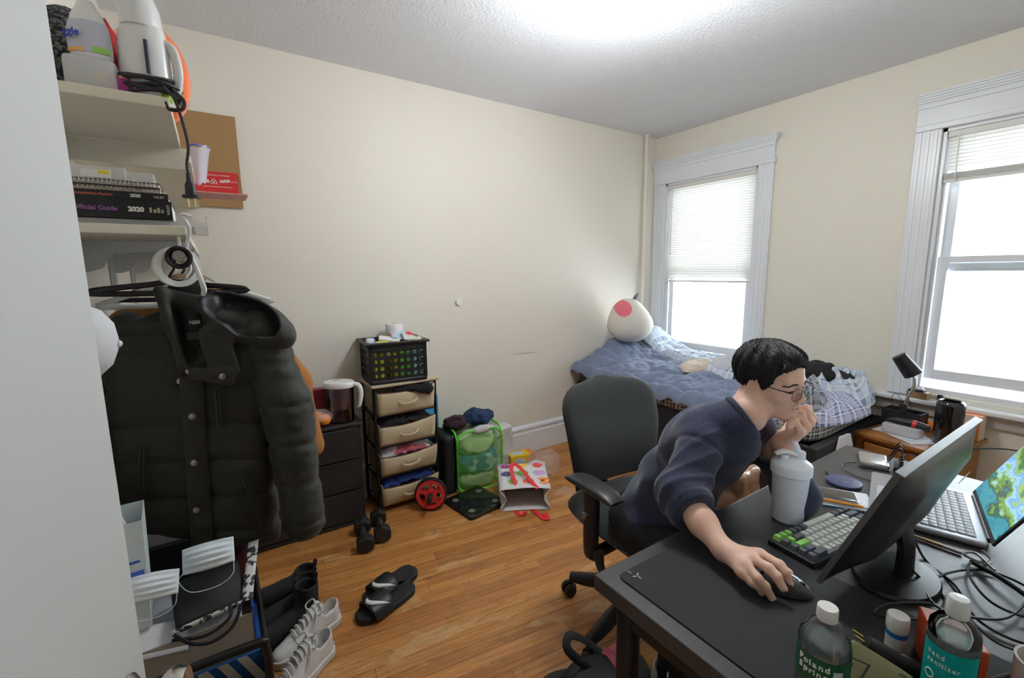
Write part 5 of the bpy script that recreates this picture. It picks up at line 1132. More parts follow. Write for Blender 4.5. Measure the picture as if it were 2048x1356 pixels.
# ---- rolling cart with shoe boxes ----
ct = thing('mesh_cart', 'black wire mesh cart holding shoe boxes beside the door', 'cart', (-3.575, -1.42, 0))
cx0, cx1, cy0, cy1 = -.155, .165, -.24, .26; mb = MB()
for (x, y) in ((cx0, cy0), (cx1, cy0), (cx0, cy1), (cx1, cy1)): mb.tube([(x, y, .05), (x, y, .50)], .008, 10)
mb.build('corner_posts', M_blackmt, ct)
for (x, y) in ((cx0, cy0), (cx1, cy0), (cx0, cy1), (cx1, cy1)):
    MB().lathe([(0, -.009), (.022, -.009), (.025, -.004), (.025, .004), (.022, .009), (0, .009)], 18, Matrix.Translation((x, y, .026)) @ frame_z((1, .3, 0))).build('wheel', M_blackpl, ct)
mb = MB()
for z in (.10, .30, .44): mb.tube([(cx0, cy0, z), (cx1, cy0, z), (cx1, cy1, z), (cx0, cy1, z)], .007 if z < .4 else .010, 8, closed=True, up=(0, 0, 1))
mb.build('rim_rails', M_blackmt, ct)
MB().tube([(cx0+.0, cy0-.02, .43), (cx0, cy0-.03, .55), (cx0+.03, cy0-.03, .572), (cx1-.035, cy0-.03, .572), (cx1-.005, cy0-.03, .552), (cx1, cy0-.02, .43)], .010, 12, sub=6).build('handle', M_blackmt, ct)
M_mesh = mat('black_wire_mesh', (.02, .02, .02), .5, .3); nt, b, N, L = nodes(M_mesh)
_tc = N('ShaderNodeTexCoord'); _sp = N('ShaderNodeSeparateXYZ'); L(_tc.outputs['Object'], _sp.inputs[0])
def _fr(sock, per, w):
    a = N('ShaderNodeMath'); a.operation = 'MULTIPLY'; a.inputs[1].default_value = 1/per; L(sock, a.inputs[0]); f = N('ShaderNodeMath'); f.operation = 'FRACT'; L(a.outputs[0], f.inputs[0]); g_ = N('ShaderNodeMath'); g_.operation = 'LESS_THAN'; g_.inputs[1].default_value = w; L(f.outputs[0], g_.inputs[0]); return g_.outputs[0]
_ad = N('ShaderNodeMath'); L(_sp.outputs[0], _ad.inputs[0]); L(_sp.outputs[1], _ad.inputs[1]); _mx = N('ShaderNodeMath'); _mx.operation = 'MAXIMUM'; L(_fr(_ad.outputs[0], .004, .34), _mx.inputs[0]); L(_fr(_sp.outputs[2], .004, .34), _mx.inputs[1]); L(_mx.outputs[0], b.inputs['Alpha'])
for z0, z1 in ((.10, .30), (.30, .44)):
    mb = MB(); mb.bx(cx0, cx1, cy0-.001, cy0, z0, z1).bx(cx0, cx1, cy1, cy1+.001, z0, z1).bx(cx0-.001, cx0, cy0, cy1, z0, z1).bx(cx1, cx1+.001, cy0, cy1, z0, z1).bx(cx0, cx1, cy0, cy1, z0, z0+.001); mb.build('mesh_basket', M_mesh, ct, smooth=False)
# striped shoe box
M_bx = mat('blue_shoebox_card', (.012, .075, .22), .5); M_tn = mat('taupe_card', (.36, .31, .255), .6)
sb = thing('shoe_box', 'blue shoe box with three light diagonal stripes in the cart', 'shoe box', (-3.575, -1.48, .332))
MB().bx(-.15, .155, -.085, .115, 0, .122).build('box_body', M_bx, sb, smooth=False, bevel=.001)
MB().bx(-.152, .157, -.087, .117, .100, .124).build('lid', M_bx, sb, smooth=False)
for k in range(3):
    x = .015+.042*k; mb = MB(); mb.add([(x, -.0885, .124), (x+.022, -.0885, .124), (x+.082, -.0885, .0), (x+.060, -.0885, .0)], [(0, 1, 2, 3)]); mb.build('stripe', mat('stripe_taupe', (.5, .44, .36), .6), sb, smooth=False, solid=.0006)
sb2 = thing('shoe_box', 'open taupe shoe box stacked on the striped blue box', 'shoe box', (-3.58, -1.475, .457))
MB().bx(-.15, .148, -.083, -.080, 0, .105).bx(-.15, .148, .100, .103, 0, .105).bx(-.15, -.147, -.08, .1, 0, .105).bx(.145, .148, -.08, .1, 0, .105).bx(-.15, .148, -.08, .1, 0, .003).build('box_body', M_tn, sb2, smooth=False)
MB().bx(.1485, .152, -.085, .095, -.02, .122).build('side_flap', mat('bright_blue_card', (.02, .09, .55), .5), sb2, smooth=False)
mb = MB(); mb.grid(lambda u, v: (-3.725+.27*u, -1.545+.15*v, .53+.055*v+.02*nz(u*6, v*5)+.02*u), 16, 10); tag(mb.build('white_tissue', mat('white_tissue_paper', (.66, .67, .72), .8), solid=.002), 'white tissue paper sticking out of the taupe shoe box', 'tissue paper')
mb = MB(); mb.grid(lambda u, v: (-3.72+.15*u, -1.565+.05*v, .562+.05*v-.03*u), 6, 6); tag(mb.build('folded_paper', mat('white_paper', (.7, .71, .76), .7), solid=.0015), 'folded white paper at the left of the open shoe box', 'paper')
bb = thing('black_pouch', 'black pouch with a floral trim lying on the open shoe box', 'pouch', (-3.52, -1.50, .575), rad(6))
mb = MB(); mb.grid(lambda u, v: (-.075+.15*u, -.05+.11*v, .014+.055*v+.012*sin(pi*u)*sin(pi*v)), 12, 12); mb.build('pouch_body', mat('black_satin', (.008, .009, .009), .6), bb, solid=.012)
M_flor = mat('floral_trim', (.6, .6, .58), .7, var=((.03, .03, .04), 70, .5, .54))
mb = MB(); mb.grid(lambda u, v: (.060+.026*u+.045*v, -.058+.13*v, .020+.085*v), 4, 14); mb.grid(lambda u, v: (-.085+.15*u, -.060, .010+.012*v+.006*u), 14, 3); mb.build('floral_trim', M_flor, bb, solid=.003)
mb = MB(); mb.tube([(-.08, -.062, .012), (-.05, -.078, -.018), (-.01, -.082, -.034), (.03, -.078, -.024), (.05, -.07, .0), (.058, -.062, .022)], .0045, 8, sub=5, sq=.4, up=(0, 1, 0)); mb.tube([(-.085, -.062, .0), (-.02, -.080, -.012), (.03, -.075, .005), (.036, -.06, .03)], .0045, 8, sub=5, sq=.4, up=(0, 1, 0)); mb.build('drawstring', mat('navy_cord', (.012, .014, .02), .7), bb)
# face masks
M_mo = mat('mask_white', (.78, .85, .90), .8); M_mi = mat('mask_blue', (.20, .50, .75), .8)
def mask(label, loc, rot, s=1.0, fold=1):
    m = thing('face_mask', label, 'face mask', loc, rot=rot); m.scale = (s, s, s)
    def f(u, v): x = (u-.5)*.165; return (x, (v-.5)*.085*(1+.12*sin(pi*u)), .030*sin(pi*u)*sin(pi*v)**.5+.0035*sin(v*28)*(1-abs(2*u-1)**3)+.028*fold*max(0, u-.62)**1.0*1.6)
    mb = MB(); mb.grid(f, 26, 22); mb.build('mask_front', M_mo, m, solid=.0012)
    mb = MB(); mb.grid(lambda u, v: tuple(Vector(f(u, v))-Vector((0, 0, .0022))), 26, 22); mb.build('mask_back', M_mi, m, solid=.001)
    mb = MB(); mb.tube([f(0, .05), (-.095, -.06, .0), (-.06, -.105, -.005), (.02, -.110, -.004), (.07, -.085, .0), f(.98, .06)], .0016, 6, sub=6); mb.build('ear_loop', mat('white_elastic', (.7, .7, .7), .8), m); return m
mask('pale blue surgical mask with its folded end, left of the larger mask', (-3.622, -1.545, .712), (rad(62), rad(4), rad(-6)), .62)
mask('large white and blue surgical mask draped on the black pouch', (-3.512, -1.49, .716), (rad(58), rad(-4), rad(-10)), .70, fold=.8)
mask('blue surgical mask in the near corner of the cart by the sneakers', (-3.385, -1.50, .10), (rad(70), rad(20), rad(30)))
# white paper bag with blue letters
pb = thing('paper_bag', 'white paper bag with blue lettering squeezed between the door and jacket', 'paper bag', (-3.69, -1.47, .60), rad(4))
mb = MB(); x0, x1, y0, y1, hb = -.05, .05, -.06, .06, .27
mb.add([(x0, y0, 0), (x1, y0, 0), (x1, y1, 0), (x0, y1, 0), (x0, y0, hb), (x1+.008, y0, hb), (x1+.008, y1, hb), (x0, y1, hb)], [(0, 1, 5, 4), (1, 2, 6, 5), (2, 3, 7, 6), (3, 0, 4, 7), (0, 3, 2, 1)]); mb.build('bag_paper', mat('white_paper_bag', (.62, .68, .70), .7), pb, smooth=False, solid=.001)
text('print', 'OOO', .045, mat('blue_print', (.05, .12, .5), .6), pb, (-.035, y0-.002, .05), (rad(90), rad(-38), 0), bold=.001); mb = MB().bx(.0, .05, y0-.002, y0-.0008, .13, .15).bx(-.0, .045, y0-.002, y0-.0008, .17, .176); mb.build('blue_print_bar', mat('blue_print', 0), pb, smooth=False)
MB().tube([(-.03, -.055, hb), (-.02, -.065, hb+.045), (.012, -.065, hb+.05), (.028, -.055, hb)], .0028, 8, sub=5).build('handle', mat('white_elastic', 0), pb)
# dark box and labelled box behind, burgundy cloth, white board
MB1 = MB().bx(-3.74, -3.42, -1.14, -.80, .0015, .60); tag(MB1.build('black_storage_box', mat('black_box_card', (.012, .012, .013), .5), smooth=False, bevel=.004), 'tall black box under the hanging jackets', 'box')
gb = thing('grey_box', 'flat grey box with a black printed word on the black box', 'box', (-3.60, -1.05, .6015)); MB().bx(-.13, .14, -.08, .10, 0, .05).build('box_body', mat('grey_card', (.33, .33, .34), .6), gb, smooth=False, bevel=.002); MB().bx(.0, .045, -.0810, -.0802, .018, .030).build('printed_word', M_blackpl, gb, smooth=False)
mb = MB(); mb.tube([(-3.405, -1.19, .02), (-3.392, -1.18, .20), (-3.395, -1.17, .38), (-3.41, -1.16, .50)], [.012, .028, .030, .012], 12, sub=5); tag(mb.build('burgundy_cloth', mat('burgundy_knit', (.09, .008, .015), .9, bump=(80, .4, .004))), 'burgundy cloth hanging beside the shoe boxes', 'cloth') if False else None
def burg(P): return d_box(P, (-3.452, -1.285, .355), (.028, .045, .245), .022)-.006*wob(P, 30, 2)
sdf_obj('burgundy_cloth', burg, (-3.50, -1.36, .09), (-3.40, -1.21, .64), .007, mat('burgundy_knit', (.09, .008, .015), .9)); tag(bpy.data.objects['burgundy_cloth'], 'burgundy knit rolled upright in the mesh cart behind the shoe boxes', 'knitwear')
MB1 = MB().bx(-3.415, -3.405, -1.02, -.90, .0015, .62); tag(MB1.build('white_board', mat('white_melamine', (.6, .6, .6), .4), smooth=False), 'narrow white board standing edgewise beside the black box', 'board')
# ================= THINGS ON THE DESK =================
D0 = DZ+.0005
def ondesk(mb): return mb
# desk mat
dm = thing('desk_mat', 'large black desk mat with a small white logo at its corner', 'desk mat', (-2.54, -2.515, D0), 0)
MB().rbox((0, 0, .0015), (.395, .70, .003), .018, 4).build('mat_surface', mat('black_rubber_cloth', (.014, .0155, .017), .75, bump=(300, .25, .0006)), dm)
mb = MB(); T_ = TR(-.162, .322, .0033, rz=rad(-65))
for a in (0, 120, 240): mb.prism([(0, .0), (.002, .006), (0, .013), (-.002, .006)], 0, .0002, T_ @ rotm(0, 0, rad(a+10)))
mb.build('emblem', mat('print_grey', (.42, .43, .45), .6), dm, smooth=False); text('small_print', 'IDIZ', .006, mat('print_grey', 0), dm, (-.170, .346, .0032), (0, 0, rad(-75)))
# mouse under the hand
ms = thing('computer_mouse', 'dark grey wireless mouse under the man\'s right hand', 'mouse', (-2.4775, -2.397, D0+.003), rad(-62))
MC = Matrix.Identity(4)
def mshell(u, v, k=1.0):   # +x is the front (button) end
    a = u*2*pi; r = v; x = .054*cos(a)*r; w = .029+.003*cos(a); y = w*sin(a)*r; h = .034*(max(0, 1-r**2.6))**.5*(1-.30*((x+.012)/.055)**2)
    return (x, y, .004+h*k)
mb = MB(); mb.grid(lambda u, v: mshell(u, v), 40, 16, True); mb.lathe([(0, 0), (.9, 0), (1, .004)], 40, Matrix.Diagonal((.054, .029, 1, 1))); mb.m = 1
mb.build('shell', [mat('graphite_plastic', (.045, .046, .05), .42)], ms, merge=True)
mb = MB(); mb.grid(lambda u, v: tuple(Vector(mshell(.00+.17*u, .20+.79*v, 1.02))+Vector((.0005, 0, .0004))), 10, 12); mb.build('light_button', mat('silver_grey_plastic', (.32, .33, .36), .3), ms)
MB().torus((0, 0, 0), .0070, .0020, 24, 8, Matrix.Translation((.032, -.001, .0225)) @ frame_z((0, 1, 0))).build('scroll_wheel', mat('chrome', 0), ms)
# keyboard
kb = thing('keyboard', 'compact mechanical keyboard with white grey and lime green keys', 'keyboard', (-2.188, -2.371, D0+.0005), rad(172.5))
MB().prism([(-.160, -.056), (.160, -.056), (.160, .056), (-.160, .056)], 0, .017).build('case', mat('black_case', (.014, .014, .015), .4), kb, smooth=False, bevel=.003)
MB().bx(-.158, .158, -.054, .054, .017, .0185).build('plate', mat('charcoal_plate', (.05, .052, .055), .4), kb, smooth=False)
KW = mat('keycap_white', (.62, .64, .58), .5); KG = mat('keycap_grey', (.075, .085, .10), .5); KL = mat('keycap_lime', (.26, .56, .12), .5)
rows_ = [[(1, 'g')]+[(1, 'w')]*12+[(2, 'g')]+[(1, 'g')], [(1.5, 'g')]+[(1, 'w')]*12+[(1.5, 'g')]+[(1, 'g')], [(1.75, 'g')]+[(1, 'w')]*11+[(2.25, 'l')]+[(1, 'g')], [(2.25, 'g')]+[(1, 'w')]*10+[(1.75, 'g')]+[(1, 'l')]+[(1, 'g')], [(1.25, 'g')]*3+[(6.25, 'w')]+[(1, 'g')]*3+[(1, 'l')]*3]
rows_[4] = [(1.25, 'g')]*3+[(6.25, 'w')]+[(1, 'g')]*2+[(1, 'g')]+[(1, 'l')]*3
U_ = .0196; kcache = {}
for ri, rw in enumerate(rows_):
    tot = sum(k[0] for k in rw); x = -.155; sc_ = .310/tot
    for w_, c_ in rw:
        key = (round(w_*sc_, 4), c_, ri)
        cx_ = x+w_*sc_/2; y_ = .042-.0205*ri; hz = .0095+.001*abs(ri-2)
        w2 = w_*sc_-.0016
        if key not in kcache:
            mb = MB(); mb.box((0, 0, hz/2), (w2, .0185, hz), taper=1); 
            for i in range(4, 8): vx = mb.v[i]; mb.v[i] = (vx[0]-.0026*(1 if vx[0] > 0 else -1), vx[1]-.0024*(1 if vx[1] > 0 else -1)+.0006, vx[2])
            o = mb.build('keycap', {'w': KW, 'g': KG, 'l': KL}[c_], kb, smooth=False, bevel=.0008); kcache[key] = o
        else: o = kcache[key].copy(); COL.objects.link(o)
        o.location = (cx_, y_, .0195); x += w_*sc_
# monitor
mo = thing('monitor', 'black computer monitor seen from behind, tilted back on its stand', 'monitor', (-2.185, -2.453, D0), 0)
Tm = TR(0, -.0, .044, rx=rad(21))     # local z up the panel, +y is the viewer (screen) side
mb = MB(); mb.M = Tm; mb.rbox((0, 0, 0), (.01, .01, .01), .001) if False else None
def backf(u, v):
    x = -.270+.540*u; z = .0+.298*v; e = min(u, 1-u)*5; e2 = min(v, 1-v)*5; k = (min(1, e)**.7)*(min(1, e2)**.7); return (x, -.0045-.034*k-.012*max(0, 1-abs(u-.5)*3)*max(0, 1-abs(v-.45)*2.6), z)
mb.grid(backf, 40, 30); mb.build('back_shell', mat('monitor_black', (.022, .022, .023), .32), mo)
mb = MB(); mb.M = Tm; mb.bx(-.270, .270, -.005, .006, 0, .004).bx(-.270, .270, -.009, .007, .294, .298).bx(-.270, -.266, -.005, .006, .004, .294).bx(.266, .270, -.005, .006, .004, .294).bx(-.266, .266, -.0045, .000, .004, .294); mb.build('bezel', mat('bezel_grey', (.10, .10, .105), .3), mo, smooth=False, bevel=.001)
mb = MB(); mb.M = Tm; mb.bx(-.262, .262, .0005, .0015, .018, .286); mb.build('screen', mat('lit_screen', (.02, .02, .02), .2, emit=((.55, .62, .7), .8)), mo, smooth=False)
mb = MB(); mb.tube([(-.03, -.05, .15), (-.03, -.072, .09), (-.03, -.075, .014)], [.026, .028, .032], 14, sq=.5, up=(0, 1, 0), sub=5); mb.build('stand_neck', mat('gloss_black', (.012, .012, .013), .32), mo)
mb = MB(); mb.lathe([(0, .001), (.090, .001), (.094, .006), (.090, .012), (.0, .016)], 48, Matrix.Translation((-.045, -.065, 0)), sq=(1.10, .80)); mb.build('stand_base', mat('gloss_black', 0), mo)
mb = MB(); mb.M = Tm
T2 = Tm @ Matrix.Translation((.035, -.0545, .215)) @ rotm(rad(90), 0, rad(0))
mo_t = text('brand_mark', 'acer', .036, mat('mirror_mark', (.7, .75, .7), .15, 1), mo, (0, 0, 0), (0, 0, 0), ext=.0003); mo_t.matrix_local = T2
# laptop
lp = thing('laptop', 'silver laptop open to a green waterfall wallpaper on the desk', 'laptop', (-1.757, -2.562, D0), rad(16.5)+pi)
M_sil = mat('silver_aluminium', (.36, .37, .40), .35, .55)
# local: +x toward the near (left in world) end, +y toward the user side is negative; hinge at y=0, front at y=-.235
lp.rotation_euler = (0, 0, rad(16.5)); FY = .235
MB().rbox((0, FY/2, .008), (.345, FY, .014), .010).build('base', M_sil, lp)
MB().bx(-.150, .150, .020, .130, .0152, .0156).build('key_well', mat('key_well', (.13, .135, .15), .5), lp, smooth=False)
kk = None
for r_ in range(6):
    for c in range(15):
        x = -.140+.020*c; y = .030+.0175*r_
        if kk is None: kk = MB().rbox((0, 0, .0007), (.0178, .0155, .0014), .0015, 1).build('laptop_key', mat('silver_key', (.30, .31, .34), .45), lp); o = kk
        elif r_ == 5 and 4 <= c <= 9: continue
        else: o = kk.copy(); COL.objects.link(o)
        o.location = (x, y, .0156)
MB().rbox((.0, .183, .0154), (.11, .07, .0006), .004, 2).build('touchpad', mat('touchpad_grey', (.44, .45, .48), .35), lp)
Tl = TR(0, .0, .014, rx=rad(27))
mb = MB(); mb.M = Tl; mb.rbox((0, -.004, .112), (.345, .006, .218), .002); mb.build('lid', mat('dark_lid', (.02, .02, .022), .35), lp)
mb = MB(); mb.M = TR(0, 0, .012); mb.tube([(-.14, -.002, 0), (.14, -.002, 0)], .006, 10); mb.build('hinge', mat('dark_lid', 0), lp)
m = mat('laptop_wallpaper', (.02, .02, .02), .25); nt, b, N, L = nodes(m)
_tc = N('ShaderNodeTexCoord'); _sp = N('ShaderNodeSeparateXYZ'); L(_tc.outputs['Generated'], _sp.inputs[0])
_n = N('ShaderNodeTexNoise'); _n.inputs['Scale'].default_value = 2.6; _n.inputs['Detail'].default_value = 5; _n.inputs['Roughness'].default_value = .6; L(_tc.outputs['Generated'], _n.inputs['Vector'])
_a = N('ShaderNodeMath'); _a.operation = 'MULTIPLY_ADD'; _a.inputs[1].default_value = .55; L(_sp.outputs[2], _a.inputs[0]); _a2 = N('ShaderNodeMath'); _a2.operation = 'MULTIPLY'; _a2.inputs[1].default_value = .95; L(_n.outputs['Fac'], _a2.inputs[0]); L(_a2.outputs[0], _a.inputs[2])
_r = N('ShaderNodeValToRGB'); E_r = _r.color_ramp.elements; E_r[0].position = .40; E_r[0].color = (.01, .20, .28, 1); E_r[1].position = .95; E_r[1].color = (.03, .16, .02, 1)
for p_, c_ in ((.52, (.03, .30, .36, 1)), (.60, (.01, .05, .02, 1)), (.68, (.20, .42, .05, 1)), (.74, (.35, .62, .85, 1)), (.80, (.12, .35, .75, 1)), (.86, (.30, .50, .10, 1))): q = E_r.new(p_); q.color = c_
L(_a.outputs[0], _r.inputs[0]); L(_r.outputs[0], b.inputs['Emission Color']); b.inputs['Emission Strength'].default_value = 1.0
mb = MB(); mb.M = Tl; mb.bx(-.165, .165, -.0006, .0002, .016, .212); mb.build('screen', m, lp, smooth=False)
# shaker bottle
sk = thing('shaker_bottle', 'tall frosted white shaker bottle in front of the man', 'shaker bottle', (-2.170, -2.262, D0), rad(-40))
M_fr = mat('frosted_plastic', (.74, .79, .85), .35, sss=.3); M_lid = mat('pale_lid_plastic', (.78, .82, .88), .3)
MB().lathe([(0, 0), (.036, 0), (.039, .003), (.0415, .06), (.045, .140), (.0, .141)], 40).build('cup', M_fr, sk)
MB().lathe([(.046, .134), (.050, .137), (.050, .160), (.048, .164), (.038, .172), (.026, .178), (.0, .181)], 40).build('screw_lid', M_lid, sk)
MB().lathe([(.013, .170), (.013, .194), (.011, .197), (.0, .198)], 20, Matrix.Translation((.020, 0, 0))).lathe([(.012, .172), (.012, .188), (0, .189)], 20, Matrix.Translation((-.022, 0, 0))).build('spout', M_lid, sk)
MB().tube([(-.044, 0, .188), (-.022, 0, .196), (.004, 0, .190), (.016, 0, .186)], [.010, .014, .012, .006], 12, sq=.35, up=(0, 0, 1), sub=5).build('flip_cap', M_lid, sk)
MB().tube([(.016, 0, .186), (.010, 0, .205), (.002, 0, .224)], [.008, .007, .005], 12, sub=4, sq=1.2).build('carry_loop', M_lid, sk)
# phone on notepad with pencil
np_ = thing('notepad', 'white notepad pile under the phone', 'notepad', (-1.935, -2.300, D0), rad(-60)); 
mb = MB(); mb.M = TR(0, 0, 0, rz=rad(4)); mb.bx(-.075, .075, -.055, .055, 0, .003); mb.M = TR(0, 0, 0, rz=rad(-5)); mb.bx(-.072, .070, -.052, .050, .003, .006); mb.M = TR(.0, .004, 0, rz=rad(2)); mb.bx(-.062, .078, -.050, .052, .006, .0085); mb.build('sheets', mat('white_paper', 0), np_, smooth=False)
mb = MB(); mb.M = TR(0, 0, 0, rz=rad(4)); mb.bx(-.077, .0, -.057, -.0555, 0, .004); mb.build('blue_edge', mat('blue_card', (.08, .25, .42), .5), np_, smooth=False)
ph = thing('smartphone', 'black smartphone with a brown glass face on the notepad', 'phone', (-1.955, -2.272, D0+.0095), rad(-60))
MB().rbox((0, 0, .004), (.150, .072, .0078), .010).build('phone_frame', mat('chrome', 0), ph); MB().rbox((0, 0, .0083), (.146, .068, .0006), .009).build('glass_face', mat('phone_glass', (.05, .04, .035), .08), ph)
pc = thing('pencil', 'orange mechanical pencil beside the phone', 'pencil', (-1.975, -2.325, D0+.0125), rad(-62))
MB().tube([(-.06, 0, 0), (.045, 0, 0)], .0036, 8).build('barrel', mat('orange_barrel', (.75, .30, .02), .4), pc); MB().tube([(.045, 0, 0), (.066, 0, 0)], .0037, 8).build('eraser_end', mat('milky_plastic', 0), pc); MB().tube([(-.06, 0, 0), (-.074, 0, -.001)], [.0036, .0006], 8).build('tip', mat('milky_plastic', 0), pc)
# charging puck, drive, hub
wp = thing('charging_pad', 'round navy charging pad on the far part of the desk', 'charging pad', (-1.805, -2.262, D0)); MB().lathe([(0, 0), (.046, 0), (.049, .004), (.048, .009), (.045, .010), (0, .0102)], 40).build('pad', mat('navy_plastic', (.045, .06, .14), .4), wp)
text('brand_print', 'anker', .008, mat('print_grey', 0), wp, (-.012, -.002, .0103), (0, 0, rad(-50))); MB().tube([(.02, .045, .004), (.04, .062, .004), (.05, .07, .004)], .003, 8, sub=4).build('cable_end', M_blackpl, wp)
pd = thing('portable_drive', 'silver and black portable drive at the far edge of the desk', 'drive', (-1.545, -2.256, D0), rad(22))
MB().rbox((0, 0, .010), (.118, .080, .020), .010).build('drive_body', mat('warm_silver', (.42, .40, .38), .3, .7), pd); MB().bx(-.062, .062, -.043, .043, 0, .004).build('rubber_base', M_blackpl, pd, smooth=False, bevel=.001)
hb = thing('usb_hub', 'small black usb hub with a blue light and plugs behind the monitor', 'usb hub', (-1.555, -2.335, D0), rad(15))
MB().rbox((0, 0, .013), (.075, .035, .026), .005).build('hub_body', M_blackpl, hb); MB().bx(-.020, -.012, -.0180, -.0172, .014, .018).build('status_light', mat('blue_led', (.02, .05, .6), .3, emit=((.05, .15, 1), 6)), hb, smooth=False)
for k, x in enumerate((-.03, .0, .026)):
    mb = MB(); mb.tube([(x, 0, .026), (x, 0, .05)], .0055, 8); mb.tube([(x, 0, .05), (x+.004, .002, .085), (x+.03, .01, .078+.004*k), (x+.045, .03, .03), (x+.05, .05, .004)], .002, 6, sub=6); mb.build('plug', M_blackpl, hb)
mb = MB().rbox((-1.60, -2.40, D0+.012), (.06, .045, .024), .004); tag(mb.build('dark_block', mat('dark_grey_plastic', (.05, .045, .045), .4)), 'small dark grey block on the desk behind the monitor edge', 'block')
# silver pen
pn = thing('ballpoint_pen', 'silver pen with brass band lying on the desk near the cables', 'pen', (-2.00, -2.513, D0+.0045), rad(92)); MB().tube([(-.065, 0, 0), (.055, 0, 0)], .004, 10).build('barrel', mat('warm_silver', 0), pn); MB().tube([(-.03, 0, 0), (.01, 0, 0)], .0043, 10).build('brass_band', mat('brass', 0), pn); MB().tube([(.055, 0, 0), (.070, 0, 0)], [.004, .0008], 10).build('tip', mat('chrome', 0), pn)
# cables
M_cab = mat('black_cable', (.010, .010, .011), .45)
def cable(label, pts, r=.0026, m=M_cab, name='cable', sub=8, cat='cable'):
    mb = MB(); mb.tube([(x, y, z+D0) for x, y, z in pts], r, 8, sub=sub); return tag(mb.build(name, m), label, cat)
cable('black cable looping from the monitor over its stand base to the bottles', [(-2.25, -2.50, .15), (-2.24, -2.53, .06), (-2.20, -2.56, .004), (-2.23, -2.60, .003), (-2.32, -2.60, .003), (-2.395, -2.565, .012), (-2.41, -2.535, .010), (-2.36, -2.55, .017), (-2.30, -2.60, .019), (-2.33, -2.64, .004), (-2.40, -2.66, .003)])
cable('long black cable sweeping over the desk in a wide loop', [(-2.10, -2.49, .10), (-2.09, -2.53, .004), (-2.16, -2.60, .004), (-2.26, -2.655, .006), (-2.26, -2.72, .004), (-2.16, -2.74, .004), (-2.06, -2.70, .008), (-2.04, -2.63, .006), (-2.12, -2.585, .009), (-2.23, -2.57, .010), (-2.29, -2.61, .012), (-2.23, -2.68, .012), (-2.10, -2.70, .010)])
cable('black cable curving along the inner side of the wide loop', [(-1.99, -2.62, .004), (-2.05, -2.60, .010), (-2.13, -2.62, .014), (-2.19, -2.665, .014), (-2.17, -2.72, .010), (-2.08, -2.76, .006), (-1.98, -2.78, .004), (-1.90, -2.76, .004)])
cable('thick black adapter lead running to the right edge of the photo', [(-2.03, -2.60, .008), (-2.08, -2.66, .018), (-2.13, -2.72, .016), (-2.18, -2.79, .006), (-2.2, -2.88, .006)], .005)
cable('black lead with a plug standing in the laptop side', [(-1.75, -2.42, .03), (-1.73, -2.43, .10), (-1.66, -2.50, .16), (-1.52, -2.60, .15), (-1.45, -2.62, .05), (-1.44, -2.75, .004)], .0022)
cable('thin black wire dropping off the desk near the nightstand', [(-1.48, -2.30, .004), (-1.43, -2.33, .03), (-1.40, -2.36, -.05), (-1.40, -2.37, -.35)], .0018)
cable('silver braided cable joining the laptop', [(-1.955, -2.605, .010), (-1.985, -2.625, .008), (-2.02, -2.62, .010), (-2.02, -2.585, .014), (-2.00, -2.60, .018), (-2.05, -2.64, .018)], .003, mat('grey_braid', (.30, .30, .31), .4, .5))
cable('black wire reaching from the drive across the desk', [(-1.60, -2.225, .006), (-1.64, -2.20, .003), (-1.70, -2.23, .003), (-1.72, -2.30, .003), (-1.66, -2.37, .003)], .0015)
cable('black power lead under the orange box', [(-2.42, -2.70, .004), (-2.33, -2.74, .006), (-2.26, -2.80, .006), (-2.22, -2.86, .006)], .004)
cable('black wire behind the sanitizer bottle', [(-2.39, -2.63, .10), (-2.33, -2.69, .02), (-2.27, -2.76, .004), (-2.26, -2.84, .004)], .002)
# bottles, money, boxes at the near right corner
M_pet = thin_glass(); M_pet.name = 'clear_pet'; M_pet.node_tree.nodes['Fresnel'].inputs['IOR'].default_value = 1.5; M_pet.node_tree.nodes['Transparent BSDF'].inputs[0].default_value = (.86, .90, .90, 1); M_water = mat('water', (.90, .95, .95), .02, trans=1, ior=1.33)
wb = thing('water_bottle', 'clear spring water bottle with green label and white cap', 'water bottle', (-2.725, -2.566, D0), rad(-60))
MB().lathe([(0, .002), (.026, .001), (.033, .006), (.0335, .03), (.0305, .036), (.0335, .042), (.0325, .060), (.0335, .070), (.0338, .132), (.031, .146), (.020, .163), (.0120, .170), (.0120, .176)], 40).build('bottle_body', M_pet, wb); MB().lathe([(0, .004), (.031, .007), (.032, .03), (.029, .036), (.032, .042), (.031, .060), (.0325, .070), (.0325, .134), (0, .1345)], 40).build('water', mat('bottled_water', (.70, .74, .75), .05, alpha=.22), wb)
MB().lathe([(0, .170), (.0128, .170), (.0135, .172), (.0135, .188), (.0128, .190), (0, .190)], 28).build('cap', mat('white_plastic', 0), wb)
MB().lathe([(.0342, .078), (.0345, .078), (.0345, .124), (.0342, .124)], 40).build('label', mat('green_label_film', (.01, .10, .045), .35), wb)
def wrap_text(parent, s, size, r, z, a0, m, name='label_text', bold=.0005, sx=1):
    """letters set one by one around a round bottle"""
    a = a0; WD = {'i': .30, 'l': .30, 't': .40, 'r': .42, 's': .5, 'z': .52, ' ': .3, 'S': .62, 'P': .62}
    for ch_ in s:
        adv = size*WD.get(ch_, .60)*sx/r*1.06; a += adv/2
        if ch_ != ' ': text(name, ch_, size, m, parent, (r*cos(a), r*sin(a), z), (rad(90), 0, a+pi/2), bold=bold, sx=sx, align='CENTER')
        a += adv/2
M_wh = mat('print_white', 0)
fa = lambda b_: math.atan2(-2.8081-b_.location[1], -3.4415-b_.location[0])-b_.rotation_euler[2]
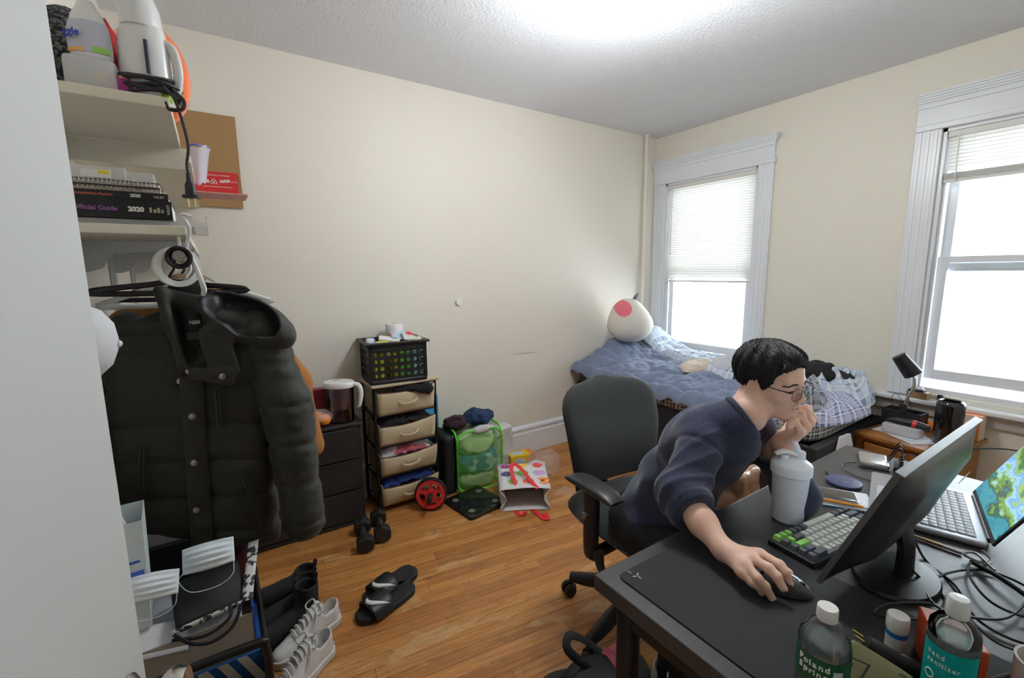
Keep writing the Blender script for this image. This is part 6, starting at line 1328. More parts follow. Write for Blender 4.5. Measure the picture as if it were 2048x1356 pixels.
a_ = fa(wb); wrap_text(wb, 'Poland', .0125, .0347, .1085, a_-.95, M_wh, bold=.0004); wrap_text(wb, 'Spring', .0125, .0347, .0960, a_-.93, M_wh, bold=.0004)
MB().lathe([(.0347, .092), (.0347, .112)], 8, a0=a_+.42, a1=a_+.80).build('info_panel', mat('pale_print', (.6, .66, .62), .5), wb)
MB().lathe([(.0347, .080), (.0347, .092)], 10, a0=a_+.8, a1=a_+1.5).build('blue_wave', mat('blue_print', 0), wb)
sz = thing('sanitizer_bottle', 'clear bottle of hand sanitizer with teal label', 'bottle', (-2.535, -2.668, D0), rad(-40))
MB().lathe([(0, .002), (.032, .001), (.037, .006), (.037, .125), (.035, .140), (.026, .152), (.015, .158), (.013, .164), (.0118, .164), (.0135, .157), (.025, .150), (.0335, .139), (.0355, .124), (.0355, .007), (0, .005)], 40).build('bottle_body', M_pet, sz)
MB().lathe([(0, .005), (.036, .007), (.036, .121), (0, .1212)], 40).build('gel', mat('sanitizer_gel', (.62, .80, .78), .15, alpha=.38), sz); sz.scale = (.84, .84, .98)
MB().lathe([(0, .160), (.0165, .160), (.0172, .163), (.0165, .186), (.014, .190), (0, .191)], 28).build('cap', mat('translucent_cap', (.66, .70, .70), .2), sz)
MB().lathe([(.0373, .028), (.0375, .028), (.0375, .112), (.0373, .112)], 40, a0=fa(sz)-1.25, a1=fa(sz)+1.25).build('label', mat('teal_label_film', (.0, .36, .34), .3), sz)
a_ = fa(sz); wrap_text(sz, 'hand', .011, .0377, .094, a_-.9, M_wh, bold=.0002); wrap_text(sz, 'sanitizer', .011, .0377, .081, a_-.9, M_wh, bold=.0002)
MB().torus((0, 0, 0), .007, .0012, 18, 6, Matrix.Translation((.0376*cos(a_-.7), .0376*sin(a_-.7), .060)) @ frame_z((cos(a_-.7), sin(a_-.7), 0))).build('label_ring', M_wh, sz)
pl = thing('pill_bottle', 'small white pill bottle with a blue band', 'pill bottle', (-2.475, -2.588, D0), 0); pl.scale = (.78, .78, 1)
MB().lathe([(0, 0), (.0175, 0), (.019, .003), (.019, .046), (0, .047)], 28).build('jar', mat('white_plastic', 0), pl); MB().lathe([(.0192, .034), (.0194, .034), (.0194, .043), (.0192, .043)], 28).build('blue_band', mat('blue_label', (.02, .16, .55), .4), pl)
MB().lathe([(0, .047), (.0205, .047), (.0212, .05), (.0212, .070), (.0195, .073), (0, .073)], 28).build('cap', mat('white_plastic', 0), pl); MB().lathe([(.0192, .006), (.0194, .006), (.0194, .033), (.0192, .033)], 28).build('paper_label', mat('pale_print', 0), pl)
ob = thing('orange_carton', 'small orange red carton behind the sanitizer bottle', 'carton', (-2.452, -2.655, D0), rad(28)); MB().bx(-.042, .042, -.030, .036, 0, .082).build('carton_body', mat('orange_red_card', (.62, .09, .03), .45), ob, smooth=False, bevel=.001); MB().bx(-.040, .040, -.028, .034, .0821, .0825).build('pale_top', mat('pink_card_top', (.78, .45, .42), .4), ob, smooth=False)
for k in range(5): MB().bx(-.0425, -.0421, -.02, .012-.004*(k % 3), .060-.008*k, .0615-.008*k).build('fine_print', mat('pale_red_print', (.75, .3, .22), .5), ob, smooth=False)
# folded bank notes fanned upright
for k in range(9):
    bn = thing('bank_note', 'folded pale green one dollar note in the small upright fan by the water bottle', 'bank note', (-2.655+.0050*k, -2.552-.0040*k, D0+.012), group='folded bank notes', rot=(rad(4), rad(16), rad(-50-3*k)))
    mb = MB(); mb.grid(lambda u, v, k=k: (-.035+.078*u, .0012*k*0+.006*sin(pi*u)*(.3), .001+.066*v), 10, 4); mb.grid(lambda u, v: (-.035+.078*u, .0028+.006*sin(pi*u)*.3+.0015*u, .001+.064*v), 10, 4)
    mm = mat('bank_note_paper', (.38, .38, .22), .8); mb.build('note_paper', mm, bn, solid=.0003)
    for ys_ in ((-.0016, .0062) if k in (0, 8) else ()):
        mb = MB(); mb.tube([(-.022+.012*cos(a)+.01, ys_, .034+.018*sin(a)) for a in [2*pi*q/20 for q in range(20)]], .0009, 5, closed=True); mb.bx(-.030, .038, ys_-.0004, ys_+.0004, .004, .006).bx(-.030, .038, ys_-.0004, ys_+.0004, .060, .062).bx(-.031, -.029, ys_-.0004, ys_+.0004, .004, .062).bx(.036, .038, ys_-.0004, ys_+.0004, .004, .062); mb.build('green_engraving', mat('note_green', (.05, .08, .04), .7), bn, smooth=False)
        text('numeral', '1', .022, mat('note_green', 0), bn, (.010 if ys_ < 0 else .028, ys_, .036), (rad(90), 0, 0 if ys_ < 0 else pi), bold=.0006)
# plug adapter, mug with markers, plate
ad = thing('plug_adapter', 'black charger plug with bare prongs behind the bank notes', 'charger', (-2.53, -2.60, D0))
mb = MB(); mb.tube([(.035, -.05, .012), (.012, -.012, .016), (-.012, .020, .034), (-.020, .032, .042)], [.010, .015, .014, .011], 12, sub=4); mb.build('plug_body', M_blackpl, ad)
mb = MB(); mb.tube([(-.026, .034, .044), (-.034, .046, .052)], .0022, 6); mb.tube([(-.016, .040, .045), (-.024, .052, .053)], .0022, 6); mb.build('prongs', mat('brass', 0), ad)
mg = thing('mug', 'white mug at the right edge of the photo', 'mug', (-2.445, -2.762, D0)); MB().lathe([(0, 0), (.036, 0), (.040, .004), (.041, .090), (.0415, .093), (.038, .093), (.0375, .088), (.037, .006), (0, .005)], 36).build('cup', mat('cream_glaze', (.62, .60, .56), .2), mg)
MB().tube([(.04, 0, .075), (.066, 0, .07), (.070, 0, .045), (.062, 0, .022), (.039, 0, .018)], .005, 10, sub=5).build('handle', mat('cream_glaze', 0), mg)
mk = thing('marker_pen', 'navy marker standing in the white mug', 'marker', (-2.445, -2.765, D0+.007), rot=(rad(9), rad(4), 0)); MB().tube([(0, 0, 0), (0, 0, .10)], .0075, 12).build('barrel', mat('navy_plastic', 0), mk); MB().tube([(0, 0, .10), (0, 0, .125)], .008, 12).build('cap', mat('navy_plastic', 0), mk)
tb = thing('dropper_bottle', 'tiny bottle with teal cap beside the white mug', 'bottle', (-2.52, -2.745, D0)); MB().lathe([(0, 0), (.013, 0), (.014, .003), (.014, .030), (.008, .036), (0, .037)], 20).build('bottle_body', M_pet, tb); MB().lathe([(0, .036), (.009, .036), (.009, .052), (.006, .056), (0, .056)], 20).build('cap', mat('teal_label_film', 0), tb)
dsh = thing('white_dish', 'white round dish at the bottom edge by the water bottle', 'dish', (-2.655, -2.622, D0)); MB().lathe([(0, .001), (.022, .001), (.034, .008), (.036, .011), (.034, .011), (.021, .004), (0, .004)], 36).build('dish_body', mat('white_plastic', 0), dsh)
# ================= FLOOR, CRATE, NIGHTSTAND =================
M_crate = mat('black_crate_plastic', (.012, .012, .013), .45)
cr = thing('plastic_crate', 'black perforated plastic crate full of packets on the drawer tower', 'crate', (-2.565, -.170, .7945), rad(-4))
def perf(mb, w, h, nx, nz_, r, zoff=0):
    """vertical panel (x by z) with round holes, flat"""
    dx_, dz_ = w/nx, h/nz_; K = 8
    for i in range(nx):
        for j in range(nz_):
            cx_, cz_ = -w/2+dx_*(i+.5), zoff+dz_*(j+.5); ring = []; sq_ = []
            for k in range(K*2):
                a = 2*pi*k/(K*2)-pi; ring.append((cx_+r*cos(a), 0, cz_+r*sin(a)))
                c, s_ = cos(a), sin(a); q = 1/max(abs(c), abs(s_)); sq_.append((cx_+dx_/2*c*q, 0, cz_+dz_/2*s_*q))
            n = K*2; mb.add(ring+sq_, [(k, (k+1) % n, n+(k+1) % n, n+k) for k in range(n)])
cw, cd_, chh = .34, .255, .245
for (ww, M_) in ((cw-.03, TR(0, -cd_/2+.006, .03)), (cw-.03, TR(0, cd_/2-.006, .03)), (cd_-.03, TR(-cw/2+.006, 0, .03, rz=rad(90))), (cd_-.03, TR(cw/2-.006, 0, .03, rz=rad(90)))):
    mb = MB(); mb.M = M_; perf(mb, ww, .165, 8 if ww > .28 else 6, 4, .0125); mb.build('perforated_wall', M_crate, cr, smooth=False, solid=.003, merge=True)
mb = MB(); mb.rbox((0, 0, .012), (cw, cd_, .024), .012)
for (x, y) in ((-1, -1), (1, -1), (-1, 1), (1, 1)): mb.bx(x*cw/2-.018*(x > 0), x*cw/2+.018*(x < 0), y*cd_/2-.018*(y > 0), y*cd_/2+.018*(y < 0), .02, .24)
mb.bx(-cw/2, cw/2, -cd_/2, -cd_/2+.012, .195, chh-.012).bx(-cw/2, cw/2, cd_/2-.012, cd_/2, .195, chh-.012).bx(-cw/2, -cw/2+.012, -cd_/2, cd_/2, .195, .21).bx(cw/2-.012, cw/2, -cd_/2, cd_/2, .195, .21)
mb.build('crate_frame', M_crate, cr, smooth=False, bevel=.002)
mb = MB(); o2 = .016
for (x0, x1, y0, y1) in ((-cw/2-o2, cw/2+o2, -cd_/2-o2, -cd_/2+.008), (-cw/2-o2, cw/2+o2, cd_/2-.008, cd_/2+o2), (-cw/2-o2, -cw/2+.008, -cd_/2, cd_/2), (cw/2-.008, cw/2+o2, -cd_/2, cd_/2)): mb.bx(x0, x1, y0, y1, chh-.014, chh)
mb.build('rim', M_crate, cr, smooth=False, bevel=.003)
def boxthing(name, label, cat, loc, dims, m, rz=0, grp=None, bev=.001): 
    o = MB().bx(-dims[0]/2, dims[0]/2, -dims[1]/2, dims[1]/2, 0, dims[2]).build(name, m, smooth=False, bevel=bev, loc=loc, rz=rz); return tag(o, label, cat, grp)
cz = .7945+.026
for k, (c, x, y, w_, h_) in enumerate((((.55, .55, .02), -2.665, -.17, .07, .15), ((.50, .35, .02), -2.585, -.18, .06, .13), ((.12, .5, .05), -2.515, -.17, .07, .14), ((.30, .55, .60), -2.445, -.18, .05, .145))):
    boxthing('food_packet', ('olive yellow packet in the crate, behind its leftmost holes', 'mustard brown packet in the crate, second from the left', 'bright green packet in the middle of the crate', 'pale blue packet in the crate, behind its right holes')[k], 'packet', (x, y, cz), (w_, .15, h_), mat('packet_%d' % k, c, .4), bev=.004)
tpz = .7945+.245
tp = thing('toilet_roll', 'white toilet roll standing on top of the crate', 'toilet roll', (-2.530, -.11, tpz-.015)); M_tp = mat('tissue_white', (.74, .74, .74), .9, bump=(60, .2, .002))
MB().lathe([(.020, 0), (.052, 0), (.054, .003), (.054, .097), (.052, .10), (.020, .10), (.020, 0)], 40).build('paper_roll', M_tp, tp); MB().lathe([(.0195, .002), (.0195, .098), (.018, .098), (.018, .002)], 28).build('cardboard_core', M_card, tp)
boxthing('card_stack', 'stack of white papers slanting on the crate rim', 'papers', (-2.60, -.215, tpz-.004), (.12, .06, .016), mat('paper_edge', 0), rz=rad(-25)).rotation_euler = (rad(14), rad(10), rad(-20))
boxthing('white_tube', 'white and blue tube lying at the left of the crate top', 'tube', (-2.705, -.20, tpz-.016), (.05, .12, .03), mat('white_blue_tube', (.7, .72, .76), .4, var=((.1, .2, .6), 18, .55, .6)), rz=rad(-12), bev=.012)
boxthing('yellow_packet', 'olive yellow packet at the top of the crate', 'packet', (-2.655, -.245, tpz-.028), (.075, .03, .03), mat('packet_0', 0), rz=rad(-4), bev=.006)
mb = MB(); mb.grid(lambda u, v: (-2.52+.135*u, -.25+.13*v, tpz-.004+.035*(1-u)*sin(pi*min(1, v*1.3))+.012*nz(u*6, v*6, 3)), 14, 12); tag(mb.build('clear_packet', mat('clear_speckled_bag', (.72, .72, .66), .25, alpha=.8, var=((.35, .6, .15), 16, .58, .6)), solid=.002), 'clear packet with green and yellow bits at the right of the crate top', 'packet')
mb = MB(); mb.ball((-2.462, -.155, tpz+.012), (.035, .028, .022)); tag(mb.build('red_pouch', mat('red_plastic', (.65, .03, .03), .35)), 'red pouch behind the clear packet on the crate', 'pouch')
mb = MB(); mb.grid(lambda u, v: (-2.585+.10*u, -.225+.07*v, tpz+.006+.032*v+.006*sin(u*8)), 10, 8); tag(mb.build('blue_leaflet', mat('blue_leaflet_print', (.45, .58, .68), .5, var=((.65, .2, .15), 14, .6, .63)), solid=.002), 'blue and white leaflet in front of the toilet roll', 'leaflet')
# on the drawer unit
TZ = .6075
bt = thing('water_pitcher', 'clear filter pitcher with white lid on the drawer unit', 'pitcher', (-2.905, -.235, TZ), rad(-35)); M_clr = thin_glass(); M_clr.name = 'clear_tinted_plastic'; M_clr.node_tree.nodes['Fresnel'].inputs['IOR'].default_value = 1.4; M_clr.node_tree.nodes['Transparent BSDF'].inputs[0].default_value = (.80, .72, .74, 1)
MB().lathe([(0, 0), (.062, 0), (.066, .004), (.072, .17), (.0735, .21), (.071, .21), (.069, .17), (.063, .006), (0, .005)], 36, sq=(1.12, .88)).build('jug', M_clr, bt)
MB().lathe([(0, .200), (.076, .200), (.078, .206), (.078, .222), (.072, .230), (.0, .233)], 36, sq=(1.12, .88)).build('lid', mat('white_plastic', 0), bt); MB().lathe([(0, .07), (.034, .07), (.044, .12), (.055, .195), (0, .196)], 28, sq=(1.1, .85)).build('filter', mat('pale_filter', (.55, .55, .6), .4), bt)
MB().tube([(.075, 0, .215), (.112, 0, .205), (.122, 0, .16), (.112, 0, .10), (.100, 0, .085)], [.013, .015, .014, .012, .009], 12, sub=5).build('handle', mat('white_plastic', 0), bt)
text('lid_mark', 'BRITA', .012, mat('dark_print', (.05, .04, .05), .5), bt, (-.03, .0, .2335), (0, 0, rad(20)))
boxthing('maroon_tea_box', 'maroon box standing behind the pitcher', 'box', (-3.005, -.11, TZ), (.10, .06, .175), mat('maroon_card', (.22, .02, .035), .45), rz=rad(-6))
for k, (x, y, z) in enumerate(((-3.00, -.265, .034), (-3.055, -.235, .034), (-3.02, -.205, .034))):
    o = MB().ball((0, 0, 0), (.036, .036, .033)).build('orange_fruit', mat('orange_peel', (.80, .25, .02), .4, bump=(90, .4, .003)), loc=(x, y, TZ+z)); tag(o, ('orange nearest the pitcher in the clear bag', 'leftmost orange in the clear bag', 'orange at the back of the clear bag')[k], 'orange', 'oranges in a clear bag')
mb = MB(); mb.grid(lambda u, v: (-3.02+(.085*sin(pi*v)**.6+.012*nz(u*6, v*3))*cos(u*2*pi), -.235+(.068*sin(pi*v)**.6)*sin(u*2*pi), TZ+.002+.088*v), 28, 12, True); tag(mb.build('fruit_bag', mat('clear_film', (.85, .85, .85), .1, alpha=.22)), 'clear plastic bag around the oranges', 'bag')
o = MB().ball((0, 0, 0), (.03, .03, .045)).build('pear', mat('pear_green', (.45, .50, .08), .45), loc=(-3.09, -.12, TZ+.046)); tag(o, 'yellow green fruit at the left behind the maroon box', 'fruit')
# blue folder behind tower
boxthing('blue_folder', 'bright blue flat folder standing between the tower and the back wall', 'folder', (-2.31, -.030, .0015), (.17, .016, .60), mat('sky_blue_plastic', (.05, .36, .62), .4))
# dumbbells
def dumbbell(label, loc, rz):
    d = thing('dumbbell', label, 'dumbbell', loc, rz, 'hex dumbbells')
    hx = [(.050*cos(rad(60*k+30)), .050*sin(rad(60*k+30))) for k in range(6)]
    for s_ in (-1, 1):
        mb = MB(); T = Matrix.Translation((s_*.088, 0, .0435)) @ frame_z((1, 0, 0)) @ rotm(0, 0, rad(0)); mb.prism(hx, -.030, .030, T); o = mb.build('hex_head', mat('black_rubber', (.014, .015, .016), .5, bump=(150, .15, .001)), d, smooth=False, bevel=.009)
    mb = MB(); mb.tube([(-.062, 0, .0435), (-.03, 0, .0435), (0, 0, .0435), (.03, 0, .0435), (.062, 0, .0435)], [.013, .0155, .0175, .0155, .013], 18, sub=4)
    mb.build('knurled_grip', mat('chrome_grip', (.62, .62, .63), .28, 1), d)
dumbbell('black hex dumbbell on the left of the pair on the floor', (-2.885, -.50, 0), rad(80)); dumbbell('black hex dumbbell on the right of the pair, nearer the drawer tower', (-2.783, -.46, 0), rad(80))
# ab wheel
aw = thing('ab_wheel', 'red and black exercise wheel leaning by the lowest fabric drawer', 'exercise wheel', (-2.445, -.385, .0), rot=(0, 0, rad(-28)))
Tw = TR(0, 0, .098, rx=rad(-8)) @ frame_z((0, 1, 0)) 
mb = MB(); mb.lathe([(.084, -.024), (.094, -.022), (.098, -.012), (.098, .012), (.094, .022), (.084, .024), (.084, -.024)], 48, Tw); mb.build('rubber_tyre', mat('black_rubber', 0), aw)
mb = MB(); mb.lathe([(.068, -.026), (.086, -.028), (.086, .028), (.068, .026), (.068, -.026)], 48, Tw); mb.lathe([(.012, -.030), (.034, -.030), (.034, .030), (.012, .030), (.012, -.030)], 30, Tw)
for k in range(5):
    a = 2*pi*k/5+.3; c_, s_ = cos(a), sin(a); M_ = Tw @ Matrix.Rotation(a, 4, 'Z'); mb.bx(.028, .072, -.0085, .0085, -.020, .020, M_)
mb.build('red_hub', mat('red_plastic', 0), aw)
mb = MB(); q0, q1 = Tw @ Vector((0, 0, -.13)), Tw @ Vector((0, 0, -.035)); q2, q3 = Tw @ Vector((0, 0, .035)), Tw @ Vector((0, 0, .13)); mb.cyl(q0, q1, .015).cyl(q2, q3, .015); mb.build('foam_grips', mat('black_rubber', 0), aw)
# bathroom scale
bs = thing('bathroom_scale', 'black glass bathroom scale flat on the floor', 'scale', (-2.195, -.49, 0), rad(8)); MB().rbox((0, 0, .016), (.285, .30, .012), .02).build('glass_plate', mat('black_glass', (.010, .011, .012), .12), bs)
for (x, y) in ((-.09, -.085), (.09, -.085), (-.09, .085), (.09, .085)): MB().lathe([(.020, .022), (.020, .0232), (.006, .0236), (0, .0236)], 24, Matrix.Translation((x, y, 0))).build('electrode', mat('warm_silver', 0), bs); MB().lathe([(.018, 0), (.018, .010)], 16, Matrix.Translation((x, y, 0))).build('foot', M_blackpl, bs)
text('brand_print', 'etekcity', .014, mat('print_grey', 0), bs, (.03, -.13, .0223), (0, 0, 0))
mb = MB(); mb.tube([(-2.50, -.20, .004), (-2.42, -.24, .004), (-2.36, -.30, .004), (-2.25, -.30, .003)], .003, 6, sub=6); tag(mb.build('floor_cable', M_cab), 'thin black cable on the floor behind the scale', 'cable')
# laundry hamper
hp = thing('laundry_hamper', 'lime green mesh pop-up hamper stuffed with clothes', 'hamper', (-2.055, -.20, 0), rad(-6)); M_lime = mat('lime_trim', (.10, .60, .04), .5)
M_net = mat('lime_net', (.16, .62, .08), .6, alpha=.3); M_blkn = mat('black_nylon', (.012, .013, .014), .7)
hw_, hd_, hh = .16, .14, .41
def rr_loop(w, h, r=.06, n=6):
    pts = []
    for (cx_, cz_, a0) in ((w/2-r, h-r, 0), (-w/2+r, h-r, 90), (-w/2+r, r, 180), (w/2-r, r, 270)):
        for k in range(n+1): a = rad(a0+90*k/n); pts.append((cx_+r*cos(a), cz_+r*sin(a)))
    return pts
for (T, nm) in ((TR(0, -hd_, 0), 'front_panel'), (TR(0, hd_, 0), 'rear_panel'), (TR(hw_, 0, 0, rz=rad(90)), 'side_panel'), (TR(-hw_, 0, 0, rz=rad(90)), 'side_panel')):
    w_ = 2*hw_ if 'side' not in nm else 2*hd_; lp_ = rr_loop(w_, hh, .07)
    mb = MB(); mb.M = T; mb.tube([(x, 0, z) for x, z in lp_], .0065, 8, closed=True, up=(0, 1, 0)); o = mb.build(nm, M_lime, hp)
    mb = MB(); mb.M = T; mb.poly([(x, 0, z) for x, z in lp_]); mb.build('net', M_net if nm != 'side_panel' or T.translation.x > 0 else M_blkn, o, smooth=False)
mb = MB(); mb.grid(lambda u, v: (-hw_-.012-.03*sin(pi*v)*u, -hd_+.03+.02*u, hh-.02-.34*v), 4, 14); mb.build('green_tape', M_lime, hp, solid=.001)
clc = [((.58, .68, .42), (0, -.01, .30), (.135, .12, .075), 'pale green crumpled shirt at the top inside the hamper'), ((.05, .16, .26), (.0, -.015, .17), (.145, .125, .085), 'teal blue striped cloth in the middle of the hamper'), ((.48, .50, .32), (0, -.01, .06), (.14, .12, .055), 'pale olive cloth at the bottom of the hamper')]
for k, (c, p, r, lb) in enumerate(clc):
    P0 = hp.location+Vector(p); m = mat('laundry_%d' % k, c, .9, var=(((.75, .75, .7), 5, .60, .62) if k == 1 else None) and ((.45, .5, .5), 14, .56, .6))
    sdf_obj('laundry', lambda P, P0=P0, r=r, k=k: np.maximum(d_ell(P, tuple(P0), (r[0]*1.1, r[1]*1.12, r[2]*1.15))-.018*wob(P, 30, k)-.022*np.abs(wob(P, 52, k+5))-.004*wob(P, 150, k), np.maximum(np.abs(P[:, 0]-P0[0])-.150, np.abs(P[:, 1]-hp.location[1])-.128)), P0-Vector((.17, .15, .12)), P0+Vector((.17, .15, .12)), .009, m)
    o = [q for q in bpy.data.objects if q.name.startswith('laundry') and not q.name.startswith('laundry_') and 'label' not in q.keys()][0]; tag(o, lb, 'clothes', 'laundry in the hamper')
def pile(name, label, c, ctr, r, seed, m=None, h=.008, amp=.016):
    f = lambda P: d_ell(P, ctr, r)-amp*wob(P, 30, seed)-amp*1.1*np.abs(wob(P, 60, seed+3))+amp*.4-amp*.25*wob(P, 140, seed)
    o = sdf_obj(name, f, np.array(ctr)-np.array(r)-.04, np.array(ctr)+np.array(r)+.04, h, m or mat(name+'_cloth', c, .9)); return tag(o, label, 'clothes')
pile('navy_garment', 'navy garment heaped on top of the hamper', (.012, .03, .085), (-2.00, -.20, .455), (.115, .10, .05), 3)
pile('plum_garment', 'dark plum garment at the left of the hamper top', (.035, .012, .022), (-2.17, -.20, .44), (.075, .08, .05), 6)
pile('grey_garment', 'light grey garment draped over the hamper front rim', (.52, .50, .50), (-2.04, -.325, .405), (.085, .03, .028), 9, amp=.008)
o = MB().bx(-.07, .06, -.11, .12, 0, .39).build('black_tote', M_blkn, smooth=False, bevel=.02, loc=(-2.285+.002, -.155, .002)); 
bpy.data.objects.remove(o)
sdf_obj('black_tote', lambda P: d_box(P, (-2.266, -.185, .20), (.040, .115, .195), .03)-.006*wob(P, 20, 4), (-2.33, -.33, 0.0), (-2.2, -.04, .42), .009, M_blkn); tag(bpy.data.objects['black_tote'], 'black fabric bag between the drawer tower and the hamper', 'bag')
# white bag, yellow tissue box, clear bag
def wbag(P): return d_box(P, (-1.775, -.115, .16), (.075-.0, .055, .16), .02)-.010*wob(P, 22, 11)-.006*np.abs(wob(P, 50, 2))
sdf_obj('carrier_bag', wbag, (-1.89, -.20, .0), (-1.66, -.03, .36), .008, mat('white_bag_print', (.66, .62, .62), .45)); wbg = bpy.data.objects['carrier_bag']; tag(wbg, 'white carrier bag with green and red print behind the fruit bag', 'carrier bag')
MB().tube([(-1.835, -.178, .245), (-1.818, -.182, .262), (-1.795, -.184, .262)], .009, 8, sub=4, sq=.3, up=(0, 1, 0)).build('red_print', mat('red_plastic', 0), wbg)
text('green_print', 'Noosh', .04, mat('olive_print', (.35, .45, .05), .6), wbg, (-1.815, -.186, .13), (rad(90), rad(-70), 0), bold=.0008)
tbx = thing('tissue_box', 'yellow and orange tissue box on the floor by the baseboard', 'box', (-1.645, -.20, 0.0), rad(-12)); MB().bx(-.10, .05, -.05, .05, 0.001, .105).build('carton', mat('yellow_card', (.80, .55, .02), .45), tbx, smooth=False, bevel=.001); MB().bx(.05, .085, -.05, .05, .001, .105).build('orange_end', mat('orange_card', (.75, .22, .04), .45), tbx, smooth=False, bevel=.001)
MB().rbox((0, 0, 0), (.09, .05, .001), .02, 4, TR(-.03, .0, .1056)).build('pale_oval', mat('pale_blue_print', (.5, .62, .75), .5), tbx); MB().rbox((0, 0, 0), (.09, .045, .001), .02, 4, TR(-.03, -.0505, .06, rx=rad(90))).build('pale_oval', mat('pale_blue_print', 0), tbx)
def cbag(P): return np.abs(d_ell(P, (-1.61, -.45, .085), (.13, .10, .105))-.012*wob(P, 26, 21))-.0012
mb = MB(); mb.grid(lambda u, v: (-1.63+(.135*sin(pi*min(.97, v*.9+.08))**.5+.016*nz(cos(u*2*pi)*2, sin(u*2*pi)*2, v*4))*cos(u*2*pi), -.45+(.095*sin(pi*min(.97, v*.9+.08))**.5)*sin(u*2*pi), .002+.215*v+.01*nz(u*7, v*5)), 44, 18, True); tag(mb.build('clear_plastic_bag', mat('clear_film_bag', (.80, .80, .84), .12, alpha=.16)), 'crumpled clear plastic bag on the floor behind the fruit bag', 'bag')
boxthing('purple_packet', 'white and purple packet inside the clear plastic bag', 'packet', (-1.69, -.46, .004), (.08, .10, .13), mat('purple_white_print', (.62, .62, .68), .45, var=((.12, .02, .25), 12, .50, .54)), rz=rad(20), bev=.01)
mb = MB(); mb.grid(lambda u, v: (-1.73+.13*u+.05*v, -.70+.06*v-.04*u, .004+.035*sin(pi*u)*sin(pi*v)+.006*nz(u*6, v*6)), 14, 8); tag(mb.build('plastic_wrap', mat('clear_film_bag', 0)), 'flat clear plastic wrap with purple corner on the floor by the chair', 'plastic wrap')
# fruit print bag lying on its side
fb = thing('shopping_bag', 'white shopping bag with fruit pictures and red handles lying on the floor', 'shopping bag', (-1.985, -.735, 0), rad(-29)); M_fb = mat('white_woven_bag', (.72, .69, .69), .6)
w_, l_, h_ = .155, .27, .135
def fbt(u, v): return (-w_+2*w_*u-.0*v, l_*v*1.0, h_+.012*sin(pi*u)*(1-v)+.045*v+.004*nz(u*5, v*5))
mb = MB(); mb.grid(fbt, 10, 10); mb.build('printed_side', M_fb, fb, solid=.002)
mb = MB(); mb.grid(lambda u, v: (-w_+2*w_*u, l_*v, .003+.004*sin(pi*u)), 8, 6); mb.build('lower_side', M_fb, fb, solid=.002)
for s_ in (-1, 1):
    mb = MB(); mb.grid(lambda u, v, s_=s_: (s_*(w_-.045*(1-abs(2*v-1))*(1-.7*u)), l_*u, .003+(h_+.045*u-.003)*v), 8, 10); mb.build('gusset', M_fb, fb, solid=.002)
mb = MB(); mb.grid(lambda u, v: (-w_+2*w_*u, l_, .003+(h_+.040)*v), 6, 6); mb.build('bag_base', M_fb, fb, solid=.002)
fr = [((.30, .04, .20), 0, 0, 'blob', .024), ((.80, .52, .05), 1, 0, 'blob', .026), ((.72, .05, .04), 2, 0, 'blob', .024), ((.05, .06, .20), 0, 1, 'blob', .025), ((.10, .42, .04), 1, 1, 'blob', .027), ((.55, .32, .58), 2, 1, 'blob', .028), ((.22, .40, .05), .35, 2, 'blob', .024), ((.75, .12, .10), 1.25, 2.1, 'blob', .026), ((.80, .22, .03), 2.1, 2, 'star', .032)]
for k, (c, gx, gy, kd, rr_) in enumerate(fr):
    u = .16+.34*gx; v = .90-.33*gy*.95; p = Vector(fbt(min(u, .95), v)); T = Matrix.Translation(p+Vector((0, 0, .0025))) @ rotm(rad(9.5), 0, 0)
    mb = MB(); mb.prism([((rr_*1.15+.0012*sin(5*a+k))*cos(a)*1.2, (rr_*1.15+.0012*sin(5*a+k))*sin(a)*.9) for a in [2*pi*q/24 for q in range(24)]], 0, .0006, T); o = mb.build('fruit_print', mat('fruit_print_%d' % k, c, .6, var=((min(1, c[0]+.3), min(1, c[1]+.3), min(1, c[2]+.25)), 90, .55, .6)), fb, smooth=False)
    if kd == 'star': mb = MB(); mb.prism([((.014 if q % 2 else .006)*cos(2*pi*q/10), (.014 if q % 2 else .006)*sin(2*pi*q/10)) for q in range(10)], .0006, .0012, T); mb.build('seed_star', mat('seed_black', (.02, .015, .015), .5), o, smooth=False)
M_red = mat('red_webbing', (.72, .03, .03), .6)
mb = MB(); mb.tube([(-.05, .03, h_+.006), (-.075, .11, h_+.075), (-.055, .16, h_+.095), (-.01, .12, h_+.075), (.04, .05, h_+.03), (.075, -.005, h_+.006)], .0125, 8, sq=.12, up=(0, 0, 1), sub=6); mb.build('strap', M_red, fb)
mb = MB(); mb.tube([(-.06, -.002, .006), (-.045, -.045, .004), (-.02, -.052, .007), (.0, -.02, .006)], .013, 8, sq=.14, up=(0, 0, 1), sub=5); mb.tube([(.04, .0, .006), (.075, -.06, .005), (.095, -.105, .006), (.12, -.10, .006), (.11, -.05, .006)], .015, 8, sq=.12, up=(0, 0, 1), sub=5); mb.build('strap', M_red, fb)
text('side_print', 'WORLD', .03, mat('dark_print', 0), fb, (-w_-.002, .2, .09), (rad(90), rad(70), rad(-90)))
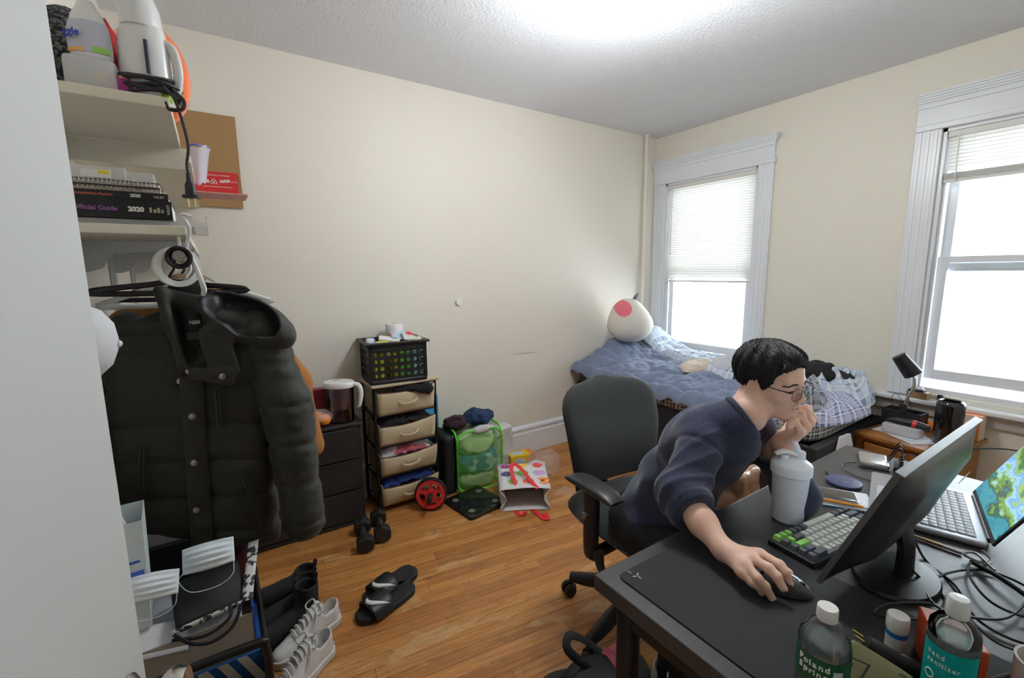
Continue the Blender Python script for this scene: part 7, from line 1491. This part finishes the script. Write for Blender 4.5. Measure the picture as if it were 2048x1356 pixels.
# slides
def slide(label, loc, rz):
    s_ = thing('slide_sandal', label, 'sandal', loc, rz, 'black slide sandals'); Lg = .285
    def wd(t): return (.046+.010*sin(pi*min(1, t*1.05)))*(max(0, 1-(max(0, t-.78)/.23)**2.3))**.5*(max(0, 1-(max(0, .14-t)/.145)**2.2))**.5
    mb = MB(); N_ = 40
    out = [(Lg*t, wd(t)+.005*sin(pi*t)) for t in [k/N_ for k in range(N_+1)]]+[(Lg*t, -wd(t)+.005*sin(pi*t)) for t in [1-k/N_ for k in range(1, N_)]]
    mb.prism(out, 0, .030); mb.build('sole', mat('black_foam', (.016, .017, .018), .7), s_, bevel=.006, ang=50)
    mb = MB(); mb.prism([((x-Lg/2)*.90+Lg/2, y*.86) for x, y in out], .0302, .0315); mb.build('footbed', mat('black_ribbed', (.012, .012, .013), .8, bump=(260, 1, .002)), s_, smooth=False)
    mb = MB(); mb.grid(lambda u, v: (.150+.085*v-.012*cos(u*pi)*0+.018*sin(pi*u)*(v-.5), (wd(.65)+.006)*cos(pi*u)*1.02+.004, .012+.062*sin(pi*u)**.75*(1-.18*v)), 24, 10); st_ = mb.build('strap', mat('black_leatherette', (.014, .014, .016), .42), s_, solid=.006)
    # curved check emblem
    def sp(u, v): return Vector((.150+.085*v+.018*sin(pi*u)*(v-.5), (wd(.65)+.006)*cos(pi*u)*1.04+.004, .0125+.0665*sin(pi*u)**.75*(1-.18*v)))
    top = [(.62, .74), (.55, .80), (.47, .76), (.38, .62), (.26, .38), (.14, .12)]; bot = [(.62, .74), (.60, .88), (.50, .97), (.38, .88), (.26, .56), (.14, .12)]
    vs = [tuple(sp(u, v)+Vector((0, 0, .0028))) for u, v in top]+[tuple(sp(u, v)+Vector((0, 0, .0028))) for u, v in bot]
    mb = MB(); mb.add(vs, [(q, q+1, 7+q, 6+q) for q in range(5)]); mb.build('check_emblem', mat('emblem_white', (.66, .66, .63), .5), s_, solid=.0015)
slide('black slide sandal with a white check mark, the nearer of the pair', (-2.800, -.985, 0), rad(197)); slide('black slide sandal with a white check mark, farther one under its mate', (-2.750, -.885, 0), rad(200))
# white sneakers
def sneaker(label, loc, rz, flip=1):
    s_ = thing('sneaker', label, 'sneaker', loc, rz, 'white leather sneakers'); T = Matrix.Diagonal((1.04, 1.0, 1.12, 1)) @ rotm(0, 0, 0)
    shoe_parts(s_, T, M_shoe, M_sole, True, float(flip))
    mb = MB(); mb.tube([(.085, .035, .050), (.12, .037, .046), (.17, .036, .060), (.13, .039, .042), (.095, .038, .040), (.085, .035, .050)], .0018, 5, sub=4); mb.build('check_emblem', mat('emblem_grey', (.55, .55, .53), .5), s_); return s_
sneaker('white leather sneaker nearest the door, by the mesh cart', (-3.175, -1.135, 0), rad(212)); sneaker('white leather sneaker behind its mate, toes under the boots', (-3.115, -.985, 0), rad(205), -1)
# boots
M_sued = mat('black_suede', (.016, .016, .017), .9, bump=(200, .3, .001))
def boot(label, loc, rz, hgt=.15, laces=True):
    b_ = thing('ankle_boot', label, 'boot', loc, rz, 'black ankle boots')
    def f(P):
        d = d_cap(P, (.05, 0, .045), (.22, 0, .040), .040, .040); d = smin(d, d_cap(P, (.055, 0, .05), (.048, 0, hgt+.02), .042, .046), .03); d = smax(d, P[:, 2]-hgt-.10*(P[:, 0]-.05), .004); d = smax(d, -(P[:, 2]-.012), .004)
        return smax(d, -d_cap(P, (.052, 0, .07), (.046, 0, hgt+.1), .034, .040), .003)-.002*wob(P, 45, 3)
    sdf_obj('boot_upper', f, (-.02, -.07, 0), (.29, .07, hgt+.06), .006, M_sued, b_)
    MB().prism([(.135+.135*cos(a)*1.0, .046*sin(a)*(1-.12*cos(a+1))) for a in [2*pi*k/32 for k in range(32)]], 0, .015).build('boot_sole', M_blackpl, b_)
    MB().tube([(.012, 0, hgt-.02), (.0, 0, hgt+.012), (.008, 0, hgt+.02), (.016, 0, hgt-.005)], .004, 6, sub=4, sq=1.6, up=(0, 1, 0)).build('pull_tab', M_sued, b_)
boot('black suede ankle boot nearest the white sneakers', (-3.185, -.905, 0), rad(204), .165, False); boot('black suede ankle boot in the middle of the row of three', (-3.175, -.815, 0), rad(200), .135); boot('black low boot farthest in the row, toward the drawer unit', (-3.155, -.705, 0), rad(188), .10)
# backpack under the desk corner
bpk = sdf_obj('backpack', lambda P: d_box(P, (-2.50, -1.93, .085), (.135, .10, .085), .05, np.array(Matrix.Rotation(rad(-30), 3, 'Z')))-.010*wob(P, 20, 3)-.006*wob(P, 50, 1), (-2.72, -2.13, 0), (-2.28, -1.75, .23), .009, mat('charcoal_canvas', (.022, .022, .024), .85, bump=(160, .5, .001))); tag(bpk, 'charcoal backpack on the floor by the desk leg', 'backpack')
MB().tube([(-2.54, -1.88, .16), (-2.60, -1.84, .235), (-2.57, -1.82, .255), (-2.50, -1.83, .20), (-2.47, -1.86, .17)], .014, 8, sq=.3, up=(0, 1, 0), sub=6).build('carry_handle', mat('charcoal_canvas', 0), bpk); MB().tube([(-2.58, -1.86, .15), (-2.65, -1.80, .11), (-2.72, -1.80, .05), (-2.74, -1.86, .012)], .026, 10, sq=.35, up=(0, 0, 1), sub=6).build('shoulder_strap', mat('charcoal_canvas', 0), bpk)
mb = MB(); mb.grid(lambda u, v: (-2.445+.05*u, -1.955+.09*v, .175+.015*sin(pi*u)*sin(pi*v)), 8, 8); mb.grid(lambda u, v: (-2.47+.02*u, -1.96+.10*v, .16+.02*u), 4, 6); tag(mb.build('pink_cloth', mat('pink_lining', (.55, .12, .16), .7), solid=.006), 'red and pink cloth on the backpack beside the desk leg', 'cloth')
# brown wrapped parcel behind the desk
sdf_obj('brown_parcel', lambda P: d_box(P, (-1.66, -1.84, .31), (.085, .06, .305), .03)-.008*wob(P, 30, 9)-.006*np.abs(wob(P, 70, 2)), (-1.79, -1.95, 0), (-1.53, -1.73, .66), .009, mat('brown_paper', (.34, .19, .12), .3, coat=.5)); tag(bpy.data.objects['brown_parcel'], 'brown paper bag in clear film standing between the bed and the desk', 'paper bag')
# plush and bed tag
pv = thing('plush_toy', 'round white plush cow with a pink patch and grey horn on the bed', 'plush toy', (-.55, -.235, .855), rad(-38)); M_pl = mat('cream_plush', (.70, .66, .58), .95, bump=(220, .5, .003), sheen=.3); M_pk = mat('pink_plush', (.78, .18, .22), .95, bump=(220, .5, .003), sheen=.3); M_gr = mat('grey_plush', (.16, .16, .17), .95)
def plf(P): return smin(d_ell(P, (0, 0, .13), (.19, .15, .145)), d_ell(P, (-.02, 0, .25), (.115, .105, .10)), .10)-.003*wob(P, 30, 2)
def plm(C): return (((C[:, 0]+.075)/.066)**2+((C[:, 2]-.275)/.066)**2 < 1) & (C[:, 1] < .03)
sdf_obj('plush_body', plf, (-.22, -.20, -.03), (.22, .19, .39), .009, [M_pl, M_pk], pv, matfn=plm)
MB().tube([(.03, .0, .335), (.045, -.0, .37), (.062, 0, .395)], [.020, .014, .003], 12, sub=4).build('horn', M_gr, pv); mb = MB(); mb.tube([(.015, -.110, .225), (.032, -.113, .238), (.05, -.110, .232)], .0022, 6, sub=3); mb.tube([(-.012, -.118, .185), (.008, -.125, .180), (.03, -.124, .190)], .0018, 6, sub=3); mb.build('stitched_face', M_gr, pv)
bp_ = MB(); bp_.grid(lambda u, v: (-.745+.15*u+.085*(1-v)*(u-.1)+.02*v, -1.856-.010*sin(pi*u)-.004, .465+.085*v-.10*u*(1-v)*.0-.045*(u-.5)*(1 if u > .5 else -.3)), 8, 8); tag(bp_.build('paper_tag', mat('white_paper', 0), solid=.001), 'white paper tag hanging from the foot of the bed frame', 'tag')
# nightstand things
NZ = .5205
ppr = thing('paper_pile', 'loose white papers under the plastic tub on the nightstand', 'papers', (-.345, -2.03, NZ+.001), rad(-20)); mb = MB()
for k in range(4): mb.bx(-.075, .06, -.13+.01*k, .10, .0008*k, .0008*k+.0006, TR(.005*k, .012*k, 0, rz=rad(9*k-14)))
mb.build('sheets', mat('white_paper', 0), ppr, smooth=False)
tubn = MB().rbox((-.345, -2.02, NZ+.031), (.10, .17, .050), .02); tag(tubn.build('milky_tub', mat('milky_plastic', 0)), 'translucent plastic tub on the nightstand', 'tub')
hc = thing('hair_clipper', 'black hair clipper with a red band lying across the plastic tub', 'hair clipper', (-.345, -2.03, NZ+.0565), rad(-88)); MB().tube([(-.085, 0, .010), (-.04, 0, .018), (.04, 0, .017), (.085, 0, .012), (.10, 0, .010)], [.008, .018, .020, .017, .012], 16, sub=5).build('clipper_body', M_blackpl, hc); MB().tube([(.028, 0, .0178), (.046, 0, .0165)], .0212, 20).build('red_band', mat('red_plastic', 0), hc)
bx2 = thing('organizer_box', 'black desk organizer on the nightstand under the lamp', 'organizer', (-.19, -1.975, NZ), rad(-8)); mb = MB(); mb.bx(-.05, .05, -.095, .085, 0, .004).bx(-.05, -.045, -.095, .085, 0, .105).bx(.045, .05, -.095, .085, 0, .105).bx(-.045, .045, -.095, -.090, 0, .105).bx(-.045, .045, .08, .085, 0, .105).bx(-.045, .045, -.01, -.006, 0, .1); mb.build('box_body', mat('black_organizer', (.02, .022, .028), .4), bx2, smooth=False, bevel=.002)
lm = thing('desk_lamp', 'black shade desk lamp with bent silver neck clamped on the black organizer', 'lamp', (-.235, -1.985, NZ+.106), 0)
MB().bx(-.016, .016, -.014, .014, -.012, .045).build('clamp', M_blackpl, lm, smooth=False, bevel=.003); MB().tube([(0, 0, .03), (.0, -.012, .08), (.004, -.034, .15), (.006, -.030, .195), (.0, -.006, .235)], .0075, 10, sub=6).build('gooseneck', mat('satin_nickel', 0), lm)
Ts = Matrix.Translation((-.02, .045, .318)) @ frame_z((.25, -.52, -.80)); MB().lathe([(0, 0), (.030, 0), (.034, .003), (.036, .02), (.045, .125), (.043, .125), (.033, .02), (0, .015)], 32, Ts).build('lamp_shade', mat('black_satin_metal', (.022, .022, .025), .3, .5), lm)
MB().lathe([(0, -.002), (.007, -.002), (.008, .003)], 14, Ts).build('switch', mat('chrome', 0), lm); mb = MB()
mb.tube([(0, .01, .0), (-.02, .035, .02), (-.015, .055, .07), (.01, .045, .09), (.02, .02, .06), (0, .03, .02), (-.02, .06, .01), (-.01, .08, -.02), (0, .05, -.06)], .0015, 6, sub=6); mb.tube([(0, -.01, .0), (.0, -.03, .03), (.0, -.02, .07), (.0, .01, .05), (.01, .03, 0)], .0015, 6, sub=6); mb.build('lamp_cord', M_cab, lm)
mp_ = thing('cylinder_computer', 'glossy black cylindrical computer on the nightstand', 'computer', (-.33, -2.195, NZ), 0); MB().lathe([(0, .004), (.052, .004), (.0565, .010), (.0570, .212), (.054, .226), (.044, .234), (.037, .230), (.033, .19), (0, .188)], 48).build('gloss_shell', mat('gloss_black_shell', (.006, .006, .007), .06, coat=.6), mp_); MB().lathe([(0, 0), (.05, 0), (.05, .004)], 32).build('base_ring', M_blackpl, mp_)
pk = thing('mini_pumpkin', 'small orange pumpkin between the organizer and the black cylinder', 'pumpkin', (-.155, -2.105, NZ), 0); mb = MB(); mb.grid(lambda u, v: ((.034+.004*abs(cos(u*8*pi)))*sin(pi*v)**.8*cos(u*2*pi), (.034+.004*abs(cos(u*8*pi)))*sin(pi*v)**.8*sin(u*2*pi), .033-.030*cos(pi*v)), 48, 14, True); mb.build('pumpkin_body', mat('pumpkin_orange', (.72, .16, .02), .45), pk); MB().tube([(0, 0, .06), (.004, 0, .074)], [.005, .004], 8).build('stem', mat('pumpkin_stem', (.15, .12, .04), .8), pk)
wb2 = boxthing('orange_white_box', 'orange edged white box standing behind the black cylinder', 'box', (-.10, -2.235, NZ), (.07, .10, .13), mat('cream_card', (.66, .56, .44), .5), rz=rad(-6)); MB().bx(-.0365, -.0355, -.045, -.03, .0, .13).bx(-.0365, -.0355, .02, .05, 0.0, .13).bx(-.035, .035, -.05, .05, .1302, .1306).build('orange_edges', mat('orange_card', 0), wb2, smooth=False)
mpd = thing('macro_pad', 'small black macro pad with pale keys on a wooden block on the window sill', 'macro pad', (-.035, -1.985, .675+.0395), rad(-4)); MB().bx(-.022, .022, -.035, .035, 0, .008).build('pad_case', M_blackpl, mpd, smooth=False)
for k in range(3): MB().box((0, -.022+.022*k, .014), (.019, .018, .011), taper=.8).build('keycap', mat('ice_keycap', (.55, .62, .75), .3), mpd, smooth=False, bevel=.001)
boxthing('wooden_block', 'brown cardboard block on the sill under the macro pad', 'block', (-.035, -1.993, .6745), (.06, .095, .038), mat('light_wood', (.32, .20, .11), .6), rz=rad(-4))
mb = MB().lathe([(0, 0), (.012, 0), (.014, .004), (.013, .030), (.008, .038), (0, .039)], 18, TR(-.02, -2.085, .6745)); tag(mb.build('black_figurine', M_blackpl), 'small black knob on the window sill', 'knob')
